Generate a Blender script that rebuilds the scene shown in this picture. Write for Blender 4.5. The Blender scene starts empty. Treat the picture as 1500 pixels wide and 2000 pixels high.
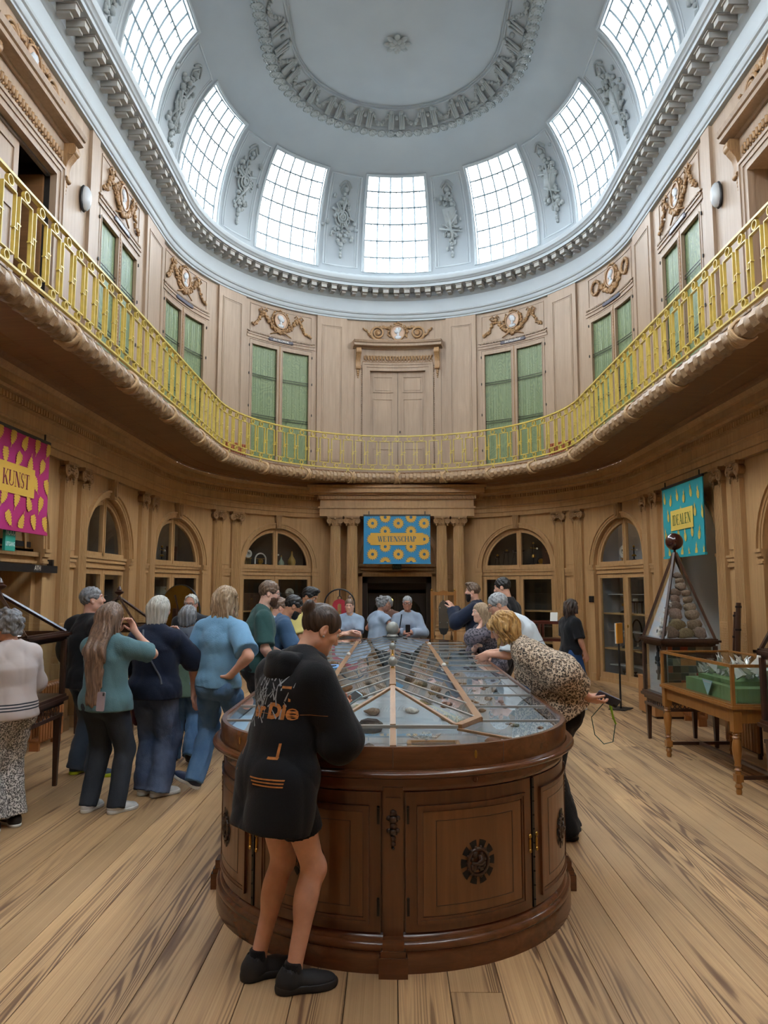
import bpy, bmesh, math, random
import numpy as np
from mathutils import Vector, Matrix, Euler
from mathutils.bvhtree import BVHTree

PI = math.pi
random.seed(7)
np.random.seed(7)
SC = bpy.context.scene
COL = SC.collection

# ------------------------------------------------------------------ camera
cam_d = bpy.data.cameras.new('camera')
cam = bpy.data.objects.new('camera', cam_d)
COL.objects.link(cam)
SC.camera = cam
cam.location = (-0.073, 0.0, 1.70)
cam.rotation_euler = (PI / 2 + math.radians(6.0), 0, 0.011)
cam_d.sensor_fit = 'VERTICAL'
cam_d.sensor_height = 36.0
cam_d.lens = 1444 / 2000 * 36.0
cam_d.clip_start = 0.05
cam_d.clip_end = 100

# ------------------------------------------------------------------ light and exposure
SKY_POWER = 6.0           # bright cloudy daylight, seen through the dome panes
SC.view_settings.view_transform = 'Standard'
SC.view_settings.look = 'None'
SC.view_settings.gamma = 1.0
SC.view_settings.use_curve_mapping = False
SC.view_settings.exposure = 2.2
world = bpy.data.worlds.new('overcast_sky')
SC.world = world
world.use_nodes = True
wt = world.node_tree
wbg = wt.nodes['Background']
wtc = wt.nodes.new('ShaderNodeTexCoord')
wsx = wt.nodes.new('ShaderNodeSeparateXYZ')
wt.links.new(wtc.outputs['Generated'], wsx.inputs[0])
wno = wt.nodes.new('ShaderNodeTexNoise')              # broken cloud with a little blue showing
wno.inputs['Scale'].default_value = 2.6
wno.inputs['Detail'].default_value = 4
wt.links.new(wtc.outputs['Generated'], wno.inputs['Vector'])
wcl = wt.nodes.new('ShaderNodeValToRGB')
for el, (p_, c_) in zip(wcl.color_ramp.elements, ((0.36, (0.50, 0.72, 1.0, 1)), (0.47, (0.93, 0.97, 1.0, 1)))):
 el.position, el.color = p_, c_
wt.links.new(wno.outputs['Fac'], wcl.inputs[0])
wgr = wt.nodes.new('ShaderNodeValToRGB')              # roofs and streets below the horizon
for el, (p_, c_) in zip(wgr.color_ramp.elements, ((0.48, (0.16, 0.16, 0.155, 1)), (0.53, (1, 1, 1, 1)))):
 el.position, el.color = p_, c_
wma = wt.nodes.new('ShaderNodeMapRange')
wma.inputs['From Min'].default_value = -1.0
wt.links.new(wsx.outputs['Z'], wma.inputs['Value'])
wt.links.new(wma.outputs[0], wgr.inputs[0])
wmx = wt.nodes.new('ShaderNodeMix')
wmx.data_type, wmx.blend_type = 'RGBA', 'MULTIPLY'
wmx.inputs['Factor'].default_value = 1.0
wt.links.new(wcl.outputs[0], wmx.inputs['A'])
wt.links.new(wgr.outputs[0], wmx.inputs['B'])
wt.links.new(wmx.outputs['Result'], wbg.inputs[0])
wbg.inputs[1].default_value = SKY_POWER
SC.cycles.use_denoising = True
SC.cycles.max_bounces = 12
SC.cycles.diffuse_bounces = 7
SC.cycles.transparent_max_bounces = 24
SC.cycles.sample_clamp_indirect = 6.0

# ------------------------------------------------------------------ room dimensions (metres)
R, XC, YC, Y0 = 4.17, 0.03, 12.4, 7.70        # end radius, axis, centre of the far round end, middle of the hall
LA = R * PI / 2                                # a quarter of a round end
LS = 2 * (YC - Y0)                             # straight part of a side
SMAX = 2 * LA + LS
BAYS = [0.0, 2.75, 5.52, 8.42, 11.25]
PAIRS = [4.05, 6.85, 9.66]
ZG, ZC = 4.15, 7.90                            # gallery floor, underside of the white cornice


def P(s, o=0.0, z=0.0):
 """a point on the hall's wall line: s metres along it from the far end's middle (+ to the right), o metres into the room"""
 r = R - o
 a, g = abs(s), (1 if s >= 0 else -1)
 if a <= LA:
  return Vector((XC + r * math.sin(s / R), YC + r * math.cos(s / R), z))
 if a <= LA + LS:
  return Vector((XC + g * r, YC - (a - LA), z))
 t = (a - LA - LS) / R
 return Vector((XC + g * r * math.cos(t), YC - LS - r * math.sin(t), z))


def heading(s):
 """angle about z that turns local +Y into the room at s (local x runs along the wall)"""
 n = P(s, 1.0) - P(s, 0.0)
 return math.atan2(-n.x, n.y)


def lin(h):
 if isinstance(h, str):
  h = h.lstrip('#')
  c = [int(h[i:i + 2], 16) / 255 for i in (0, 2, 4)]
 else:
  c = list(h)
 return tuple((x / 12.92 if x <= 0.04045 else ((x + 0.055) / 1.055) ** 2.4) for x in c) + (1.0,)


# ------------------------------------------------------------------ materials
MATS = {}


def nt(name):
 m = bpy.data.materials.new(name)
 m.use_nodes = True
 t = m.node_tree
 t.nodes.clear()
 out = t.nodes.new('ShaderNodeOutputMaterial')
 MATS[name] = m
 return m, t, out


def N(t, kind, **kw):
 n = t.nodes.new('ShaderNode' + kind)
 for k, v in kw.items():
  if k.startswith('i_'):
   n.inputs[k[2:].replace('_', ' ')].default_value = v
  else:
   setattr(n, k, v)
 return n


def coords(t, scale=(1, 1, 1), rnd=False):
 tc = N(t, 'TexCoord')
 mp = N(t, 'Mapping')
 mp.inputs['Scale'].default_value = scale
 src = tc.outputs['Object']
 if rnd:
  oi = N(t, 'ObjectInfo')
  mul = N(t, 'Math', operation='MULTIPLY')
  mul.inputs[1].default_value = 37.0
  t.links.new(oi.outputs['Random'], mul.inputs[0])
  cx = N(t, 'CombineXYZ')
  for i in range(3):
   t.links.new(mul.outputs[0], cx.inputs[i])
  t.links.new(cx.outputs[0], mp.inputs['Location'])
 t.links.new(src, mp.inputs['Vector'])
 return mp.outputs['Vector']


def ramp(t, stops):
 r = N(t, 'ValToRGB')
 e = r.color_ramp.elements
 while len(e) < len(stops):
  e.new(0.5)
 for el, (p, c) in zip(e, stops):
  el.position = p
  el.color = c if len(c) == 4 else tuple(c) + (1,)
 return r


def sh(c, k):
 return tuple(min(1, x * k) for x in c[:3]) + (1,)


def mk(name, col, rough=0.6, metal=0.0, var=0.12, scale=6.0, stretch=(1, 1, 1), bump=0.0, bscale=None, col2=None, spec=0.5, rnd=False, detail=4, coat=0.0, sheen=0.0, dist=0.0):
 """principled surface whose colour varies with a noise"""
 if name in MATS:
  return MATS[name]
 m, t, out = nt(name)
 b = N(t, 'BsdfPrincipled')
 c = lin(col)
 c2 = lin(col2) if col2 else None
 v = coords(t, stretch, rnd)
 no = N(t, 'TexNoise')
 no.inputs['Scale'].default_value = scale
 no.inputs['Detail'].default_value = detail
 no.inputs['Distortion'].default_value = dist
 t.links.new(v, no.inputs['Vector'])
 rp = ramp(t, [(0.3, sh(c, 1 - var)), (0.7, c2 or sh(c, 1 + var))])
 t.links.new(no.outputs['Fac'], rp.inputs[0])
 t.links.new(rp.outputs[0], b.inputs['Base Color'])
 b.inputs['Roughness'].default_value = rough
 b.inputs['Metallic'].default_value = metal
 b.inputs['Specular IOR Level'].default_value = spec
 b.inputs['Coat Weight'].default_value = coat
 b.inputs['Sheen Weight'].default_value = sheen
 if bump:
  n2 = no
  if bscale:
   n2 = N(t, 'TexNoise')
   n2.inputs['Scale'].default_value = bscale
   n2.inputs['Detail'].default_value = 3
   t.links.new(v, n2.inputs['Vector'])
  bp = N(t, 'Bump')
  bp.inputs['Strength'].default_value = bump
  bp.inputs['Distance'].default_value = 0.02
  t.links.new(n2.outputs['Fac'], bp.inputs['Height'])
  t.links.new(bp.outputs[0], b.inputs['Normal'])
 t.links.new(b.outputs[0], out.inputs[0])
 return m


def wood(name, light, dark, rough=0.45, axis=2, scale=1.0, rnd=False, coat=0.0, rings=0.35):
 """grained wood: long fibres along an axis plus broad figure"""
 if name in MATS:
  return MATS[name]
 m, t, out = nt(name)
 b = N(t, 'BsdfPrincipled')
 st = [14.0 * scale] * 3
 st[axis] = 0.9 * scale
 v = coords(t, st, rnd)
 n1 = N(t, 'TexNoise')
 n1.inputs['Scale'].default_value = 1.6
 n1.inputs['Detail'].default_value = 6
 n1.inputs['Roughness'].default_value = 0.65
 n1.inputs['Distortion'].default_value = 0.6
 t.links.new(v, n1.inputs['Vector'])
 st2 = [2.2 * scale] * 3
 st2[axis] = 0.35 * scale
 v2 = coords(t, st2, rnd)
 n2 = N(t, 'TexNoise')
 n2.inputs['Scale'].default_value = 1.0
 n2.inputs['Detail'].default_value = 2
 t.links.new(v2, n2.inputs['Vector'])
 mx = N(t, 'Mix', data_type='FLOAT')
 mx.inputs[0].default_value = rings
 t.links.new(n1.outputs['Fac'], mx.inputs[2])
 t.links.new(n2.outputs['Fac'], mx.inputs[3])
 rp = ramp(t, [(0.28, lin(dark)), (0.68, lin(light))])
 t.links.new(mx.outputs[0], rp.inputs[0])
 t.links.new(rp.outputs[0], b.inputs['Base Color'])
 b.inputs['Roughness'].default_value = rough
 b.inputs['Coat Weight'].default_value = coat
 b.inputs['Coat Roughness'].default_value = 0.15
 bp = N(t, 'Bump')
 bp.inputs['Strength'].default_value = 0.12
 bp.inputs['Distance'].default_value = 0.01
 t.links.new(n1.outputs['Fac'], bp.inputs['Height'])
 t.links.new(bp.outputs[0], b.inputs['Normal'])
 t.links.new(b.outputs[0], out.inputs[0])
 return m


def plank_mat():
 m, t, out = nt('pine_plank')
 b = N(t, 'BsdfPrincipled')
 v = coords(t, (1.7, 1.5, 1.0), True)
 warp = N(t, 'TexNoise')
 warp.inputs['Scale'].default_value = 1.2
 warp.inputs['Detail'].default_value = 1.2
 warp.inputs['Roughness'].default_value = 0.35
 t.links.new(v, warp.inputs['Vector'])
 jag = N(t, 'TexNoise')
 jag.inputs['Scale'].default_value = 1.0
 jag.inputs['Detail'].default_value = 3
 t.links.new(coords(t, (12.0, 18.0, 1.0), True), jag.inputs['Vector'])
 jm = N(t, 'Math', operation='MULTIPLY_ADD')
 jm.inputs[1].default_value = 0.018
 t.links.new(jag.outputs['Fac'], jm.inputs[0])
 t.links.new(warp.outputs['Fac'], jm.inputs[2])
 mul = N(t, 'Math', operation='MULTIPLY')
 mul.inputs[1].default_value = 16.0
 t.links.new(jm.outputs[0], mul.inputs[0])
 fr = N(t, 'Math', operation='PINGPONG')
 fr.inputs[1].default_value = 0.5
 t.links.new(mul.outputs[0], fr.inputs[0])
 rings = ramp(t, [(0.0, (1, 1, 1)), (0.14, (0.9, 0.9, 0.9)), (0.30, (0.12, 0.12, 0.12)), (0.6, (0, 0, 0))])
 t.links.new(fr.outputs[0], rings.inputs[0])
 # only some regions of a plank show strong figure
 v2 = coords(t, (1.3, 1.3, 1.0), True)
 reg = N(t, 'TexNoise')
 reg.inputs['Scale'].default_value = 1.1
 reg.inputs['Detail'].default_value = 2
 t.links.new(v2, reg.inputs['Vector'])
 rr = ramp(t, [(0.47, (0.05, 0.05, 0.05)), (0.60, (1, 1, 1))])
 t.links.new(reg.outputs['Fac'], rr.inputs[0])
 v3 = coords(t, (70.0, 1.6, 1.0), True)
 fib = N(t, 'TexNoise')
 fib.inputs['Scale'].default_value = 1.0
 fib.inputs['Detail'].default_value = 5
 t.links.new(v3, fib.inputs['Vector'])
 base = ramp(t, [(0.30, lin('ae8859')), (0.52, lin('c19b6c')), (0.75, lin('cfab7b'))])
 t.links.new(fib.outputs['Fac'], base.inputs[0])
 oi = N(t, 'ObjectInfo')
 hv = N(t, 'HueSaturation')
 vr = N(t, 'MapRange')
 vr.inputs['To Min'].default_value = 0.80
 vr.inputs['To Max'].default_value = 1.12
 t.links.new(oi.outputs['Random'], vr.inputs['Value'])
 t.links.new(vr.outputs[0], hv.inputs['Value'])
 hv.inputs['Saturation'].default_value = 0.95
 t.links.new(base.outputs[0], hv.inputs['Color'])
 fac = N(t, 'Math', operation='MULTIPLY')
 t.links.new(rings.outputs[0], fac.inputs[0])
 t.links.new(rr.outputs[0], fac.inputs[1])
 f2 = N(t, 'Math', operation='MULTIPLY')
 f2.inputs[1].default_value = 0.9
 t.links.new(fac.outputs[0], f2.inputs[0])
 mx = N(t, 'Mix', data_type='RGBA')
 t.links.new(f2.outputs[0], mx.inputs['Factor'])
 t.links.new(hv.outputs[0], mx.inputs['A'])
 mx.inputs['B'].default_value = lin('5c3b25')
 # the floor's worn and scuffed areas
 tc = N(t, 'NewGeometry')
 wn = N(t, 'TexNoise')
 wn.inputs['Scale'].default_value = 0.9
 wn.inputs['Detail'].default_value = 5
 t.links.new(tc.outputs['Position'], wn.inputs['Vector'])
 wr = ramp(t, [(0.35, (0.84, 0.83, 0.82)), (0.65, (1.08, 1.06, 1.03))])
 t.links.new(wn.outputs['Fac'], wr.inputs[0])
 m2 = N(t, 'Mix', data_type='RGBA', blend_type='MULTIPLY')
 m2.inputs['Factor'].default_value = 1.0
 t.links.new(mx.outputs['Result'], m2.inputs['A'])
 t.links.new(wr.outputs[0], m2.inputs['B'])
 t.links.new(m2.outputs['Result'], b.inputs['Base Color'])
 b.inputs['Roughness'].default_value = 0.55
 bp = N(t, 'Bump')
 bp.inputs['Strength'].default_value = 0.2
 bp.inputs['Distance'].default_value = 0.004
 t.links.new(f2.outputs[0], bp.inputs['Height'])
 t.links.new(bp.outputs[0], b.inputs['Normal'])
 t.links.new(b.outputs[0], out.inputs[0])
 return m


def glass_mat(name, tint=(1, 1, 1), gloss=1.0, rough=0.0):
 """thin sheet glass: see-through with mirror-like reflections that grow towards grazing angles"""
 m, t, out = nt(name)
 tr = N(t, 'BsdfTransparent')
 tr.inputs[0].default_value = tuple(tint) + (1,)
 gl = N(t, 'BsdfGlossy')
 gl.inputs['Roughness'].default_value = rough
 lw = N(t, 'LayerWeight')
 lw.inputs['Blend'].default_value = 0.5
 pw = N(t, 'Math', operation='POWER')
 pw.inputs[1].default_value = 5.0
 t.links.new(lw.outputs['Facing'], pw.inputs[0])
 mu = N(t, 'Math', operation='MULTIPLY_ADD')
 mu.inputs[1].default_value = 0.9 * gloss
 mu.inputs[2].default_value = 0.045 * gloss
 mu.use_clamp = True
 t.links.new(pw.outputs[0], mu.inputs[0])
 mx = N(t, 'MixShader')
 t.links.new(mu.outputs[0], mx.inputs[0])
 t.links.new(tr.outputs[0], mx.inputs[1])
 t.links.new(gl.outputs[0], mx.inputs[2])
 t.links.new(mx.outputs[0], out.inputs[0])
 return m


def glow(name, col, power):
 m, t, out = nt(name)
 e = N(t, 'Emission')
 e.inputs[0].default_value = lin(col)
 e.inputs[1].default_value = power
 t.links.new(e.outputs[0], out.inputs[0])
 return m


OAK = wood('oak_panelling', 'bf9a6c', '9a764c', 0.5, 2)
OAKC = wood('oak_carving', 'b08a5e', '6e4f33', 0.5, 2, 3.0)
OAKP = wood('daylit_oak', 'a68e77', '87705b', 0.5, 2)  # same oak as the lower walls, with the gallery's daylight put into its colour
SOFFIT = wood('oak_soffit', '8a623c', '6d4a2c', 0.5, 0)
MAHOG = wood('polished_mahogany', '6e4429', '472816', 0.30, 2, 1.0, coat=0.35)
MAHOGH = wood('mahogany_moulding', '6b3f25', '442413', 0.26, 0, 1.0, coat=0.4)
MAHOGL = wood('mahogany_panel', '7e5230', '57351d', 0.32, 2, 0.7, coat=0.3)
DARKW = wood('dark_stained_wood', '4a2f22', '2e1b13', 0.35, 2, 1.5, coat=0.2)
GOLDW = wood('honey_wood', 'a06c34', '7a4c20', 0.35, 2, 1.5, coat=0.2)
BEAMW = wood('glazing_oak', '9a7148', '704b2a', 0.4, 1, 1.5)
BLACK = mk('black_metal', '17181b', 0.45, 0.0, 0.2)
PLASTER = mk('white_plaster', '959ca0', 0.75, 0, 0.03, 2.0)
PLASTERB = mk('white_cornice_paint', 'a6adb1', 0.7, 0, 0.03, 2.0)
RELIEF = mk('plaster_relief', '8f9494', 0.8, 0, 0.06, 9.0)  # darker than the plain plaster; some of the reliefs' shade is in this colour
GILT = mk('yellow_gilt_paint', 'c8b258', 0.38, 0.0, 0.12, 12.0)
MUNT = mk('grey_glazing_bar', '6f7d84', 0.5, 0.1, 0.1)
CARRARA = mk('white_marble_relief', 'b9bdc2', 0.5, 0, 0.06, 20)
CURTAIN = None
GLASS = glass_mat('cabinet_glass', (0.92, 0.94, 0.93), 0.9)
GLASSC = glass_mat('case_glass', (0.93, 0.96, 0.97), 1.25)
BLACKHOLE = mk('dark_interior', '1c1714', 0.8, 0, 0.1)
BRASS = mk('aged_brass', 'a5803c', 0.3, 0.9, 0.15, 15)
STEEL = mk('brushed_steel', 'a9adb0', 0.3, 0.9, 0.08, 20)
PANE = glass_mat('dome_glass', (0.97, 0.985, 0.98), 1.0)


def curtain_mat():
 m, t, out = nt('green_moire_silk')
 b = N(t, 'BsdfPrincipled')
 v = coords(t, (1.6, 1.6, 0.8), True)
 n1 = N(t, 'TexNoise')
 n1.inputs['Scale'].default_value = 1.4
 n1.inputs['Detail'].default_value = 1.0
 n1.inputs['Distortion'].default_value = 1.3
 t.links.new(v, n1.inputs['Vector'])
 mu = N(t, 'Math', operation='MULTIPLY')
 mu.inputs[1].default_value = 26
 t.links.new(n1.outputs['Fac'], mu.inputs[0])
 pp = N(t, 'Math', operation='PINGPONG')
 pp.inputs[1].default_value = 0.5
 t.links.new(mu.outputs[0], pp.inputs[0])
 rp = ramp(t, [(0.0, lin('5a6b4b')), (0.5, lin('76855c'))])
 t.links.new(pp.outputs[0], rp.inputs[0])
 t.links.new(rp.outputs[0], b.inputs['Base Color'])
 b.inputs['Roughness'].default_value = 0.45
 t.links.new(b.outputs[0], out.inputs[0])
 return m


CURTAIN = curtain_mat()


# ------------------------------------------------------------------ mesh builder
class MB:
 def __init__(self):
  self.v, self.f, self.m = [], [], []

 def add(self, verts, faces, mi=0, M=None):
  k = len(self.v)
  if M is not None:
   verts = [M @ Vector(p) for p in verts]
  self.v.extend(tuple(p) for p in verts)
  self.f.extend(tuple(i + k for i in f) for f in faces)
  self.m.extend([mi] * len(faces))
  return self

 def box(self, x0, x1, y0, y1, z0, z1, mi=0, nx=1, M=None):
  vs, fs = [], []
  for i in range(nx + 1):
   x = x0 + (x1 - x0) * i / nx
   vs += [(x, y0, z0), (x, y1, z0), (x, y1, z1), (x, y0, z1)]
  for i in range(nx):
   a = 4 * i
   for j in range(4):
    k = (j + 1) % 4
    fs.append((a + j, a + k, a + 4 + k, a + 4 + j))
  fs.append((3, 2, 1, 0))
  a = 4 * nx
  fs.append((a, a + 1, a + 2, a + 3))
  return self.add(vs, fs, mi, M)

 def wbox(self, s0, s1, o0, o1, z0, z1, mi=0, step=0.16):
  return self.box(s0, s1, o0, o1, z0, z1, mi, max(1, int(math.ceil((s1 - s0) / step))))

 def extrude(self, poly, a0, a1, axis=1, mi=0, cap=True, M=None):
  """poly: closed outline in the two other axes (in x,y,z order); extruded along axis"""
  n = len(poly)
  oth = [i for i in range(3) if i != axis]
  vs = []
  for a in (a0, a1):
   for p in poly:
    q = [0, 0, 0]
    q[axis] = a
    q[oth[0]], q[oth[1]] = p
    vs.append(q)
  fs = [(i, (i + 1) % n, n + (i + 1) % n, n + i) for i in range(n)]
  if cap:
   fs += [tuple(range(n))[::-1], tuple(range(n, 2 * n))]
  return self.add(vs, fs, mi, M)

 def sweep(self, prof, s0, s1, step=0.2, mi=0, closed=False):
  """profile of (o, z) run along s"""
  ns = max(1, int(math.ceil((s1 - s0) / step)))
  n = len(prof)
  vs = [(s0 + (s1 - s0) * i / ns, o, z) for i in range(ns + 1) for o, z in prof]
  fs = []
  for i in range(ns):
   for j in range(n if closed else n - 1):
    k = (j + 1) % n
    fs.append((i * n + j, i * n + k, (i + 1) * n + k, (i + 1) * n + j))
  return self.add(vs, fs, mi)

 def lathe(self, prof, c=(0, 0, 0), n=24, mi=0, M=None, a0=0.0, a1=2 * PI):
  """profile of (r, z) turned about z"""
  full = abs(a1 - a0 - 2 * PI) < 1e-6
  m = n if full else n + 1
  vs = [(c[0] + r * math.cos(a0 + (a1 - a0) * i / n), c[1] + r * math.sin(a0 + (a1 - a0) * i / n), c[2] + z) for i in range(m) for r, z in prof]
  p = len(prof)
  fs = []
  for i in range(n):
   k = (i + 1) % m
   for j in range(p - 1):
    fs.append((i * p + j, k * p + j, k * p + j + 1, i * p + j + 1))
  return self.add(vs, fs, mi, M)

 def tube(self, pts, r, n=8, mi=0, M=None, cap=True, closed=False):
  pts = [Vector(p) for p in pts]
  m = len(pts)
  rs = r if isinstance(r, (list, tuple)) else [r] * m
  up = None
  vs = []
  for i, p in enumerate(pts):
   if closed:
    t = pts[(i + 1) % m] - pts[i - 1]
   else:
    t = pts[min(i + 1, m - 1)] - pts[max(i - 1, 0)]
   if t.length < 1e-9:
    t = Vector((0, 0, 1))
   t.normalize()
   if up is None:
    up = Vector((0, 0, 1)) if abs(t.z) < 0.9 else Vector((1, 0, 0))
   a = t.cross(up)
   if a.length < 1e-6:
    a = t.cross(Vector((0, 1, 0)))
   a.normalize()
   b = a.cross(t)
   up = b
   for j in range(n):
    w = 2 * PI * j / n
    vs.append(p + (a * math.cos(w) + b * math.sin(w)) * rs[i])
  fs = []
  for i in range(m if closed else m - 1):
   k = (i + 1) % m
   for j in range(n):
    l = (j + 1) % n
    fs.append((i * n + j, i * n + l, k * n + l, k * n + j))
  if cap and not closed:
   fs += [tuple(range(n))[::-1], tuple((m - 1) * n + j for j in range(n))]
  return self.add(vs, fs, mi, M)

 def ball(self, c, r, n=8, mi=0, M=None, jit=0.0):
  """ellipsoid; r a number or three"""
  r = r if isinstance(r, (list, tuple)) else (r, r, r)
  h = max(3, n // 2)
  vs = [(c[0], c[1], c[2] - r[2])]
  for i in range(1, h):
   th = PI * i / h
   for j in range(n):
    w = 2 * PI * j / n
    k = 1 + (random.uniform(-jit, jit) if jit else 0)
    vs.append((c[0] + r[0] * math.sin(th) * math.cos(w) * k, c[1] + r[1] * math.sin(th) * math.sin(w) * k, c[2] - r[2] * math.cos(th) * k))
  vs.append((c[0], c[1], c[2] + r[2]))
  fs = [(0, 1 + (j + 1) % n, 1 + j) for j in range(n)]
  for i in range(h - 2):
   for j in range(n):
    k = (j + 1) % n
    fs.append((1 + i * n + j, 1 + i * n + k, 1 + (i + 1) * n + k, 1 + (i + 1) * n + j))
  e = len(vs) - 1
  b = 1 + (h - 2) * n
  fs += [(b + j, b + (j + 1) % n, e) for j in range(n)]
  return self.add(vs, fs, mi, M)

 def mesh(self, name, mats, bend=False, off=None, smooth=None, weld=False):
  me = bpy.data.meshes.new(name)
  v = self.v
  if bend:
   v = [(bend if callable(bend) else P)(*p) for p in v]
  if off is not None:
   v = [Vector(p) - off for p in v]
  me.from_pydata([tuple(p) for p in v], [], self.f)
  mats = mats if isinstance(mats, (list, tuple)) else [mats]
  for m in mats:
   me.materials.append(m)
  if len(mats) > 1:
   me.polygons.foreach_set('material_index', self.m)
  bm = bmesh.new()
  bm.from_mesh(me)
  if weld:
   bmesh.ops.remove_doubles(bm, verts=bm.verts, dist=1e-5)
  bmesh.ops.recalc_face_normals(bm, faces=bm.faces)
  if smooth:
   ca = math.cos(math.radians(smooth))
   for f in bm.faces:
    f.smooth = True
   for e in bm.edges:
    if len(e.link_faces) == 2 and e.link_faces[0].normal.dot(e.link_faces[1].normal) < ca:
     e.smooth = False
  bm.to_mesh(me)
  bm.free()
  return me

 def build(self, name, mats, parent=None, bend=False, smooth=None, weld=False, loc=None, rotz=0.0):
  off = None
  if bend and parent is not None:
   off = wloc(parent)
  me = self.mesh(name, mats, bend, off, smooth, weld)
  return link(name, me, parent, loc, rotz)


def wloc(o):
 v = Vector(o.location)
 while o.parent is not None:
  o = o.parent
  v += Vector(o.location)
 return v


def link(name, me, parent=None, loc=None, rotz=0.0):
 o = bpy.data.objects.new(name, me)
 COL.objects.link(o)
 if parent is not None:
  o.parent = parent
 if loc is not None:
  o.location = loc
 if rotz:
  o.rotation_euler = (0, 0, rotz)
 return o


def thing(name, label, cat, loc=(0, 0, 0), rotz=0.0, group=None):
 o = link(name, None, None, loc, rotz)
 o.empty_display_size = 0.1
 return tag(o, label, cat, group)


def tag(o, label, cat, group=None):
 o['label'] = label
 o['category'] = cat
 if group:
  o['group'] = group
 return o


def struct(o):
 o['kind'] = 'structure'
 return o


def stuff(o):
 o['kind'] = 'stuff'
 return o


def copy_tree(o, parent=None):
 c = o.copy()
 COL.objects.link(c)
 c.parent = parent
 for ch in o.children:
  copy_tree(ch, c)
 return c


def text_mesh(txt, size, depth=0.0, bold=0.0):
 cu = bpy.data.curves.new('text', 'FONT')
 cu.body = txt
 cu.size = size
 cu.extrude = depth
 cu.offset = bold
 cu.align_x = 'CENTER'
 cu.align_y = 'CENTER'
 cu.resolution_u = 3
 o = bpy.data.objects.new('text', cu)
 COL.objects.link(o)
 dg = bpy.context.evaluated_depsgraph_get()
 me = bpy.data.meshes.new_from_object(o.evaluated_get(dg))
 bpy.data.objects.remove(o)
 vs = [tuple(v.co) for v in me.vertices]
 fs = [tuple(p.vertices) for p in me.polygons]
 bpy.data.meshes.remove(me)
 return vs, fs


# ================================================================== SHELL
# ------------------------------------------------------------------ floor
fb = MB()
fb.box(-5.6, 5.6, -2.0, 18.6, -0.12, -0.022)
floor = struct(fb.build('floor', DARKW))
PLANKM = plank_mat()
pm = MB()
pm.extrude([(-0.5, 0), (0.5, 0), (0.5, 0.96), (0.487, 1.0), (-0.487, 1.0), (-0.5, 0.96)], -0.5, 0.5, 1)
plank_me = pm.mesh('plank', PLANKM)
PW = 0.222
rnd = random.Random(3)
for i in range(-23, 24):
 x = i * PW + 0.06
 y = -1.9 - rnd.uniform(0, 3.0)
 w = PW - 0.004
 while y < 18.4:
  ln = rnd.uniform(4.6, 7.0)
  if abs(x) < 5.5:
   p = link('plank', plank_me, floor, (x, y + ln / 2, -0.022))
   p.scale = (w, ln - 0.003, 0.022)
  y += ln

# ------------------------------------------------------------------ lower wall
ZS, ZT = 2.17, 3.27      # arch springing, underside of the entablature
HW = 0.84                # half width of an arched opening


def arch_wall(mb, s0, s1, sc, depth, zt=ZT, hw=HW, zs=ZS, z0=0.0, n=18):
 """wall between s0 and s1 with an arched opening centred on sc, with its reveal"""
 mb.wbox(s0, sc - hw, -0.12, 0, z0, zt)
 mb.wbox(sc + hw, s1, -0.12, 0, z0, zt)
 for i in range(n):
  a, b = PI * i / n, PI * (i + 1) / n
  sa, za = sc - hw * math.cos(a), zs + hw * math.sin(a)
  sb, zb = sc - hw * math.cos(b), zs + hw * math.sin(b)
  mb.add([(sa, 0, za), (sb, 0, zb), (sb, 0, zt), (sa, 0, zt)], [(0, 1, 2, 3)])
  mb.add([(sa, 0, za), (sb, 0, zb), (sb, -depth, zb), (sa, -depth, za)], [(0, 1, 2, 3)])
 for g in (-1, 1):
  mb.add([(sc + g * hw, -0.12, z0), (sc + g * hw, -0.12, zs), (sc + g * hw, -depth, zs), (sc + g * hw, -depth, z0)], [(0, 1, 2, 3)])


def archivolt(mb, sc, r0, r1, o0, o1, zs=ZS, n=20, mi=0):
 for i in range(n):
  a, b = PI * i / n, PI * (i + 1) / n
  vs = []
  for t in (a, b):
   for r, o in ((r0, o0), (r0, o1), (r1, o1), (r1, o0)):
    vs.append((sc - r * math.cos(t), o, zs + r * math.sin(t)))
  mb.add(vs, [(0, 1, 5, 4), (1, 2, 6, 5), (2, 3, 7, 6)], mi)


def molding(mb, s0, s1, z, steps):
 """steps: (height, projection) from z upward"""
 for h, o in steps:
  mb.wbox(s0, s1, -0.01, o, z, z + h)
  z += h
 return z


def side(k):
 return 'far' if abs(k) <= 1 else ('left' if k < 0 else 'right')


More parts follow.
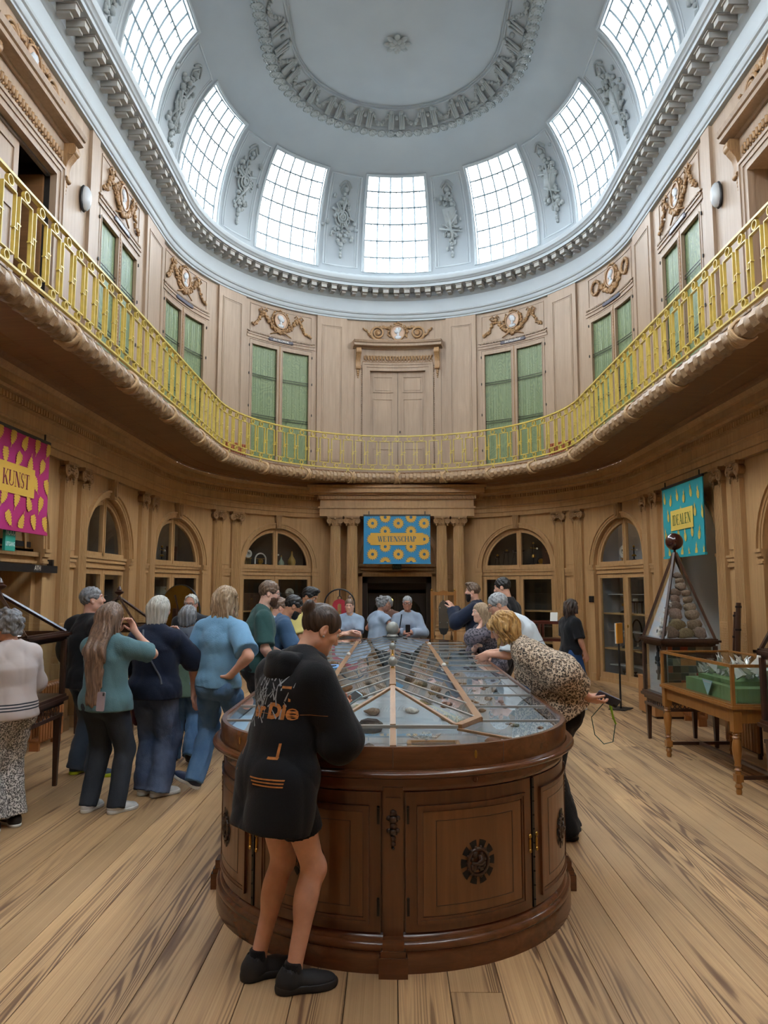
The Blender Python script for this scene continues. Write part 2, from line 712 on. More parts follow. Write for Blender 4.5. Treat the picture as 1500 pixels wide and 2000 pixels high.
walls = {'far': MB(), 'left': MB(), 'right': MB(), 'near': MB()}
for k in range(-4, 5):
 mb = walls[side(k)]
 g = 1 if k >= 0 else -1
 a = abs(k)
 sc = g * BAYS[a]
 if k == 0:
  # the portal: door opening 1.54 wide, 2 m high
  for q in (-1, 1):
   x0, x1 = sorted((q * 0.77, q * 1.35))
   mb.wbox(x0, x1, -0.4, 0, 0, ZT + 0.15)
  mb.wbox(-0.77, 0.77, -0.4, 0, 2.0, ZT + 0.15)
  continue
 lo = PAIRS[a - 2] if a > 1 else 1.35
 hi = PAIRS[a - 1] if a < 4 else 2 * BAYS[4] - PAIRS[2]
 s0, s1 = (lo, hi) if g > 0 else (-hi, -lo)
 arch_wall(mb, s0, s1, sc, 0.16 if a != 4 else 0.3, ZT + 0.15)
hi4 = 2 * BAYS[4] - PAIRS[2]
for i in range(60):
 s0 = hi4 + (2 * SMAX - 2 * hi4) * i / 60
 s1 = hi4 + (2 * SMAX - 2 * hi4) * (i + 1) / 60
 f = lambda s: s if s <= SMAX else s - 2 * SMAX
 a, b = P(f(s0)), P(f(s1) if s1 < SMAX + 1e-6 else s1 - 2 * SMAX)
 walls['near'].add([(a.x, a.y, 0), (b.x, b.y, 0), (b.x, b.y, ZC), (a.x, a.y, ZC)], [(0, 1, 2, 3)])
wall_lower = {}
for k, mb in walls.items():
 nm = {'far': 'wall_far', 'left': 'wall_left', 'right': 'wall_right', 'near': 'wall_near'}[k]
 wall_lower[k] = struct(mb.build(nm, OAK, bend=(k != 'near')))

# pilasters in pairs between the bays, each with its fluted shaft, capital, base and pedestal
def scroll(mb, x, y, z, r, g, M=None):
 """a volute facing the room"""
 pts = []
 for i in range(26):
  t = i / 25
  w = 2.2 * 2 * PI * t
  rr = r * (1 - 0.8 * t)
  pts.append((x + g * rr * math.sin(w), y + 0.012 * t, z + rr * math.cos(w) - r * 0.0))
 mb.tube(pts, [0.20 * r * (1 - 0.45 * i / 25) + 0.004 for i in range(26)], 6, 0, M)
 mb.ball((x, y + 0.012, z), (0.2 * r, 0.02, 0.2 * r), 6, 0, M)


def capital_mesh(w, proud, drops=True):
 """ionic capital in local x (along the wall), y (into the room), z; its top at z=0"""
 mb = MB()
 mb.box(-w * 0.64, w * 0.64, 0, proud + 0.05, -0.035, 0)
 mb.box(-w * 0.60, w * 0.60, 0, proud + 0.035, -0.05, -0.035)
 for g in (-1, 1):
  scroll(mb, g * w * 0.46, proud + 0.02, -0.115, 0.068, g)
  mb.tube([(g * w * 0.46, 0.0, -0.115), (g * w * 0.46, proud + 0.02, -0.115)], 0.062, 12)
  if drops:
   for i, (dz, r) in enumerate(((-0.19, 0.022), (-0.225, 0.018), (-0.255, 0.012))):
    mb.ball((g * w * 0.40, proud + 0.012, dz), (r, r * 0.8, r * 1.15), 6)
 mb.box(-w * 0.42, w * 0.42, 0, proud + 0.02, -0.135, -0.05)
 for i in range(5):
  mb.ball(((i - 2) * w * 0.17, proud + 0.02, -0.125), (0.02, 0.016, 0.028), 6)
 for i in range(9):
  a = -PI * i / 8
  mb.ball((w * 0.2 * math.cos(a), proud + 0.03, -0.07 + 0.02 * math.sin(a)), 0.016, 6)
 mb.ball((0, proud + 0.04, -0.045), (0.035, 0.02, 0.03), 8)
 return mb


PIL_W, PIL_O = 0.235, 0.065
cap_me = capital_mesh(PIL_W, PIL_O).mesh('capital', OAKC, smooth=50)
sh_mb = MB()
prof = [(-PIL_W / 2, 0), (-PIL_W / 2, PIL_O)]
NF = 6
fw = (PIL_W - 0.02) / NF
for i in range(NF):
 x = -PIL_W / 2 + 0.01 + i * fw
 prof += [(x + 0.006, PIL_O), (x + 0.010, PIL_O - 0.014), (x + fw - 0.010, PIL_O - 0.014), (x + fw - 0.006, PIL_O)]
prof += [(PIL_W / 2, PIL_O), (PIL_W / 2, 0)]
sh_mb.extrude(prof, 1.30, 3.05, 2)
sh_mb.box(-PIL_W / 2, PIL_W / 2, 0, PIL_O, 0.93, 1.30)
for i in range(NF):                       # the lower third: bead-filled flutes
 x = -PIL_W / 2 + 0.01 + (i + 0.5) * fw
 for j in range(11):
  z = 0.965 + j * 0.031
  sh_mb.box(x - 0.012, x + 0.012, PIL_O - 0.004, PIL_O + 0.007, z - 0.010, z + 0.010)
shaft_me = sh_mb.mesh('pilaster', OAK)
bs = MB()
for h0, h1, e in ((0.90, 0.935, 0.018), (0.865, 0.90, 0.032), (0.82, 0.865, 0.02), (0.74, 0.82, 0.045)):
 bs.box(-PIL_W / 2 - e, PIL_W / 2 + e, 0, PIL_O + e, h0, h1)
bs.box(-PIL_W / 2 - 0.03, PIL_W / 2 + 0.03, 0, PIL_O + 0.035, 0.14, 0.74)
bs.box(-PIL_W / 2 - 0.05, PIL_W / 2 + 0.05, 0, PIL_O + 0.055, 0, 0.14)
base_me = bs.mesh('pilaster_base', OAK)
PIL_D = 0.245
for g in (-1, 1):
 for j, sp in enumerate(PAIRS + [2 * BAYS[4] - PAIRS[2]]):
  w = wall_lower['far' if j == 0 else ('left' if g < 0 else 'right')]
  for d in (-PIL_D, PIL_D):
   s = g * sp + d
   p = link('pilaster', shaft_me, w, P(s), heading(s))
   link('capital', cap_me, p, (0, 0, 3.27))
   link('pilaster_base', base_me, p)
  mb = MB()                        # the strip between the two
  s0, s1 = g * sp - PIL_D + PIL_W / 2, g * sp + PIL_D - PIL_W / 2
  molding(mb, s0, s1, 1.98, ((0.03, 0.03), (0.04, 0.018), (0.05, 0.035), (0.03, 0.05)))
  mb.wbox(s0 + 0.03, s1 - 0.03, 0, 0.016, 1.0, 1.93)
  mb.wbox(s0 + 0.03, s1 - 0.03, 0, 0.016, 2.2, 3.2)
  mb.wbox(s0 - 0.02, s1 + 0.02, 0, 0.05, 0, 0.14)
  mb.wbox(s0 - 0.02, s1 + 0.02, 0, 0.04, 0.72, 0.8)
  mb.build('pilaster_infill', OAK, w, bend=True)

# arch surrounds, keystones, imposts
for k in range(-4, 5):
 if k == 0:
  continue
 sc = (1 if k > 0 else -1) * BAYS[abs(k)]
 w = wall_lower[side(k)]
 mb = MB()
 archivolt(mb, sc, HW, HW + 0.035, 0, 0.018)
 archivolt(mb, sc, HW + 0.035, HW + 0.075, 0, 0.03)
 archivolt(mb, sc, HW + 0.075, HW + 0.105, 0, 0.055)
 mb.build('archivolt', OAK, w, bend=True)
 mb = MB()
 mb.extrude([(sc - 0.045, ZS + HW - 0.02), (sc + 0.045, ZS + HW - 0.02), (sc + 0.075, ZT), (sc - 0.075, ZT)], 0, 0.09, 1)
 mb.extrude([(sc - 0.03, ZS + HW + 0.02), (sc + 0.03, ZS + HW + 0.02), (sc + 0.05, ZT - 0.03), (sc - 0.05, ZT - 0.03)], 0.09, 0.11, 1)
 mb.build('keystone', OAKC, w, bend=True)
 mb = MB()
 for g in (-1, 1):
  a, b = sorted((sc + g * (HW - 0.02), sc + g * (HW + 0.12)))
  molding(mb, a, b, ZS - 0.17, ((0.03, 0.035), (0.05, 0.02), (0.05, 0.045), (0.04, 0.06)))
  mb.wbox(a + 0.015, b - 0.015, 0, 0.02, 0.14, ZS - 0.17)
  mb.wbox(a, b, 0, 0.045, 0, 0.14)
 mb.build('impost', OAK, w, bend=True)

# ------------------------------------------------------------------ entablature and gallery underside
EO = R - 3.10                                    # how far the gallery projects
ent = MB()
ent.sweep([(0, 3.27), (0.07, 3.27), (0.07, 3.355), (0.095, 3.36), (0.095, 3.44), (0.12, 3.455), (0.13, 3.475), (0.10, 3.49), (0.09, 3.50), (0.09, 3.625), (0.13, 3.64), (0.13, 3.71),
   (0.20, 3.725), (0.22, 3.75), (0.31, 3.755), (0.31, 3.83), (0.335, 3.84), (0.37, 3.885)], -12.6, 12.6)
entab = struct(ent.build('trim_1', OAK, bend=True))
d = MB()
for i in range(-200, 201):
 s = i * 0.062
 d.wbox(s - 0.018, s + 0.018, 0.12, 0.165, 3.645, 3.708, step=1)
stuff(d.build('dentil', OAK, entab, bend=True))
so = MB()
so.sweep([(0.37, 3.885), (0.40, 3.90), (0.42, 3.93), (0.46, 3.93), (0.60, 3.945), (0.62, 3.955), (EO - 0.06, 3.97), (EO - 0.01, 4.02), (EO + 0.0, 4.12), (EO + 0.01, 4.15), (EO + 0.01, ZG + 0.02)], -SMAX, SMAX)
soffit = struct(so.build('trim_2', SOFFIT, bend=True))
gf = MB()
gf.sweep([(EO + 0.02, ZG + 0.02), (EO + 0.02, ZG + 0.025), (-0.05, ZG + 0.025)], -SMAX, SMAX)
gallery_floor = struct(gf.build('floor_gallery', OAKP, bend=True))

# the carved leaf roll along the gallery's edge, bound with crossed ribbons
GO, GZ, GR = EO - 0.005, 4.045, 0.098


OAKG = wood('oak_leaf_roll', 'b39470', '5d432c', 0.45, 0, 6.0)  # lighter than the other carving; its highlights are put into the colour


def roll_mesh(s0, s1):
 mb = MB()
 n = int((s1 - s0) / 0.016)
 q = 22
 vs = []
 for i in range(n + 1):
  s = s0 + (s1 - s0) * i / n
  for j in range(q):
   w = 2 * PI * j / q
   row = (s - s0) / 0.11
   u = w / (2 * PI) * 7 + 0.5 * (int(row) % 2)
   fr = row - int(row)
   lat = abs((u % 1) - 0.5) * 2
   edge = fr * 0.9 + lat * lat * 0.55
   h = 0.016 * (1 - edge) if edge < 1 else -0.006
   r = GR + h + 0.006 * math.exp(-((lat) / 0.2) ** 2)
   mid = 1 - 0.10 * abs((s - (s0 + s1) / 2) / ((s1 - s0) / 2)) ** 2
   r *= mid
   vs.append((s, GO + r * math.cos(w), GZ + r * math.sin(w)))
 fs = [(i * q + j, i * q + (j + 1) % q, (i + 1) * q + (j + 1) % q, (i + 1) * q + j) for i in range(n) for j in range(q)]
 return mb.add(vs, fs)


RR = 3.09                                          # railing radius


def L2S(l):
 """length along the railing -> s on the wall line"""
 q = RR * PI / 2
 g = 1 if l >= 0 else -1
 a = abs(l)
 return g * (a / RR * R if a <= q else LA + a - q)


RL = [0, 0.97, 1.98, 3.05, 4.5, 6.05, 7.58, 9.1, 10.65, 12.2, 13.7]
RPOS = sorted({round(L2S(g * l), 4) for l in RL for g in (-1, 1)})
for a, b in zip(RPOS[:-1], RPOS[1:]):
 roll_mesh(a + 0.03, b - 0.03).build('leaf_garland', OAKG, soffit, bend=True, smooth=40)
RIB = wood('oak_ribbon', 'c4a57c', '9a7852', 0.5, 0, 3)
for c in RPOS:
 mb = MB()
 for g in (-1, 1):
  pts = []
  for j in range(17):
   w = -PI * 0.75 + 1.6 * PI * j / 16
   pts.append((c + g * 0.085 * math.cos(j / 16 * PI), GO + (GR + 0.012) * math.cos(w), GZ + (GR + 0.012) * math.sin(w)))
  mb.tube(pts, 0.019, 6)
  mb.tube([(p[0] + 0.028, p[1], p[2]) for p in pts], 0.015, 6)
 mb.tube([(c, GO + 0.96 * GR * math.cos(2 * PI * j / 16), GZ + 0.96 * GR * math.sin(2 * PI * j / 16)) for j in range(16)], 0.03, 6, closed=True)
 mb.build('ribbon', RIB, soffit, bend=True, smooth=60)

# ------------------------------------------------------------------ portal at the far end
por = MB()
PY = 15.78                                        # front plane of the portal
por.box(XC - 1.66, XC + 1.66, PY, 16.5, 3.27, 3.44)
por.box(XC - 1.69, XC + 1.69, PY - 0.03, 16.5, 3.44, 3.48)
por.box(XC - 1.65, XC + 1.65, PY + 0.01, 16.5, 3.48, 3.63)
por.box(XC - 1.70, XC + 1.70, PY - 0.04, 16.5, 3.63, 3.72)
por.box(XC - 1.78, XC + 1.78, PY - 0.12, 16.5, 3.72, 3.76)
por.box(XC - 1.86, XC + 1.86, PY - 0.20, 16.5, 3.76, 3.86)
por.box(XC - 1.90, XC + 1.90, PY - 0.24, 16.5, 3.86, 3.92)
portal = struct(por.build('trim_3', OAK))
d = MB()
for i in range(-27, 28):
 x = XC + i * 0.062
 d.box(x - 0.018, x + 0.018, PY - 0.075, PY - 0.03, 3.645, 3.71)
stuff(d.build('dentil', OAK, portal))
COLX = (-1.33, -0.965, 0.965, 1.33)
col_cap = MB()
for g in (-1, 1):
 for yy in (-0.135, 0.135):
  scroll(col_cap, g * 0.115, yy, -0.10, 0.062, g)
 col_cap.tube([(g * 0.115, -0.135, -0.10), (g * 0.115, 0.135, -0.10)], 0.058, 12)
 col_cap.ball((g * 0.12, -0.13, -0.185), (0.018, 0.016, 0.028), 6)
col_cap.box(-0.17, 0.17, -0.16, 0.16, -0.035, 0)
col_cap.lathe([(0.11, -0.2), (0.125, -0.17), (0.13, -0.12), (0.14, -0.035)], n=20)
for i in range(12):
 a = 2 * PI * i / 12
 col_cap.ball((0.128 * math.cos(a), 0.128 * math.sin(a), -0.15), (0.018, 0.018, 0.028), 6)
col_cap.ball((0, -0.15, -0.05), (0.035, 0.02, 0.03), 8)
colcap_me = col_cap.mesh('capital', OAKC, smooth=50)
cs = MB()
nfl = 20
for (z0, z1, r0, r1, fl) in ((0.95, 1.30, 0.128, 0.127, 0.0), (1.30, 3.07, 0.126, 0.110, 0.011)):
 vs = []
 q = nfl * 4
 for z, r in ((z0, r0), (z1, r1)):
  for i in range(q):
   vs.append(((r - (fl if i % 4 in (1, 2) else 0)) * math.cos(2 * PI * i / q), (r - (fl if i % 4 in (1, 2) else 0)) * math.sin(2 * PI * i / q), z))
 cs.add(vs, [(i, (i + 1) % q, q + (i + 1) % q, q + i) for i in range(q)])
for i in range(nfl):
 a = 2 * PI * (i + 0.5) / nfl
 for j in range(10):
  cs.ball((0.127 * math.cos(a), 0.127 * math.sin(a), 0.975 + j * 0.033), (0.013, 0.013, 0.013), 5)
colsh_me = cs.mesh('column', OAK)
cb = MB()
cb.lathe([(0.128, 0.96), (0.145, 0.945), (0.145, 0.92), (0.135, 0.905), (0.135, 0.88), (0.165, 0.86), (0.165, 0.83), (0.15, 0.81)], n=24)
cb.box(-0.17, 0.17, -0.17, 0.17, 0.74, 0.82)
cb.box(-0.155, 0.155, -0.155, 0.155, 0.12, 0.74)
cb.box(-0.175, 0.175, -0.175, 0.175, 0, 0.12)
colb_me = cb.mesh('pedestal', OAK, smooth=40)
for x in COLX:
 c = link('column', colsh_me, portal, (XC + x, PY + 0.17, 0))
 link('capital', colcap_me, c, (0, 0, 3.27))
 link('pedestal', colb_me, c)
# door surround, lintel panel, dark lobby with its glazed doors
db = MB()
for g in (-1, 1):
 a, b = sorted((g * 0.77, g * 0.86))
 db.box(XC + a, XC + b, 16.42, 16.6, 0, 2.06)
db.box(XC - 0.86, XC + 0.86, 16.42, 16.6, 1.99, 2.08)
db.box(XC - 0.80, XC + 0.80, 16.45, 16.5, 2.13, 2.17)
db.box(XC - 0.86, XC + 0.86, 16.40, 16.5, 2.21, 2.27)
for g in (-1, 1):
 db.box(XC + g * 1.15 - 0.12, XC + g * 1.15 + 0.12, 16.33, 16.45, 1.95, 2.02)
 db.box(XC + g * 1.15 - 0.12, XC + g * 1.15 + 0.12, 16.36, 16.45, 2.05, 2.10)
for i in range(14):
 a, b = PI * i / 14, PI * (i + 1) / 14
 for r0, r1, o in ((0.86, 0.94, 0.05), (0.94, 0.98, 0.08)):
  q = [(XC - r * math.cos(t), 16.5 - o - 0.06, 2.27 + r * math.sin(t)) for t in (a, b) for r in (r0, r1)]
  q += [(p[0], 16.6, p[2]) for p in q]
  db.add(q, [(0, 1, 3, 2), (0, 4, 6, 2), (1, 5, 7, 3)])
struct(db.build('trim_4', OAK))
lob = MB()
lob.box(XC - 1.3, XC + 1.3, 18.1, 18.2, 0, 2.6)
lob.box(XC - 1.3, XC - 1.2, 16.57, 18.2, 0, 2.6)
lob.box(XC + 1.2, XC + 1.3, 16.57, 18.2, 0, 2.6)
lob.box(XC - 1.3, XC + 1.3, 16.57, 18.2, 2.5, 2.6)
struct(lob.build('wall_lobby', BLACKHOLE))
dr = MB()
EB = wood('ebonised_door', '2a1d17', '17100c', 0.35, 2)
for g in (-1, 1):
 a, b = sorted((g * 0.66, g * 0.77))
 dr.box(XC + a, XC + b, 16.62, 16.78, 0, 2.0)
dr.box(XC - 0.77, XC + 0.77, 16.62, 16.78, 1.85, 2.0)
dr.box(XC - 0.66, XC + 0.66, 17.2, 17.26, 1.62, 1.85)
for g in (-1, 1):
 a, b = sorted((g * 0.60, g * 0.66))
 dr.box(XC + a, XC + b, 17.2, 17.26, 0, 1.7)
 a, b = sorted((g * 0.008, g * 0.06))
 dr.box(XC + a, XC + b, 17.2, 17.26, 0, 1.7)
 a, b = sorted((g * 0.06, g * 0.60))
 dr.box(XC + a, XC + b, 17.21, 17.25, 0, 0.8)
 for i in range(8):                  # curved heads of the two door leaves
  t0, t1 = i / 8, (i + 1) / 8
  z0, z1 = 1.05 + 0.5 * math.sqrt(max(0, 1 - t0 ** 2)), 1.05 + 0.5 * math.sqrt(max(0, 1 - t1 ** 2))
  dr.add([(XC + g * (0.06 + 0.54 * t0), 17.2, z0), (XC + g * (0.06 + 0.54 * t1), 17.2, z1), (XC + g * (0.06 + 0.54 * t1), 17.2, 1.7), (XC + g * (0.06 + 0.54 * t0), 17.2, 1.7)], [(0, 1, 2, 3)])
dr.box(XC - 0.6, XC + 0.6, 17.6, 17.62, 0.0, 1.05, 1)
RED = mk('dark_red_hanging', '5a1f1d', 0.8)
door1 = struct(dr.build('door_1', [EB, RED]))
for g in (-1, 1):
 a, b = sorted((g * 0.06, g * 0.60))
 MB().box(XC + a, XC + b, 17.222, 17.228, 0.8, 1.56).build('glass', GLASS, door1)
MB().ball((XC - 0.02, 17.19, 0.98), 0.02, 8).build('handle', BRASS, door1)
lm = thing('lobby_lamp', 'small warm globe lamp glowing in the dark lobby beyond the far doorway', 'lamp', (XC - 0.13, 17.5, 1.45))
MB().ball((0, 0, 0), 0.045, 12).build('globe', glow('warm_globe', 'ffd070', 6.0), lm, smooth=180)
MB().tube([(0, 0.02, 0.04), (0, 0.02, 0.3)], 0.008, 6).build('stem', BRASS, lm)
MB().lathe([(0.03, 0.30), (0.012, 0.33), (0.0, 0.34)], n=10).build('ceiling_cap', BRASS, lm)

# ------------------------------------------------------------------ upper wall
uw = {'far': MB(), 'left': MB(), 'right': MB()}


def rim(mb, s0, s1, z0, z1, o, w=0.03, h=0.018, mi=0):
 """a moulded rectangular frame standing proud of o"""
 mb.wbox(s0, s1, o, o + h, z1 - w, z1, mi)
 mb.wbox(s0, s1, o, o + h, z0, z0 + w, mi)
 mb.wbox(s0, s0 + w, o, o + h, z0 + w, z1 - w, mi)
 mb.wbox(s1 - w, s1, o, o + h, z0 + w, z1 - w, mi)


DW = {0: 0.66, 4: 0.92}                            # half width of the upper doors
for k in range(-4, 5):
 mb = uw[side(k)]
 a = abs(k)
 g = 1 if k >= 0 else -1
 sc = g * BAYS[a]
 hw = DW.get(a, 0.80)
 ztop = {0: 6.71, 4: 6.80}.get(a, 7.06)
 zbot = ZG if a in DW else 4.28
 if a == 0:
  s0, s1 = -1.43, 1.43
 else:
  lo = PAIRS[a - 2] if a > 1 else 1.43
  hi = PAIRS[a - 1] if a < 4 else 2 * BAYS[4] - PAIRS[2]
  s0, s1 = (lo, hi) if g > 0 else (-hi, -lo)
 mb.wbox(s0, sc - hw, -0.1, 0, ZG, ZC + 0.05)
 mb.wbox(sc + hw, s1, -0.1, 0, ZG, ZC + 0.05)
 mb.wbox(sc - hw, sc + hw, -0.1, 0, ztop, ZC + 0.05)
 if zbot > ZG:
  mb.wbox(sc - hw, sc + hw, -0.1, 0, ZG, zbot)
wall_upper = {k: struct(mb.build({'far': 'wall_far_upper', 'left': 'wall_left_upper', 'right': 'wall_right_upper'}[k], OAKP, bend=True)) for k, mb in uw.items()}

# raised piers between the bays of the gallery
PIERS = [(1.15, 1.86), (3.66, 4.42), (6.46, 7.36), (9.36, 9.62)]
for g in (-1, 1):
 for j, (a, b) in enumerate(PIERS):
  s0, s1 = (a, b) if g > 0 else (-b, -a)
  w = wall_upper['far' if j < 2 else ('left' if g < 0 else 'right')]
  mb = MB()
  mb.wbox(s0, s1, 0, 0.045, ZG, ZC + 0.02)
  if j < 3:
   rim(mb, s0 + 0.11, s1 - 0.11, 4.55, 7.68, 0.045, 0.022, 0.012)
   rim(mb, s0 + 0.15, s1 - 0.15, 4.59, 7.64, 0.045, 0.012, 0.006)
  mb.wbox(s0 - 0.01, s1 + 0.01, 0, 0.07, ZG, ZG + 0.2)
  mb.build('pier', OAKP, w, bend=True)

# ------------------------------------------------------------------ white cornice
co = MB()
CORN = [(0.0, 7.86), (0.055, 7.87), (0.055, 7.905), (0.075, 7.915), (0.095, 7.955), (0.095, 7.985), (0.12, 8.00), (0.13, 8.03), (0.11, 8.045), (0.10, 8.06), (0.10, 8.32), (0.125, 8.335), (0.15, 8.37), (0.17, 8.385),
  (0.17, 8.50), (0.46, 8.50), (0.46, 8.56), (0.485, 8.57), (0.50, 8.595), (0.53, 8.61), (0.55, 8.66), (0.55, 8.69), (0.18, 8.80), (0.17, 8.90)]
co.sweep(CORN, -SMAX, SMAX)
cornice = struct(co.build('trim_5', PLASTERB, bend=True, smooth=35))
dm = MB()
# a modillion block with a stepped underside, local y into the room
dm.box(-0.062, 0.062, 0.16, 0.40, 8.40, 8.505)
dm.box(-0.075, 0.075, 0.16, 0.42, 8.478, 8.505)
dm.box(-0.045, 0.045, 0.16, 0.33, 8.365, 8.40)
mod_me = dm.mesh('modillion', mk('modillion_paint', '9f9d98', 0.75, 0, 0.03))  # modillions in one even warm grey, a little darker than the cornice
n_mod = 92
for i in range(-n_mod // 2, n_mod // 2 + 1):
 s = i * 0.262
 if abs(s) < 12.2:
  link('modillion', mod_me, cornice, P(s), heading(s))

# ------------------------------------------------------------------ dome
CA, CB, CZ, CR = 1.58, 2.45, 8.90, 2.42          # the cove's half axes, springing height, inner radius
WT0, WT1, WS = 0.03, 0.955, 0.775


def C(s, t, o=0.0):
 """a point on the cove: t the angle up the curve, o metres into the room"""
 r = CR + CA * math.cos(t)
 z = CZ + CB * math.sin(t)
 nx, nz = math.cos(t) / CA, math.sin(t) / CB
 l = math.hypot(nx, nz)
 return P(s, R - r + o * nx / l, z - o * nz / l)


ALLB = [g * b for b in BAYS for g in ((-1, 1) if b else (1,))] + [g * (2 * BAYS[4] - b) for b in BAYS[:4] for g in (-1, 1) if 2 * BAYS[4] - b < SMAX + 0.01]
ALLB = sorted({round(b, 3) for b in ALLB if b > -SMAX + 0.05})
sb = set([-SMAX, SMAX])
for b in ALLB:
 for e in (-WS, WS):
  x = b + e
  if x > SMAX:
   x -= 2 * SMAX
  sb.add(round(x, 4))
sb = sorted(sb)
fine = []
for a, b in zip(sb[:-1], sb[1:]):
 n = max(1, int(math.ceil((b - a) / 0.2)))
 fine += [a + (b - a) * i / n for i in range(n)]
fine.append(sb[-1])
ts = [-0.02, WT0] + [WT0 + (WT1 - WT0) * i / 10 for i in range(1, 11)] + [WT1 + (PI / 2 - WT1) * i / 8 for i in range(1, 9)]
dome = MB()
for a, b in zip(fine[:-1], fine[1:]):
 mid = (a + b) / 2
 inw = any(abs(mid - w) < WS or abs(mid - w + 2 * SMAX) < WS or abs(mid - w - 2 * SMAX) < WS for w in ALLB)
 for t0, t1 in zip(ts[:-1], ts[1:]):
  if inw and t0 >= WT0 - 1e-6 and t1 <= WT1 + 1e-6:
   continue
  dome.add([C(a, t0), C(b, t0), C(b, t1), C(a, t1)], [(0, 1, 2, 3)])
ZTOP = CZ + CB
# the moulded band and the flat ceiling
band = [(CR, ZTOP), (CR - 0.03, ZTOP - 0.03), (CR - 0.05, ZTOP - 0.03), (CR - 0.09, ZTOP - 0.07), (CR - 0.17, ZTOP - 0.05), (CR - 0.20, ZTOP - 0.0), (CR - 0.22, ZTOP + 0.0), (CR - 0.22, ZTOP + 0.02), (CR - 0.50, ZTOP + 0.20), (CR - 0.50, ZTOP + 0.185),
  (CR - 0.53, ZTOP + 0.185), (CR - 0.53, ZTOP + 0.215), (CR - 0.56, ZTOP + 0.215), (CR - 0.56, ZTOP + 0.25)]
bm_ = MB()
bm_.sweep([(R - r, z) for r, z in band], -SMAX, SMAX)
dome.v += [tuple(P(*p)) for p in bm_.v] if False else []
k0 = len(dome.v)
dome.v += [tuple(P(*p)) for p in bm_.v]
dome.f += [tuple(i + k0 for i in f) for f in bm_.f]
dome.m += [0] * len(bm_.f)
nn = 120
ring = [tuple(P(-SMAX + 2 * SMAX * i / nn, R - (CR - 0.40), ZTOP + 0.245)) for i in range(nn)]
dome.add(ring, [tuple(range(nn))])
ceiling = struct(dome.build('ceiling', PLASTER, smooth=30, weld=True))

# rosettes on the flat ceiling
ro = MB()
for ringn, (n, r, l, w) in enumerate(((8, 0.16, 0.10, 0.055), (8, 0.09, 0.07, 0.045))):
 for i in range(n):
  a = 2 * PI * (i + 0.5 * ringn) / n
  M = Matrix.Translation((r * math.cos(a), r * math.sin(a), -0.02 - 0.02 * ringn)) @ Matrix.Rotation(a, 4, 'Z')
  ro.ball((0, 0, 0), (l, w, 0.03), 8, 0, M)
ro.ball((0, 0, -0.05), (0.05, 0.05, 0.04), 10)
ro_me = ro.mesh('rosette', RELIEF, smooth=180)
for y in (YC + 0.1, Y0, 2 * Y0 - YC):
 link('rosette', ro_me, ceiling, (XC, y, ZTOP + 0.245))

# leaf moulding round the ceiling: ovals with a scored face
lf = MB()
vs, fs = [], []
lf.ball((0, 0, 0), (0.085, 0.115, 0.03), 12)
for i in range(14):
 a = 2 * PI * i / 14
 lf.ball((0.082 * math.cos(a), 0.112 * math.sin(a), -0.012), 0.014, 5)
for i in range(9):
 lf.ball((random.uniform(-0.05, 0.05), random.uniform(-0.07, 0.07), -0.026), 0.014, 5)
leaf_me = lf.mesh('acanthus_leaf', RELIEF, smooth=180)
rl = (CR - 0.10) / R
nleaf = 0
s = -9.6
while s < 9.6:
 ps = P(s, R - (CR - 0.10), ZTOP - 0.055)
 o = link('acanthus_leaf', leaf_me, ceiling, ps, heading(s))
 s += 0.19 / (rl if abs(s) < LA else 1.0)
# swags with fluted bracket pairs in the ceiling's inner band: built flat, bent to the band
def bandpt(s, u, o=0.0):
 """u 0..1 up the sloping band, o proud of it"""
 r = CR - 0.22 - 0.28 * u
 z = ZTOP + 0.02 + 0.18 * u
 return P(s, R - r - 0.54 * o * 0 + 0.0, z - o)


def swag(s0, s1, k):
 mb = MB()
 n = 16
 for i in range(n + 1):
  t = i / n
  s = s0 + (s1 - s0) * t
  sag = 0.75 - 0.62 * math.sin(PI * t)
  for j in range(2):
   mb.ball(bandpt(s + random.uniform(-.02, .02), sag + random.uniform(-.08, .08), 0.02), random.uniform(0.024, 0.040), 6, jit=0.2)
 return mb


sw = 0
BSTEP = 1.36
for i in range(-7, 7):
 s0, s1 = (i + 0.5 - 0.5) * BSTEP, (i + 1) * BSTEP
 kf = 1.0
 w = swag(s0 + 0.36, s1 - 0.36, kf)
 for c in (s0, ):
  for dd in (-0.22, 0.22):
   for f in (-0.06, 0.0, 0.06):
    pts = [bandpt(c + dd + f * (1 + 0.5 * u), u, 0.05 * (1 - u) + 0.02) for u in (0.02, 0.3, 0.6, 0.9)]
    w.tube(pts, [0.030, 0.026, 0.022, 0.02], 6)
   w.ball(bandpt(c + dd, 0.92, 0.02), 0.05, 8)
  w.ball(bandpt(c, 0.6, 0.02), 0.05, 8)
 w.build('festoon', RELIEF, ceiling, smooth=180)

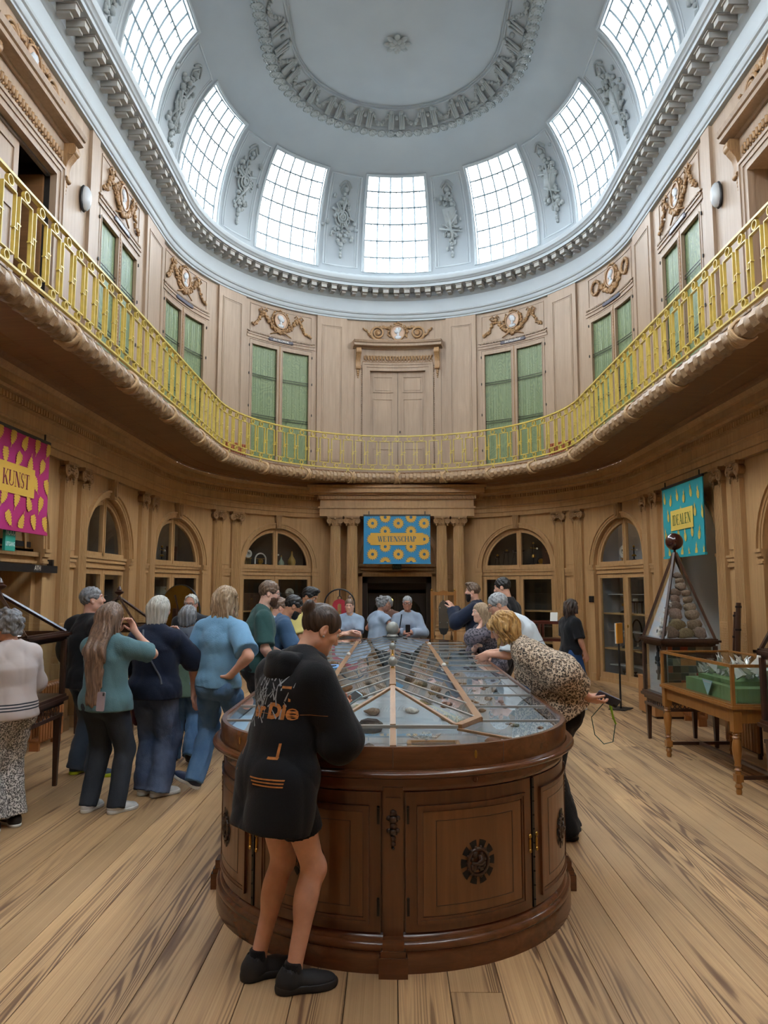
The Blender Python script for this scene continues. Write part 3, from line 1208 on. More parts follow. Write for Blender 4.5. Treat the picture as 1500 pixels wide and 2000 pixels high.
# windows: a moulded casing, a 5 x 6 grid of panes and the bars between them
for wi, b in enumerate(ALLB):
 fr = MB()
 # reveal + bolection casing
 out = []
 for (t, s) in [(WT0, -WS), (WT1, -WS), (WT1, WS), (WT0, WS)]:
  out.append((t, s))
 def edge(t0, s0, t1, s1, n):
  return [(t0 + (t1 - t0) * i / n, s0 + (s1 - s0) * i / n) for i in range(n)]
 loop = edge(WT0, -WS, WT1, -WS, 10) + edge(WT1, -WS, WT1, WS, 8) + edge(WT1, WS, WT0, WS, 10) + edge(WT0, WS, WT0, -WS, 8)
 def grow(t, s, k):
  st = 0.5 * (WT0 + WT1)
  return (t + (k / 2.1 if t > st else -k * 0.2 / 2.1) * (1 if abs(abs(s) - WS) > 1e-6 or t in (WT0, WT1) else 0), s + (k if s > WS - 1e-6 else (-k if s < -WS + 1e-6 else 0)))
 rings = []
 for k, o in ((0.075, 0.0), (0.07, 0.025), (0.035, 0.03), (0.03, 0.012), (0.0, 0.012), (0.0, -0.13)):
  rings.append([C(b + grow(t, s, k)[1], grow(t, s, k)[0], o) for t, s in loop])
 L = len(loop)
 vs = [p for r in rings for p in r]
 fs = [(a * L + i, a * L + (i + 1) % L, (a + 1) * L + (i + 1) % L, (a + 1) * L + i) for a in range(len(rings) - 1) for i in range(L)]
 fr.add(vs, fs)
 win = struct(fr.build('window_%d' % (wi + 1), PLASTERB, smooth=30))
 bars = MB()
 for i in range(1, 5):
  s = b - WS + 2 * WS * i / 5
  bars.tube([C(s, WT0 + (WT1 - WT0) * j / 12, -0.085) for j in range(13)], 0.022, 4)
 for j in range(0, 7):
  t = WT0 + (WT1 - WT0) * j / 6
  bars.tube([C(b - WS + 2 * WS * i / 10, t, -0.085) for i in range(11)], 0.022, 4)
  if 0 < j < 6:
   for i in range(5):
    s = b - WS + 2 * WS * (i + 0.5) / 5
    bars.tube([C(s, t, -0.08), C(s, t - 0.028, -0.08)], 0.013, 4)
 for e in (-1, 1):
  bars.tube([C(b + e * (WS - 0.008), WT0 + (WT1 - WT0) * j / 12, -0.085) for j in range(13)], 0.012, 4)
 bars.build('glazing_bar', MUNT, win)
 for i in range(5):
  for j in range(6):
   s0, s1 = b - WS + 2 * WS * i / 5, b - WS + 2 * WS * (i + 1) / 5
   t0, t1 = WT0 + (WT1 - WT0) * j / 6, WT0 + (WT1 - WT0) * (j + 1) / 6
   MB().add([C(s0, t0, -0.1), C(s1, t0, -0.1), C(s1, t1, -0.1), C(s0, t1, -0.1)], [(0, 1, 2, 3)]).build('pane', PANE, win)

# plaster trophies on the ribs between the windows
def trophy(sc, seed):
 q = random.Random(seed)
 mb = MB()
 T0, T1 = 0.10, 0.90
 Z = lambda u: T0 + (T1 - T0) * u
 ball = lambda ds, u, r, rz=None, o=0.025: mb.ball(tuple(C(sc + ds * 1.5, Z(u), o)), (r * 1.25, r * 1.25, (rz or r) * 1.2), 6, jit=0.15)
 # ribbon bow at the head, stem, drums and boards, foliage, tassel
 for g in (-1, 1):
  pts = [C(sc + g * 0.17 * math.sin(w), Z(0.93) + 0.035 * math.cos(2 * w), 0.015) for w in np.linspace(0, PI, 10)]
  mb.tube(pts, 0.018, 5)
  mb.tube([C(sc, Z(0.93), .015), C(sc + g * 0.12, Z(0.86), .02), C(sc + g * 0.09, Z(0.80), .01)], [0.02, 0.018, 0.008], 5)
 mb.tube([C(sc + 0.02 * math.sin(9 * u), Z(u), 0.005) for u in np.linspace(0.04, 0.95, 20)], 0.014, 5)
 for u in (0.86, 0.80, 0.74):
  ball(q.uniform(-.02, .02), u, q.uniform(.035, .055))
 # main emblem: a tilted board or a disc with rods across it
 if seed % 2:
  a = q.uniform(-0.4, 0.4)
  pts = []
  for dx, du in ((-0.14, -0.10), (0.14, -0.10), (0.16, 0.11), (-0.16, 0.11)):
   pts.append((dx * math.cos(a) - du * 2 * math.sin(a), 0.52 + du * math.cos(a) + dx * 0.5 * math.sin(a)))
  fr_, bk_ = [C(sc + x, Z(u), 0.06) for x, u in pts], [C(sc + x, Z(u), 0.0) for x, u in pts]
  mb.add(fr_ + bk_, [(0, 1, 2, 3), (0, 1, 5, 4), (1, 2, 6, 5), (2, 3, 7, 6), (3, 0, 4, 7)])
 else:
  for r, o in ((0.19, 0.04), (0.12, 0.065), (0.06, 0.08)):
   ctr = [C(sc + r * math.cos(w), Z(0.52) + r * 0.47 * math.sin(w), o) for w in np.linspace(0, 2 * PI, 17)[:-1]]
   mb.tube(ctr, 0.02, 5, closed=True)
  ball(0, 0.52, 0.09, o=0.0)
 for i in range(7):
  a = q.uniform(0, PI)
  l = q.uniform(0.22, 0.38)
  du = 0.47 * l * math.sin(a) / (T1 - T0)
  c0 = q.uniform(0.35, 0.6)
  mb.tube([C(sc - l * .8 * math.cos(a), Z(c0 - du), 0.04), C(sc + l * .8 * math.cos(a), Z(c0 + du), 0.05)], [q.uniform(.012, .024), q.uniform(.018, .034)], 5)
 for i in range(46):
  u = q.choice((q.gauss(0.5, 0.13), q.gauss(0.28, 0.06), q.gauss(0.68, 0.05)))
  u = min(0.9, max(0.15, u))
  ball(q.gauss(0, 0.10) * (1.2 if u > 0.35 else 0.7), u, q.uniform(0.02, 0.05), q.uniform(0.03, 0.06))
 for u, r in ((0.20, 0.045), (0.15, 0.03), (0.09, 0.035), (0.06, 0.03)):
  ball(0, u, r, r * 1.3)
 return mb


RIBS = [(BAYS[i] + BAYS[i + 1]) / 2 for i in range(4)]
RH = {0: 0.42, 1: 0.42, 2: 0.50, 3: 0.48}
for j, r in enumerate(RIBS):
 for g in (-1, 1):
  b = g * r
  h = RH[j]
  fr = MB()
  for hh, o in ((h, 0.02), (h - 0.06, 0.012)):
   pts = [C(b - hh, t, 0.0) for t in np.linspace(0.06, 0.94, 14)] + [C(b - hh + 2 * hh * i / 6, 0.94, 0.0) for i in range(1, 7)] + [C(b + hh, t, 0) for t in np.linspace(0.94, 0.06, 14)[1:]] + [C(b + hh - 2 * hh * i / 6, 0.06, 0) for i in range(1, 6)]
   fr.tube(pts, o, 6, closed=True)
  f = fr.build('relief_frame', PLASTERB, ceiling, smooth=60)
  trophy(b, 3 * j + (1 if g > 0 else 0) + (j % 2)).build('plaster_trophy', RELIEF, f, smooth=180)


# ================================================================== GALLERY FITTINGS
rail = thing('gallery_railing', 'yellow painted iron railing of linked frames and rings along the round gallery', 'railing', P(0, 0, ZG))
PITCH = 0.2625
mb = MB()
LMAX = 13.2
ro_ = R - RR
mb.sweep([(ro_ - 0.022, 4.935), (ro_ + 0.022, 4.935), (ro_ + 0.022, 4.958), (ro_ - 0.022, 4.958)], -L2S(LMAX), L2S(LMAX), 0.12, 0, True)
mb.build('top_rail', GILT, rail, bend=True)
mb = MB()
mb.sweep([(ro_ - 0.018, 4.215), (ro_ + 0.018, 4.215), (ro_ + 0.018, 4.235), (ro_ - 0.018, 4.235)], -L2S(LMAX), L2S(LMAX), 0.12, 0, True)
mb.build('bottom_rail', GILT, rail, bend=True)
un = MB()
W2, T, D = 0.0975, 0.0055, 0.015


def bar(x0, x1, z0, z1):
 un.box(min(x0, x1), max(x0, x1), -D, D, min(z0, z1), max(z0, z1))


def hoop(mb, x, z, r, w, d, n=16):
 vs, fs = [], []
 for i in range(n):
  a = 2 * PI * i / n
  for rr, y in ((r - w, -d), (r - w, d), (r + w, d), (r + w, -d)):
   vs.append((x + rr * math.cos(a), y, z + rr * math.sin(a)))
 for i in range(n):
  for j in range(4):
   k, l = (i + 1) % n, (j + 1) % 4
   fs.append((i * 4 + j, i * 4 + l, k * 4 + l, k * 4 + j))
 mb.add(vs, fs)


bar(-W2 - T, W2 + T, 4.825, 4.836)
bar(-W2 - T, W2 + T, 4.322, 4.333)
for g in (-1, 1):
 bar(g * W2 - T, g * W2 + T, 4.333, 4.825)
hoop(un, 0, 4.886, 0.042, T, D)
hoop(un, 0, 4.278, 0.038, T, D)
# the stepped link to the next frame
x0 = W2
gap = PITCH - 2 * W2
bar(x0 - 0.02, x0 + gap * 0.62, 4.592, 4.603)
bar(x0 + gap * 0.5, x0 + gap * 0.5 + 2 * T, 4.545, 4.603)
bar(x0 + gap * 0.38, x0 + gap + 0.02, 4.540, 4.551)
unit_me = un.mesh('baluster_frame', GILT, off=None)
ft = MB()
for g in (-1, 1):
 pts = [(g * 0.006, 0, 4.215), (g * 0.016, 0, 4.18), (g * 0.045, 0.0, 4.135), (g * 0.07, 0, 4.12)]
 ft.tube(pts, 0.009, 6)
foot_me = ft.mesh('rail_foot', GILT)
base = rail.location
for i in range(-49, 50):
 s = L2S(i * PITCH)
 p = P(s, ro_)
 link('baluster_frame', unit_me, rail, p - base, heading(s))
 if i % 4 == 0:
  q = link('rail_foot', foot_me, rail, p - base, heading(s))

# ------------------------------------------------------------------ carvings and medallions
def wpt(s, o, z):
 return P(s, o, z)


def blob_swag(mb, pts, r, n=34, seed=1):
 """clustered fruit and leaves along a line of (s, z) points"""
 q = random.Random(seed)
 P2 = [Vector((a, b)) for a, b in pts]
 seg = [(P2[i + 1] - P2[i]).length for i in range(len(P2) - 1)]
 tot = sum(seg)
 for k in range(n):
  d = tot * (k + 0.5) / n
  i = 0
  while i < len(seg) - 1 and d > seg[i]:
   d -= seg[i]
   i += 1
  p = P2[i].lerp(P2[i + 1], min(1, d / seg[i]))
  for _ in range(2):
   rr = r * q.uniform(0.5, 1.0)
   mb.ball((p.x + q.uniform(-r, r) * .6, 0.012 + q.uniform(0, 0.03), p.y + q.uniform(-r, r) * .6), (rr, rr * 0.8, rr), 6, jit=0.12)


def bust(mb, s, z, o, k, g=1, mi=0):
 """a small head in relief, in profile"""
 mb.ball((s, o, z + 0.035 * k), (0.052 * k, 0.022 * k, 0.065 * k), 10, mi)
 mb.ball((s + g * 0.035 * k, o, z + 0.01 * k), (0.03 * k, 0.018 * k, 0.04 * k), 8, mi)
 mb.ball((s + g * 0.062 * k, o, z + 0.03 * k), (0.012 * k, 0.01 * k, 0.016 * k), 6, mi)
 mb.ball((s - g * 0.03 * k, o, z + 0.055 * k), (0.045 * k, 0.024 * k, 0.05 * k), 8, mi)
 mb.ball((s - g * 0.005 * k, o, z - 0.045 * k), (0.028 * k, 0.016 * k, 0.05 * k), 8, mi)
 mb.ball((s - g * 0.005 * k, o - 0.004, z - 0.10 * k), (0.075 * k, 0.02 * k, 0.04 * k), 8, mi)


def disc(mb, s, z, r0, r1, o0, o1, n=24, mi=0, kx=1.0):
 vs = [(s + kx * r * math.cos(2 * PI * i / n), o, z + r * math.sin(2 * PI * i / n)) for r, o in ((r1, o0), (r1, o1), (r0, o1), (r0, o0)) for i in range(n)]
 fs = [(a * n + i, a * n + (i + 1) % n, (a + 1) * n + (i + 1) % n, (a + 1) * n + i) for a in range(3) for i in range(n)]
 mb.add(vs, fs, mi)


MEDW = mk('medallion_ground', 'b99c86', 0.6, 0, 0.06)


def medallion(parent, s, z, r, g=1, kx=0.9):
 mb = MB()
 disc(mb, s, z, r * 0.88, r, 0, 0.06, mi=0, kx=kx)
 n = 24
 mb.add([(s + kx * r * 0.9 * math.cos(2 * PI * i / n), 0.035, z + r * 0.9 * math.sin(2 * PI * i / n)) for i in range(n)], [tuple(range(n))], 1)
 m = mb.build('medallion', [OAKC, MEDW], parent, bend=True, smooth=40)
 mb = MB()
 bust(mb, s, z, 0.045, r * 6.2, g)
 mb.build('marble_profile', CARRARA, m, bend=True, smooth=180)


def carved_garland(parent, sc, zc, kind, seed):
 mb = MB()
 for g in (-1, 1):
  if kind == 'swag':
   blob_swag(mb, [(sc + g * 0.03, zc - 0.26), (sc + g * 0.22, zc - 0.16), (sc + g * 0.36, zc + 0.02), (sc + g * 0.44, zc + 0.12)], 0.045, 20, seed)
   blob_swag(mb, [(sc + g * 0.44, zc + 0.12), (sc + g * 0.52, zc - 0.03), (sc + g * 0.60, zc - 0.18), (sc + g * 0.72, zc - 0.24)], 0.038, 18, seed + 1)
   mb.tube([(sc + g * 0.44, 0.03, zc + 0.12), (sc + g * 0.50, 0.04, zc + 0.19), (sc + g * 0.56, 0.03, zc + 0.13), (sc + g * 0.50, 0.03, zc + 0.08)], 0.018, 6)
   mb.tube([(sc + g * 0.44, 0.03, zc + 0.12), (sc + g * 0.38, 0.04, zc + 0.20), (sc + g * 0.34, 0.03, zc + 0.14)], 0.016, 6)
   mb.tube([(sc + g * 0.26, 0.03, zc - 0.34), (sc, 0.045, zc - 0.22), (sc - g * 0.12, 0.03, zc - 0.17)], 0.014, 5)
  elif kind == 'wreath':
   for j in range(20):
    a = 2 * PI * j / 20
    mb.ball((sc + g * 0.52 + 0.12 * math.cos(a), 0.03, zc - 0.02 + 0.13 * math.sin(a)), (0.034, 0.026, 0.034), 6, jit=0.1)
   blob_swag(mb, [(sc + g * 0.03, zc - 0.26), (sc + g * 0.20, zc - 0.20), (sc + g * 0.34, zc - 0.06)], 0.05, 16, seed)
  else:
   # scrolling foliage over the doors
   pts = []
   for j in range(30):
    t = j / 29
    a = -PI * 0.5 + g * 0 + 2.2 * 2 * PI * t * 0.9
    r = 0.17 * (1 - 0.8 * t)
    pts.append((sc + g * (0.46 + r * math.cos(a)), 0.03 + 0.02 * t, zc - 0.02 + r * math.sin(a)))
   mb.tube(pts, [0.034 - 0.018 * j / 29 for j in range(30)], 6)
   blob_swag(mb, [(sc + g * 0.05, zc - 0.24), (sc + g * 0.30, zc - 0.20), (sc + g * 0.46, zc - 0.19)], 0.045, 14, seed)
   blob_swag(mb, [(sc + g * 0.2, zc + 0.08), (sc + g * 0.30, zc + 0.12), (sc + g * 0.40, zc + 0.12)], 0.04, 10, seed)
   blob_swag(mb, [(sc + g * 0.62, zc - 0.12), (sc + g * 0.72, zc + 0.02), (sc + g * 0.80, zc + 0.08)], 0.03, 10, seed)
   mb.ball((sc + g * 0.46, 0.04, zc - 0.02), (0.055, 0.03, 0.055), 8)
 blob_swag(mb, [(sc - 0.12, zc - 0.2), (sc, zc - 0.27), (sc + 0.12, zc - 0.2)], 0.045, 14, seed + 3)
 for g in (-1, 1):
  blob_swag(mb, [(sc + g * 0.19, zc - 0.12), (sc + g * 0.22, zc + 0.02), (sc + g * 0.15, zc + 0.17)], 0.03, 12, seed + 5)
 blob_swag(mb, [(sc - 0.1, zc + 0.2), (sc, zc + 0.235), (sc + 0.1, zc + 0.2)], 0.025, 8, seed + 5)
 mb.build('wood_carving', OAKC, parent, bend=True, smooth=180)
 medallion(parent, sc, zc, 0.19, 1 if seed % 2 else -1)


# ------------------------------------------------------------------ serif lettering for the banners
def serif(txt, size):
 """bold serif capitals as flat polygons; returns verts, faces centred on the origin"""
 T, t, sf = 0.17, 0.055, 0.05
 V, F = [], []
 pen = [0.0]

 def poly(pts):
  k = len(V)
  V.extend(((pen[0] + x), y) for x, y in pts)
  F.append(tuple(range(k, k + len(pts))))

 def rect(x0, x1, y0, y1):
  poly([(x0, y0), (x1, y0), (x1, y1), (x0, y1)])

 def dia(x0, y0, x1, y1, w):
  poly([(x0 - w / 2, y0), (x0 + w / 2, y0), (x1 + w / 2, y1), (x1 - w / 2, y1)])

 def ser(x, y, w):
  rect(x - w, x + w, y - sf / 2, y + sf / 2)

 def arc(cx, cy, rx, ry, a0, a1, w0, w1, n=12):
  """stroke thickest where it runs upright"""
  for i in range(n):
   p = []
   for j in (i, i + 1):
    a = a0 + (a1 - a0) * j / n
    w = w0 + (w1 - w0) * abs(math.cos(a)) ** 1.5
    p.append((a, w))
   q = [(cx + (rx - 0) * math.cos(a), cy + ry * math.sin(a)) for a, w in p] + [(cx + (rx - w) * math.cos(a), cy + (ry - min(w, t * 1.3)) * math.sin(a)) for a, w in p[::-1]]
   poly(q)

 wd = {'W': 1.02, 'E': 0.62, 'T': 0.66, 'N': 0.74, 'S': 0.56, 'C': 0.66, 'H': 0.78, 'A': 0.74, 'P': 0.60, 'K': 0.74, 'U': 0.74, 'I': 0.30, 'D': 0.72, 'L': 0.58}
 for ch in txt:
  w = wd[ch]
  x0 = 0.13
  if ch in 'EHPKDLI':
   rect(x0 - T / 2, x0 + T / 2, 0, 1)
   ser(x0, sf / 2, 0.13)
   ser(x0, 1 - sf / 2, 0.13)
  if ch in 'EL':
   rect(x0, w - 0.08, 0, t)
   poly([(w - 0.08, 0), (w - 0.04, 0.28), (w - 0.08, 0.28), (w - 0.17, 0)])
  if ch == 'E':
   rect(x0, w - 0.1, 1 - t, 1)
   poly([(w - 0.1, 1), (w - 0.07, 0.74), (w - 0.11, 0.74), (w - 0.2, 1)])
   rect(x0, w - 0.2, 0.48, 0.48 + t)
   rect(w - 0.22, w - 0.19, 0.4, 0.63)
  if ch == 'T':
   rect(w / 2 - T / 2, w / 2 + T / 2, 0, 1)
   ser(w / 2, sf / 2, 0.15)
   rect(0.03, w - 0.03, 1 - t, 1)
   for g in (0.03, w - 0.07):
    rect(g, g + 0.04, 0.7, 1)
  if ch == 'H':
   rect(w - 0.13 - T / 2, w - 0.13 + T / 2, 0, 1)
   ser(w - 0.13, sf / 2, 0.13)
   ser(w - 0.13, 1 - sf / 2, 0.13)
   rect(x0, w - 0.13, 0.48, 0.48 + t)
  if ch == 'N':
   rect(x0 - t / 2, x0 + t / 2, 0, 1)
   rect(w - 0.11 - t / 2, w - 0.11 + t / 2, 0, 1)
   dia(w - 0.13, 0, x0 + 0.02, 1, 0.2)
   ser(x0, sf / 2, 0.11)
   ser(w - 0.11, 1 - sf / 2, 0.1)
   ser(x0 - 0.02, 1 - sf / 2, 0.1)
  if ch == 'W':
   for a, b, c in ((0.14, 0.34, T), (0.50, 0.36, t), (0.50, 0.70, T), (0.90, 0.72, t)):
    dia(b, 0, a, 1, c)
   for a in (0.14, 0.52, 0.90):
    ser(a, 1 - sf / 2, 0.12)
  if ch == 'A':
   dia(0.12, 0, w / 2 - 0.02, 1, t)
   dia(w - 0.15, 0, w / 2 - 0.04, 1, 0.18)
   rect(0.2, w - 0.2, 0.3, 0.3 + t)
   ser(0.12, sf / 2, 0.11)
   ser(w - 0.14, sf / 2, 0.14)
  if ch == 'K':
   dia(x0 + 0.08, 0.4, w - 0.16, 1, t * 1.3)
   dia(w - 0.14, 0, x0 + 0.2, 0.58, 0.19)
   ser(w - 0.14, sf / 2, 0.13)
   ser(w - 0.16, 1 - sf / 2, 0.1)
  if ch == 'U':
   rect(x0 - T / 2, x0 + T / 2, 0.28, 1)
   rect(w - 0.13 - t / 2, w - 0.13 + t / 2, 0.28, 1)
   arc((w - 0.05) / 2 - 0.0, 0.29, (w - 0.22) / 2 + 0.05, 0.29, PI, 2 * PI, t, 0.11)
   ser(x0, 1 - sf / 2, 0.14)
   ser(w - 0.13, 1 - sf / 2, 0.11)
  if ch in 'PD':
   b = 0.46 if ch == 'P' else 0.0
   cy, ry = (1 + b) / 2, (1 - b) / 2
   arc(x0 + 0.1, cy, w - x0 - 0.16, ry, -PI / 2, PI / 2, t, T)
   rect(x0, x0 + 0.11, 1 - t, 1)
   rect(x0, x0 + 0.11, b, b + t)
  if ch == 'C':
   arc(w / 2 + 0.02, 0.5, w / 2 - 0.05, 0.51, 0.28 * PI, 1.72 * PI, t, T, 18)
   rect(w - 0.14, w - 0.10, 0.66, 0.98)
   rect(w - 0.14, w - 0.10, 0.02, 0.3)
  if ch == 'S':
   arc(w / 2, 0.745, w / 2 - 0.07, 0.265, 0.25 * PI, 1.45 * PI, t, 0.14, 12)
   arc(w / 2, 0.265, w / 2 - 0.06, 0.275, -0.8 * PI, 0.48 * PI, t, 0.15, 12)
   dia(w / 2 + 0.10, 0.38, w / 2 - 0.12, 0.62, 0.17)
   rect(w - 0.13, w - 0.09, 0.68, 0.98)
   rect(0.07, 0.11, 0.03, 0.32)
  pen[0] += w
 tw = pen[0]
 return [((x - tw / 2) * size, (y - 0.5) * size) for x, y in V], F


# ------------------------------------------------------------------ curtained bookcases on the gallery
PLATE = mk('black_name_plate', '3b3440', 0.4, 0, 0.1)
LETTER = mk('pale_lettering', 'd8d0c0', 0.6, 0, 0.02)
HINGE = mk('dark_iron_hinge', '2a2522', 0.4, 0.4)
ORD = {1: 'first', 2: 'second', 3: 'third'}
for k in (-3, -2, -1, 1, 2, 3):
 g = 1 if k > 0 else -1
 sc = g * BAYS[abs(k)]
 sd = 'right' if g > 0 else 'left'
 bc = thing('curtained_bookcase', 'green-curtained gallery bookcase, %s to the %s of the upper far door' % (ORD[abs(k)], sd), 'bookcase', P(sc, 0, 4.28), 0, 'curtained bookcases on the gallery')
 z0, z1, hw = 4.30, 7.05, 0.80
 mb = MB()
 mb.wbox(sc - hw, sc + hw, -0.35, -0.33, z0, z1)
 for q in (-1, 1):
  a, b = sorted((sc + q * hw, sc + q * (hw - 0.03)))
  mb.wbox(a, b, -0.35, -0.0, z0, z1)
 mb.wbox(sc - hw, sc + hw, -0.35, 0, z1 - 0.04, z1)
 mb.wbox(sc - hw, sc + hw, -0.35, 0, z0, z0 + 0.03)
 mb.wbox(sc - hw - 0.05, sc + hw + 0.05, 0, 0.03, z0 - 0.15, z0 + 0.02)
 mb.wbox(sc - hw - 0.05, sc + hw + 0.05, 0, 0.018, z1 - 0.01, z1 + 0.05)
 mb.build('bookcase_body', OAKP, bc, bend=True)
 for q in (-1, 1):
  a, b = sorted((sc + q * 0.006, sc + q * (hw - 0.035)))
  mb = MB()
  st = 0.062
  mb.wbox(a, a + st, -0.04, 0.006, z0 + 0.04, z1 - 0.05)
  mb.wbox(b - st, b, -0.04, 0.006, z0 + 0.04, z1 - 0.05)
  mb.wbox(a + st, b - st, -0.04, 0.006, z1 - 0.14, z1 - 0.05)
  mb.wbox(a + st, b - st, -0.04, 0.006, z0 + 0.04, z0 + 0.15)
  rim(mb, a + st - 0.012, b - st + 0.012, z0 + 0.138, z1 - 0.128, 0.006, 0.014, 0.008)
  d = mb.build('door', OAKP, bc, bend=True)
  mb = MB()
  for zz in (5.35, 6.22):
   for dz in (0, 0.05):
    mb.tube([(a + st + (b - a - 2 * st) * i / 6, -0.02, zz + dz) for i in range(7)], 0.007, 5)
  mb.build('curtain_rod', HINGE, d, bend=True)
  mb = MB()
  n = 40
  vs, fs = [], []
  for i in range(n + 1):
   s = a + st - 0.01 + (b - a - 2 * st + 0.02) * i / n
   o = -0.05 + 0.004 * math.sin(i * 1.7) + 0.003 * math.sin(i * 0.6 + k)
   vs += [(s, o, z0 + 0.13), (s, o, z1 - 0.12)]
   if i:
    j = 2 * (i - 1)
    fs.append((j, j + 1, j + 3, j + 2))
  mb.add(vs, fs)
  mb.build('curtain', CURTAIN, d, bend=True, smooth=60)
  for zz in (4.75, 5.55, 6.25, 6.86):
   h = MB()
   h.ball((sc + q * (hw - 0.02), 0.01, zz), (0.014, 0.014, 0.035), 6)
   h.build('hinge', HINGE, d, bend=True)
 mb = MB()
 mb.wbox(sc - 0.012, sc + 0.012, -0.03, 0.014, z0 + 0.04, z1 - 0.05)
 for i in range(44):
  zz = z0 + 0.1 + i * 0.058
  mb.box(sc - 0.006, sc + 0.006, 0.014, 0.02, zz, zz + 0.03)
 mb.build('centre_bead', OAKC, bc, bend=True)
 mb = MB()
 rim(mb, sc - hw + 0.03, sc + hw - 0.03, 7.20, 7.80, 0.0, 0.018, 0.012)
 mb.wbox(sc - hw - 0.04, sc + hw + 0.04, 0, 0.035, 7.10, 7.135)
 for i in range(46):
  s = sc - hw + 0.0 + i * 2 * hw / 46
  mb.box(s, s + 0.018, 0, 0.05, 7.14, 7.17)
 mb.wbox(sc - hw - 0.04, sc + hw + 0.04, 0, 0.03, 7.172, 7.19)
 op = mb.build('overpanel', OAKP, bc, bend=True)
 carved_garland(bc, sc, 7.56, 'wreath' if k == 2 else 'swag', 10 + k)
 mb = MB()
 mb.wbox(sc - 0.26, sc + 0.26, 0.015, 0.045, 7.075, 7.135)
 for q in (-1, 1):
  mb.ball((sc + q * 0.27, 0.03, 7.105), (0.05, 0.016, 0.042), 8)
 pl = mb.build('name_plate', PLATE, bc, bend=True)
 if abs(k) == 1:
  vs, fs = text_mesh('ENCYKLOPEDIE', 0.055)
  mb = MB()
  mb.add([(sc + x, 0.047, 7.105 + y) for x, y, z in vs], fs)
  mb.build('lettering', LETTER, pl, bend=True)

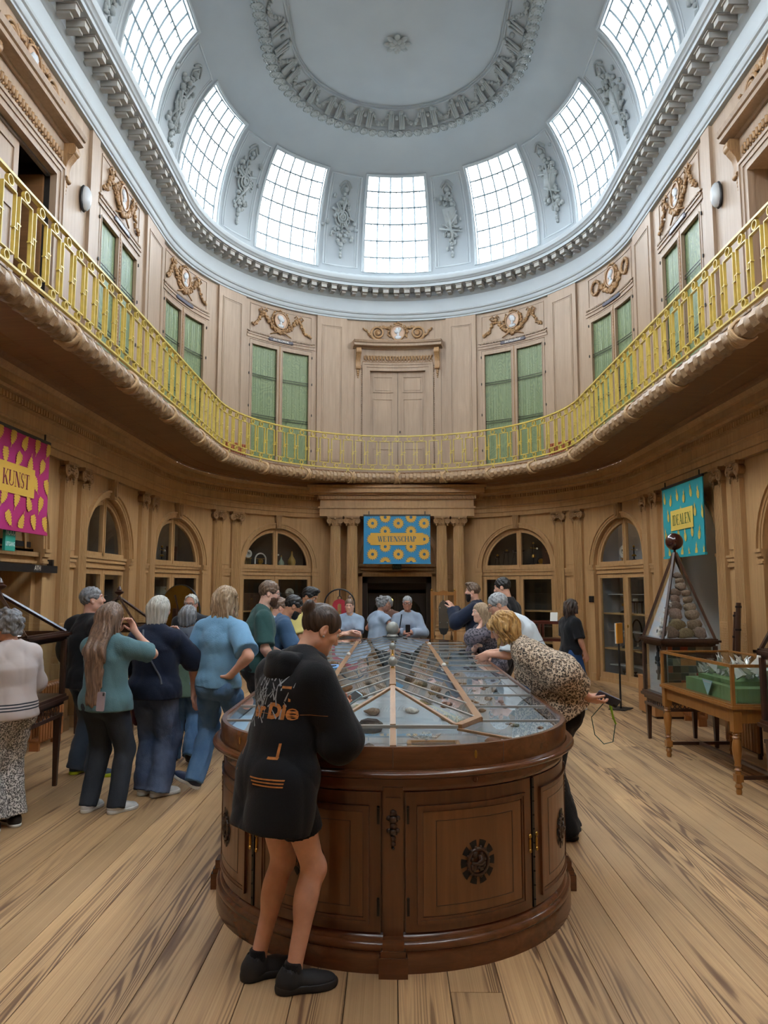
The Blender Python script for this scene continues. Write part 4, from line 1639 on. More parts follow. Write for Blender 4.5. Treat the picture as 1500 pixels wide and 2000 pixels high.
# ------------------------------------------------------------------ doors on the gallery
CORN_O = [(0, 7.19), (0.05, 7.19), (0.07, 7.215), (0.16, 7.225), (0.19, 7.235), (0.19, 7.29), (0.215, 7.30), (0.235, 7.345), (0.235, 7.36), (0, 7.37)]
for dn, k in ((2, 0), (3, -4), (4, 4)):
 sc = (1 if k > 0 else -1) * BAYS[abs(k)] if k else 0.03
 hw = 0.66 if k == 0 else 0.72
 zt = 6.71
 mb = MB()
 for q in (-1, 1):
  for a, b, o in ((hw - 0.02, hw + 0.06, 0.03), (hw + 0.06, hw + 0.12, 0.045), (hw + 0.12, hw + 0.16, 0.06)):
   x0, x1 = sorted((sc + q * a, sc + q * b))
   mb.wbox(x0, x1, -0.05, o, ZG, zt + (a - hw))
  x0, x1 = sorted((sc + q * (hw + 0.16), sc + q * 1.0))
  mb.wbox(x0, x1, 0, 0.02, ZG, 7.19)
  for i in range(52):
   mb.ball((sc + q * (hw + 0.175), 0.025, ZG + 0.1 + i * 0.05), (0.014, 0.014, 0.018), 5)
 for a, b, o in ((-0.02, 0.06, 0.03), (0.06, 0.12, 0.045), (0.12, 0.16, 0.06)):
  mb.wbox(sc - hw - b, sc + hw + b, -0.05, o, zt + a, zt + b)
 mb.wbox(sc - 1.0, sc + 1.0, 0, 0.02, zt + 0.16, 7.19)
 fr = struct(mb.build('door_%d' % dn, OAKP, bend=True))
 mb = MB()
 ns = max(1, int(2.1 / 0.15))
 mb.sweep(CORN_O, sc - 1.04, sc + 1.04, 0.15)
 for q in (-1, 1):
  mb.add([(sc + q * 1.04, o, z) for o, z in CORN_O], [tuple(range(len(CORN_O)))])
 mb.build('door_hood', OAKP, fr, bend=True)
 mb = MB()
 for i in range(22):
  s = sc - 0.80 + 1.60 * (i + 0.5) / 22
  mb.ball((s, 0.035, 6.985), (0.028, 0.03, 0.06), 6)
  mb.ball((s + 0.036, 0.03, 7.03), (0.016, 0.02, 0.03), 5)
  mb.ball((s + 0.036, 0.03, 6.93), (0.016, 0.02, 0.02), 5)
 for i in range(44):
  s = sc - 0.82 + 1.64 * (i + 0.5) / 44
  mb.ball((s, 0.03, 6.895), (0.012, 0.014, 0.014), 5)
 mb.build('carved_frieze', OAKC, fr, bend=True, smooth=180)
 for q in (-1, 1):
  mb = MB()
  x = sc + q * 0.92
  for w, dx in ((0.055, 0),):
   pr = [(0.02, 6.72), (0.05, 6.70), (0.07, 6.73), (0.06, 6.78), (0.055, 6.86), (0.075, 6.95), (0.13, 7.02), (0.17, 7.09), (0.17, 7.15), (0.14, 7.19), (0.02, 7.19)]
   mb.extrude(pr, x - w, x + w, 0)
  mb.tube([(x - 0.06, 0.115, 7.10), (x + 0.06, 0.115, 7.10)], 0.062, 14)
  mb.tube([(x - 0.055, 0.05, 6.735), (x + 0.055, 0.05, 6.735)], 0.035, 12)
  for i, r in enumerate((0.04, 0.032, 0.026, 0.018)):
   mb.ball((x, 0.03, 6.67 - i * 0.05), (r, r * 0.7, r * 1.1), 7)
  mb.build('console', OAKC, fr, bend=True, smooth=50)
 mb = MB()
 mb.wbox(sc - hw, sc + hw, -0.12, -0.1, ZG, ZG + 0.02)
 carved_garland(fr, sc, 7.60, 'scroll', 30 + k)
 if k == 0:
  MB().wbox(sc - hw, sc + hw, -0.14, -0.1, ZG, zt).build('door_light_stop', BLACKHOLE, fr, bend=True)  # added dark sheet that stops outside light leaking between the leaves
  for q in (-1, 1):
   a, b = sorted((sc + q * 0.004, sc + q * hw))
   mb = MB()
   mb.wbox(a, b, -0.09, -0.05, ZG, zt)
   for p0, p1 in ((6.20, 6.58), (5.05, 6.06), (4.30, 4.9)):
    rim(mb, a + 0.10, b - 0.10, p0, p1, -0.05, 0.025, 0.016)
    mb.wbox(a + 0.15, b - 0.15, -0.05, -0.04, p0 + 0.05, p1 - 0.05)
   lf_ = mb.build('door_leaf', OAKP, fr, bend=True)
   if q > 0:
    MB().ball((sc + 0.05, -0.03, 5.28), (0.016, 0.02, 0.035), 6).build('knob', HINGE, lf_, bend=True)
 elif k < 0:
  # one leaf shut, the other standing open on a dark room
  mb = MB()
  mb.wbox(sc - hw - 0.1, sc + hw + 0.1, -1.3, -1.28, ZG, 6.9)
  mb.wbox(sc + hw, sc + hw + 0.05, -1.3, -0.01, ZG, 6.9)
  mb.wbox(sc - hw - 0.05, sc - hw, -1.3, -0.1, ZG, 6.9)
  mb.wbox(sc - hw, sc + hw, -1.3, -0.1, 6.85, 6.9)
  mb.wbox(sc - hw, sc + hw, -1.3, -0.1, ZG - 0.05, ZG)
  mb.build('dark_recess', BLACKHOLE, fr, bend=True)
  mb = MB()
  a, b = sc - hw, sc + 0.02
  mb.wbox(a, b, -0.12, -0.08, ZG, zt - 0.05)
  for p0, p1 in ((6.0, 6.55), (4.4, 5.85)):
   rim(mb, a + 0.10, b - 0.10, p0, p1, -0.08, 0.03, 0.016)
  mb.build('door_leaf', OAKP, fr, bend=True)
  mb = MB()
  mb.wbox(sc + hw - 0.06, sc + hw - 0.02, -0.75, -0.12, ZG, zt - 0.05)
  mb.build('open_door_leaf', SOFFIT, fr, bend=True)
  MB().wbox(sc - hw + 0.05, sc + hw - 0.02, -0.1, -0.05, zt - 0.05, zt - 0.01).build('door_closer', STEEL, fr, bend=True)
 else:
  mb = MB()
  mb.wbox(sc - hw - 0.05, sc + hw + 0.05, -0.65, -0.6, ZG, 6.9)
  mb.wbox(sc + hw, sc + hw + 0.05, -0.6, -0.05, ZG, 6.9)
  mb.wbox(sc - hw - 0.05, sc - hw, -0.6, -0.05, ZG, 6.9)
  mb.wbox(sc - hw, sc + hw, -0.6, -0.05, zt, 6.9)
  mb.build('recess_lining', OAKP, fr, bend=True)

# ------------------------------------------------------------------ oval bulkhead lamps beside the side doors
OPAL = mk('opal_lamp_glass', 'b9bec2', 0.25, 0, 0.03)
for g, sd in ((-1, 'left'), (1, 'right')):
 lp = thing('bulkhead_lamp', 'unlit oval bulkhead lamp with opal glass on the gallery wall, %s side' % sd, 'wall lamp', P(g * 9.78, 0.0, 6.80), heading(g * 9.78), 'oval gallery wall lamps')
 MB().ball((0, 0.055, 0), (0.085, 0.075, 0.17), 20).build('opal_cover', OPAL, lp, smooth=180)
 mb = MB()
 mb.ball((0, 0.03, 0), (0.098, 0.035, 0.185), 20)
 mb.build('lamp_base', BLACK, lp, smooth=180)

# red radiators standing on the gallery
COPPERR = mk('red_radiator_paint', '9a5230', 0.45, 0.1, 0.1)


def radiator(mb, n, x0, dx, z0, z1, d=0.06):
 for i in range(n):
  x = x0 + i * dx
  for y in (-d, d):
   mb.tube([(x, y, z0), (x, y, z1)], 0.019, 6)
  mb.ball((x, 0, z1), (0.024, d + 0.02, 0.035), 8)
  mb.ball((x, 0, z0), (0.024, d + 0.02, 0.035), 8)


for g in (-1, 1):
 s = g * 3.98
 ra = thing('gallery_radiator', 'low red column radiator behind the gallery railing, %s of the far door' % ('left' if g < 0 else 'right'), 'radiator', P(s, 0.14, ZG + 0.025), heading(s), 'red radiators on the gallery')
 for i in range(9):
  mb = MB()
  radiator(mb, 1, -0.24 + 0.06 * i, 0, 0.07, 0.46, 0.05)
  mb.build('radiator_column', COPPERR, ra, smooth=50)
 mb = MB()
 for x in (-0.22, 0.22):
  mb.box(x - 0.02, x + 0.02, -0.06, 0.06, 0, 0.06)
 mb.build('foot', COPPERR, ra)

# ================================================================== LOWER CABINETS
BACKW = mk('cabinet_back_white', '9a9da3', 0.8, 0, 0.06, 3)
BACKD = mk('cabinet_back_dark', '3a3532', 0.8, 0, 0.1, 3)
BACKG = mk('cabinet_back_grey', '6d6a67', 0.8, 0, 0.06, 3)
SHELFW = mk('white_shelf', 'b9bcc0', 0.5, 0, 0.03)
CABS = {-3: ('grey-backed arched wall cabinet of oak between the KUNST banner and the round brass disc', BACKG),
  -2: ('arched oak wall cabinet behind the large brass disc', BACKG),
  -1: ('arched oak wall cabinet holding small clocks, left of the columned doorway', BACKD),
  1: ('arched oak wall cabinet with small tripods in its fanlight, right of the columned doorway', BACKD),
  2: ('arched oak wall cabinet with white lit shelves of instruments', BACKW)}
SHELVES = [0.30, 0.62, 0.93, 1.27, 1.62]
for k, (lab, back) in CABS.items():
 sc = (1 if k > 0 else -1) * BAYS[abs(k)]
 cb_ = thing('arched_cabinet', lab, 'cabinet', P(sc, 0, 0), 0, 'arched cabinets round the hall')
 mb = MB()
 dp = -0.62
 mb.wbox(sc - HW, sc + HW, dp - 0.03, dp, 0, 3.1)
 for q in (-1, 1):
  a, b = sorted((sc + q * HW, sc + q * (HW + 0.03)))
  mb.wbox(a, b, dp, -0.1, 0, 3.1)
 mb.wbox(sc - HW, sc + HW, dp, -0.1, 0.0, 0.07)
 mb.wbox(sc - HW, sc + HW, dp, -0.1, 3.06, 3.1)
 mb.wbox(sc - HW, sc + HW, dp, -0.1, 2.10, 2.16)
 mb.build('cabinet_lining', back, cb_, bend=True)
 mb = MB()
 archivolt(mb, sc, HW - 0.10, HW, -0.12, -0.07)
 archivolt(mb, sc, HW - 0.055, HW - 0.04, -0.07, -0.055)
 mb.wbox(sc - 0.05, sc + 0.05, -0.12, -0.06, ZS, ZS + HW - 0.05)
 mb.wbox(sc - 0.012, sc + 0.012, -0.06, -0.045, ZS, ZS + HW - 0.03)
 mb.wbox(sc - HW + 0.03, sc + HW - 0.03, -0.12, -0.06, ZS - 0.0, ZS + 0.055)
 mb.build('fanlight_frame', OAK, cb_, bend=True)
 for q in (-1, 1):
  n = 9
  pts = [(sc + q * 0.05, -0.095, ZS + 0.05)] + [(sc + q * (HW - 0.09) * math.sin(max(0.06, PI / 2 * i / n)), -0.095, ZS + (HW - 0.09) * math.cos(max(0.06, PI / 2 * i / n))) for i in range(n)] + [(sc + q * (HW - 0.09), -0.095, ZS + 0.05)]
  MB().add(pts, [tuple(range(len(pts)))]).build('fanlight_glass', GLASS, cb_, bend=True)
 mb = MB()
 molding(mb, sc - HW, sc + HW, 2.0, ((0.03, -0.045), (0.05, -0.06), (0.05, -0.035), (0.04, -0.02)))
 mb.v = [(x, -0.13 if abs(o + 0.01) < 1e-6 else o, z) for x, o, z in mb.v]
 mb.build('transom', OAK, cb_, bend=True)
 for z in SHELVES:
  big = z in (0.62, 1.27)
  mb = MB()
  mb.wbox(sc - HW + 0.02, sc + HW - 0.02, dp, -0.16 if big else -0.3, z - (0.03 if big else 0.015), z)
  mb.build('shelf', OAK if big else (SHELFW if back is BACKW else back), cb_, bend=True)
 mb = MB()
 mb.wbox(sc - HW + 0.02, sc + HW - 0.02, dp, -0.13, ZS - 0.03, ZS + 0.045)
 mb.build('shelf', back, cb_, bend=True)
 for q in (-1, 1):
  a, b = sorted((sc + q * 0.004, sc + q * (HW - 0.01)))
  mb = MB()
  st = 0.075
  mb.wbox(a, a + st, -0.12, -0.07, 0.07, 1.995)
  mb.wbox(b - st, b, -0.12, -0.07, 0.07, 1.995)
  mb.wbox(a + st, b - st, -0.12, -0.07, 1.92, 1.995)
  mb.wbox(a + st, b - st, -0.12, -0.07, 0.07, 0.17)
  rim(mb, a + st - 0.012, b - st + 0.012, 0.158, 1.932, -0.07, 0.014, 0.01)
  d = mb.build('cabinet_door', OAK, cb_, bend=True)
  MB().wbox(a + st, b - st, -0.1, -0.096, 0.17, 1.92).build('door_glass', GLASS, d, bend=True)
  if q > 0:
   MB().ball((sc + 0.035, -0.06, 1.05), (0.012, 0.02, 0.03), 6).build('door_knob', BRASS, d, bend=True)
 mb = MB()
 mb.wbox(sc - HW, sc + HW, -0.13, -0.05, 0, 0.07)
 mb.build('cabinet_plinth', OAK, cb_, bend=True)

# instruments in the cabinets -------------------------------------------------
IVORY = mk('ivory_dial', 'c9c8c2', 0.5, 0, 0.04)
DKM = mk('dark_bronze', '2b2724', 0.4, 0.6, 0.15)
OCHRE = mk('ochre_flask', 'a58340', 0.45, 0, 0.12)
GREENG = mk('greenish_glass_jar', '93a08a', 0.2, 0, 0.1)
WOODI = DARKW
CABBY = mk('cabinet_card', 'b8c6c4', 0.7, 0, 0.03)


def inst(name, label, cat, k, ds, z, o=-0.38):
 sc = (1 if k > 0 else -1) * BAYS[abs(k)]
 s = sc + ds
 return thing(name, label, cat, P(s, o, z), heading(s))


def stand_base(mb, r=0.05, h=0.02):
 mb.lathe([(0, 0), (r, 0), (r, h * 0.5), (r * 0.6, h), (0.008, h * 1.3), (0, h * 1.3)], n=14)


def i_clock(k, ds, z, lab, r=0.085, h=0.16):
 t = inst('dial_clock', lab, 'clock', k, ds, z)
 M = Matrix.Translation((0, 0, h + r)) @ Matrix.Rotation(-PI / 2, 4, 'X')
 MB().lathe([(0, -0.02), (r, -0.02), (r, 0.015), (r * 0.92, 0.02), (0, 0.02)], n=24, M=M).build('dial', IVORY, t, smooth=30)
 mb = MB()
 mb.lathe([(r * 0.30, 0.022), (r * 0.36, 0.022), (r * 0.36, 0.026), (r * 0.30, 0.026)], n=18, M=M)
 mb.tube([(0, 0.026, h + r), (0.03, 0.026, h + r + 0.04)], 0.005, 5)
 mb.tube([(0, 0.026, h + r), (-0.03, 0.026, h + r + 0.02)], 0.005, 5)
 mb.build('hands', DKM, t)
 mb = MB()
 for x in (-0.06, -0.02, 0.02, 0.06):
  mb.tube([(x, 0, 0), (x, 0, h)], 0.008, 6)
 mb.box(-0.09, 0.09, -0.05, 0.05, 0, 0.02)
 mb.box(-0.075, 0.075, -0.03, 0.03, h - 0.015, h)
 mb.build('stand', BRASS, t)


def i_hoop(k, ds, z, lab, r=0.13, h=0.26, col=STEEL):
 t = inst('hoop_instrument', lab, 'instrument', k, ds, z)
 mb = MB()
 pts = [(-r, 0, 0.03)] + [(-r * math.cos(a), 0, h - r + r * math.sin(a)) for a in np.linspace(0, PI, 14)] + [(r, 0, 0.03)]
 mb.tube(pts, 0.016, 8)
 mb.build('hoop', IVORY if col is STEEL else col, t, smooth=60)
 mb = MB()
 mb.box(-r - 0.03, r + 0.03, -0.06, 0.06, 0, 0.03)
 mb.ball((0, 0, 0.09), (0.07, 0.05, 0.06), 10)
 mb.box(-r, r, -0.006, 0.006, h * 0.55, h * 0.6)
 mb.build('stand', BRASS, t)


def i_flask(k, ds, z, lab, col, r=0.09, h=0.3):
 t = inst('glass_flask', lab, 'flask', k, ds, z)
 MB().lathe([(0, 0), (r * 0.7, 0), (r, h * 0.25), (r * 0.9, h * 0.45), (r * 0.3, h * 0.75), (r * 0.22, h * 0.95), (r * 0.3, h), (0, h)], n=18).build('vessel', col, t, smooth=50)
 MB().lathe([(0, h), (r * 0.2, h), (r * 0.16, h + 0.03), (0, h + 0.03)], n=10).build('stopper', BRASS, t)


def i_tripod(k, ds, z, lab, w=0.13, h=0.34):
 t = inst('tripod_stand', lab, 'stand', k, ds, z)
 MB().lathe([(0, h - 0.05), (w * 0.9, h - 0.05), (w, h - 0.02), (w, h), (0, h)], n=18).build('top_plate', DKM, t, smooth=30)
 for a in (0.3, 2.4, 4.5):
  MB().tube([(w * 0.7 * math.cos(a), w * 0.7 * math.sin(a), h - 0.04), (w * 1.25 * math.cos(a), w * 1.25 * math.sin(a), 0)], 0.011, 6).build('leg', DKM, t)
 MB().ball((0, 0, h + 0.02), (0.03, 0.03, 0.025), 8).build('knob', BRASS, t)


def i_ring(k, ds, z, lab, r=0.15, mirror=None):
 t = inst('ring_on_stand', lab, 'instrument', k, ds, z)
 h = 0.13
 mb = MB()
 mb.tube([(0.72 * r * math.cos(a), 0, h + r + r * math.sin(a)) for a in np.linspace(0, 2 * PI, 25)[:-1]], 0.014, 8, closed=True)
 mb.build('ring', DKM, t, smooth=60)
 mb = MB()
 stand_base(mb, 0.085, 0.035)
 mb.tube([(0, 0, 0.02), (0, 0, h)], 0.013, 8)
 mb.ball((0, 0, 0.07), 0.022, 8)
 mb.build('pedestal', STEEL if mirror is None else DKM, t, smooth=60)
 if mirror:
  M = Matrix.Translation((0, 0, h + r)) @ Matrix.Rotation(-PI / 2, 4, 'X') @ Matrix.Diagonal((0.7, 1, 1, 1))
  MB().lathe([(0, -0.01), (r, -0.01), (r, 0.01), (0, 0.01)], n=20, M=M).build('plate', mirror, t)


def i_column(k, ds, z, lab, h=0.4, col=None):
 t = inst('column_apparatus', lab, 'apparatus', k, ds, z)
 mb = MB()
 stand_base(mb, 0.075, 0.04)
 mb.tube([(0, 0, 0.03), (0, 0, h)], 0.012, 8)
 mb.build('pillar', DKM, t, smooth=60)
 mb = MB()
 mb.ball((0, 0, h), 0.024, 8)
 mb.tube([(-0.09, 0, h * 0.75), (0.07, 0, h * 0.8)], 0.008, 6)
 mb.lathe([(0, h * 0.35), (0.04, h * 0.35), (0.045, h * 0.42), (0.02, h * 0.5), (0, h * 0.5)], n=12)
 mb.build('fittings', col or BRASS, t, smooth=50)
 MB().ball((-0.09, 0, h * 0.75), (0.022, 0.022, 0.022), 8).build('weight', IVORY, t, smooth=180)


def i_box(k, ds, z, lab, w=0.2, d=0.16, h=0.12, col=None):
 t = inst('wooden_instrument_box', lab, 'box', k, ds, z)
 MB().box(-w / 2, w / 2, -d / 2, d / 2, 0, h * 0.7).build('box_body', col or DARKW, t)
 MB().box(-w / 2 - 0.005, w / 2 + 0.005, -d / 2 - 0.005, d / 2 + 0.005, h * 0.7, h).build('lid', col or DARKW, t)
 MB().ball((0, d / 2 + 0.008, h * 0.66), 0.012, 6).build('clasp', BRASS, t)


def i_table(k, ds, z, lab, w=0.16, h=0.25):
 t = inst('small_brass_table', lab, 'apparatus', k, ds, z)
 MB().box(-w, w, -0.07, 0.07, h - 0.025, h).build('table_top', DKM, t)
 for x in (-w + 0.02, w - 0.02):
  for y in (-0.05, 0.05):
   MB().tube([(x, y, 0), (x, y, h - 0.02)], 0.01, 6).build('leg', DKM, t)
 MB().lathe([(0, h), (0.05, h), (0.04, h + 0.05), (0.0, h + 0.05)], n=12).build('vessel', IVORY, t, smooth=40)


ZF = ZS + 0.045
i_clock(-1, -0.45, ZF, 'round white dial on a four-legged stand, in the fanlight of the clock cabinet')
i_hoop(-1, -0.17, ZF, 'white hooped instrument beside the dial, in the fanlight of the clock cabinet')
i_flask(-1, 0.52, ZF, 'ochre pear-shaped flask at the end of the clock cabinet fanlight', OCHRE)
i_flask(-1, 0.29, ZF + 0.0, 'pale green egg-shaped jar in the clock cabinet fanlight', GREENG, 0.07, 0.2)
i_column(-1, 0.14, ZF, 'thin dark pillar instrument left of the green jar in the clock cabinet', 0.32)
i_clock(-1, 0.48, 1.27, 'grey-faced clock behind the lower right glass of the clock cabinet', 0.1, 0.26)
i_box(-1, -0.42, 1.27, 'dark box behind the lower left glass of the clock cabinet', 0.5, 0.2, 0.36)
i_tripod(1, -0.16, ZF, 'widest black tripod stand in the right fanlight of the doorway')
i_tripod(1, -0.42, ZF, 'narrow black tripod stand in the middle of the fanlight right of the doorway', 0.07, 0.32)
i_tripod(1, -0.62, ZF, 'smallest black tripod at the edge of the fanlight right of the doorway', 0.05, 0.22)
i_column(1, 0.16, ZF, 'tall dark column apparatus right of the mullion in the fanlight right of the doorway', 0.48)
i_box(1, 0.50, ZF, 'dark upright case at the outer end of the fanlight right of the doorway', 0.2, 0.16, 0.42)
i_hoop(1, 0.33, ZF, 'low dark hoop between column and case in the fanlight right of the doorway', 0.09, 0.16, DKM)
i_column(1, 0.62, 1.27, 'slender pale rod standing behind the lower glass right of the doorway', 0.6, IVORY)
i_ring(-2, -0.42, ZF, 'dark round disc on a foot in the fanlight behind the brass disc', 0.15, DKM)
i_box(-2, 0.42, ZF, 'small square case in the fanlight behind the brass disc', 0.18, 0.1, 0.3)
i_column(-2, 0.14, ZF, 'short pillar with pale knobs in the fanlight behind the brass disc', 0.28)
i_box(-2, 0.2, 1.62, 'pale card box on the upper shelf behind the brass disc', 0.3, 0.1, 0.14, CABBY)
i_column(-3, -0.1, ZF, 'tall dark beam instrument in the fanlight nearest the KUNST banner', 0.62)
i_table(-3, 0.32, 1.27, 'small dark table apparatus behind glass nearest the KUNST banner')
i_clock(2, -0.45, ZF, 'brown wheel-like dial in the fanlight of the white-shelved cabinet', 0.12, 0.08)
i_column(2, -0.18, ZF, 'small pale column in the fanlight of the white-shelved cabinet', 0.28)
i_box(2, 0.35, ZF, 'tall black apparatus case in the fanlight of the white-shelved cabinet', 0.28, 0.2, 0.46)
i_ring(2, 0.30, 1.62, 'dark round wheel on the top shelf of the white-shelved cabinet', 0.10, DKM)
i_column(2, -0.50, 1.27, 'hanging-weight apparatus on the second shelf of the white-shelved cabinet', 0.36)
i_table(2, -0.18, 1.27, 'small black table stand on the second shelf of the white-shelved cabinet', 0.13, 0.22)
i_flask(2, 0.18, 1.27, 'small dark bottle on the second shelf of the white-shelved cabinet', DKM, 0.04, 0.2)
i_column(2, 0.36, 1.27, 'brass balance on the second shelf of the white-shelved cabinet', 0.22)
i_column(2, -0.48, 0.62, 'tall glass-beaded column on the third shelf of the white-shelved cabinet', 0.58, IVORY)
i_ring(2, -0.17, 0.62, 'oval black ring on a polished foot in the white-shelved cabinet', 0.20)
i_column(2, 0.24, 0.62, 'dark pump-like column on the third shelf of the white-shelved cabinet', 0.48)
i_column(2, 0.50, 0.62, 'slim column at the end of the third shelf in the white-shelved cabinet', 0.34)
i_table(2, -0.40, 0.07, 'low dark machine on the cabinet floor under the white shelves', 0.12, 0.13)
i_box(2, -0.08, 0.07, 'flat dark box on the cabinet floor under the white shelves', 0.24, 0.16, 0.1)

# ------------------------------------------------------------------ left side door (bay with the KUNST banner) and the opposite bay
for dn, g in ((5, -1), (6, 1)):
 sc = g * BAYS[4]
 mb = MB()
 n = 14
 pts = [(sc - HW * math.cos(PI * i / n), -0.15, ZS + HW * math.sin(PI * i / n)) for i in range(n + 1)]
 mb.add(pts, [tuple(range(n + 1))])
 archivolt(mb, sc, HW - 0.16, HW - 0.12, -0.15, -0.12)
 molding(mb, sc - HW, sc + HW, 2.0, ((0.03, -0.05), (0.05, -0.08), (0.05, -0.03), (0.04, -0.01)))
 mb.v = [(x, -0.3 if abs(o + 0.01) < 1e-6 and z < ZS + .001 else o, z) for x, o, z in mb.v]
 for q in (-1, 1):
  a, b = sorted((sc + q * HW, sc + q * (HW - 0.10)))
  mb.wbox(a, b, -0.6, -0.06, 0, 2.0)
 fr = struct(mb.build('door_%d' % dn, OAK, bend=True))
 mb = MB()
 mb.wbox(sc - HW, sc + HW, -1.0, -0.98, 0, 2.25)
 mb.wbox(sc - HW - 0.03, sc + HW + 0.03, -1.0, -0.13, 2.19, 2.25)
 mb.wbox(sc - HW - 0.03, sc - HW, -1.0, -0.1, 0, 2.25)
 mb.wbox(sc + HW, sc + HW + 0.03, -1.0, -0.1, 0, 2.25)
 mb.wbox(sc - HW - 0.1, sc + HW + 0.1, -0.35, -0.31, 2.15, 3.2)
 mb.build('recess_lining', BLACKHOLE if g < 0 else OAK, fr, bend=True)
 if g < 0:
  # leaf folded back in the opening, seen edge-on
  mb = MB()
  a = sc + HW - 0.42
  mb.wbox(a, a + 0.28, -0.62, -0.57, 0, 1.92)
  rim(mb, a + 0.06, a + 0.24, 1.0, 1.8, -0.57, 0.02, 0.012)
  rim(mb, a + 0.06, a + 0.24, 0.15, 0.85, -0.57, 0.02, 0.012)
  mb.build('door_leaf', OAK, fr, bend=True)
 else:
  mb = MB()
  for x0, x1 in ((-0.74, -0.01), (0.01, 0.74)):
   mb.wbox(sc + x0, sc + x1, -0.35, -0.31, 0, 2.0)
   for p0, p1 in ((1.25, 1.85), (0.2, 1.1)):
    rim(mb, sc + x0 + 0.1, sc + x1 - 0.1, p0, p1, -0.31, 0.025, 0.014)
  mb.build('door_leaf', OAK, fr, bend=True)
hd = thing('door_header_sign', 'black header bar with small white letters over the side door beneath the KUNST banner', 'sign', P(-11.0, 0.03, 1.93), heading(-11.0))
MB().box(-0.86, 0.80, -0.02, 0.04, -0.035, 0.05).build('bar', BLACK, hd)
vs, fs = text_mesh('ATH', 0.075)
MB().add([(-x - 0.36, 0.043, y + 0.01) for x, y, z in vs], fs).build('lettering', LETTER, hd)
MB().box(-0.74, -0.70, -0.02, 0.05, 0.05, 0.12).build('bracket', BLACK, hd)

# white passage behind the open arch on the right
WHITEW = mk('white_passage_wall', 'a9aba9', 0.75, 0, 0.02, 2)
sc = BAYS[3]
mb = MB()
mb.wbox(sc - 0.95, sc + 0.95, -1.15, -1.1, 0, 3.3)
mb.wbox(sc - 0.95, sc - 0.9, -1.1, -0.12, 0, 3.3)
mb.wbox(sc + 0.9, sc + 0.95, -1.1, -0.12, 0, 3.3)
mb.wbox(sc - 0.95, sc + 0.95, -1.1, -0.12, 3.2, 3.3)
for x in (-0.55, -0.1, 0.35):
 mb.wbox(sc + x, sc + x + 0.012, -1.1, -1.085, 0, 3.2)
struct(mb.build('wall_passage', WHITEW, bend=True))


def onwall(name, label, cat, s, o, z):
 return thing(name, label, cat, P(s, o, z), heading(s))


fc = onwall('fire_call_point', 'red fire alarm call point on the white passage wall behind the pyramid case', 'alarm', sc + 0.58, -1.1, 1.16)
MB().box(-0.06, 0.06, 0, 0.05, -0.06, 0.06).build('housing', mk('alarm_red', '9c2b2c', 0.4, 0, 0.05), fc)
MB().box(-0.03, 0.03, 0.05, 0.055, -0.03, 0.03).build('call_glass', IVORY, fc)
MB().box(-0.022, 0.022, 0.055, 0.058, -0.006, 0.006).build('mark', DKM, fc)
wb = onwall('wall_sensor', 'small white box on the passage wall above the red alarm point', 'sensor', sc + 0.58, -1.1, 1.36)
MB().box(-0.07, 0.07, 0, 0.05, -0.055, 0.055).build('housing', IVORY, wb)
MB().box(-0.055, 0.055, 0.05, 0.054, -0.045, -0.02).build('vent', BLACK, wb)
sp = onwall('black_name_board', 'small black square board on the pilaster left of the white-shelved cabinet', 'sign', BAYS[2] - 0.90, 0.03, 1.52)
MB().box(-0.055, 0.055, 0, 0.02, -0.055, 0.055).build('board', BLACK, sp)
MB().box(-0.06, 0.06, -0.0, 0.012, -0.06, 0.06).build('frame', DKM, sp)

# exit signs
SIGNG = mk('exit_green', '2f9a86', 0.5, 0, 0.04)
SIGNW = mk('exit_white', 'bfe0da', 0.5, 0, 0.02)
ex = onwall('emergency_exit_sign', 'green NOOD UITGANG emergency exit sign hanging under the KUNST banner', 'sign', -11.35, 0.10, 2.23)
MB().box(-0.10, 0.10, -0.015, 0.015, -0.13, 0.13).build('panel', SIGNG, ex)
MB().box(-0.01, 0.01, -0.01, 0.01, 0.13, 0.3).build('hanger', BLACK, ex)
for tx, z in (('NOOD', 0.06), ('UITGANG', -0.06)):
 vs, fs = text_mesh(tx, 0.062 if tx == 'NOOD' else 0.042, 0, 0.002)
 MB().add([(-x, 0.0165, z + y * 1.4) for x, y, zz in vs], fs).build('lettering', SIGNW, ex)
ex2 = thing('exit_sign', 'small dark green EXIT sign under the WETENSCHAP banner', 'sign', (XC, 16.36, 2.20))
DKG = mk('unlit_exit_green', '2c4a3c', 0.4, 0, 0.05)
MB().box(-0.10, 0.10, -0.02, 0.02, -0.06, 0.06).build('panel', mk('dark_sign_panel', '14211c', 0.3), ex2)
vs, fs = text_mesh('EXIT', 0.085)
MB().add([(x, -0.0215, y) for x, y, zz in vs], fs).build('lettering', mk('exit_letters', '5f8c74', 0.5), ex2)
MB().box(-0.008, 0.008, -0.008, 0.008, 0.06, 0.1).build('hanger', BLACK, ex2)

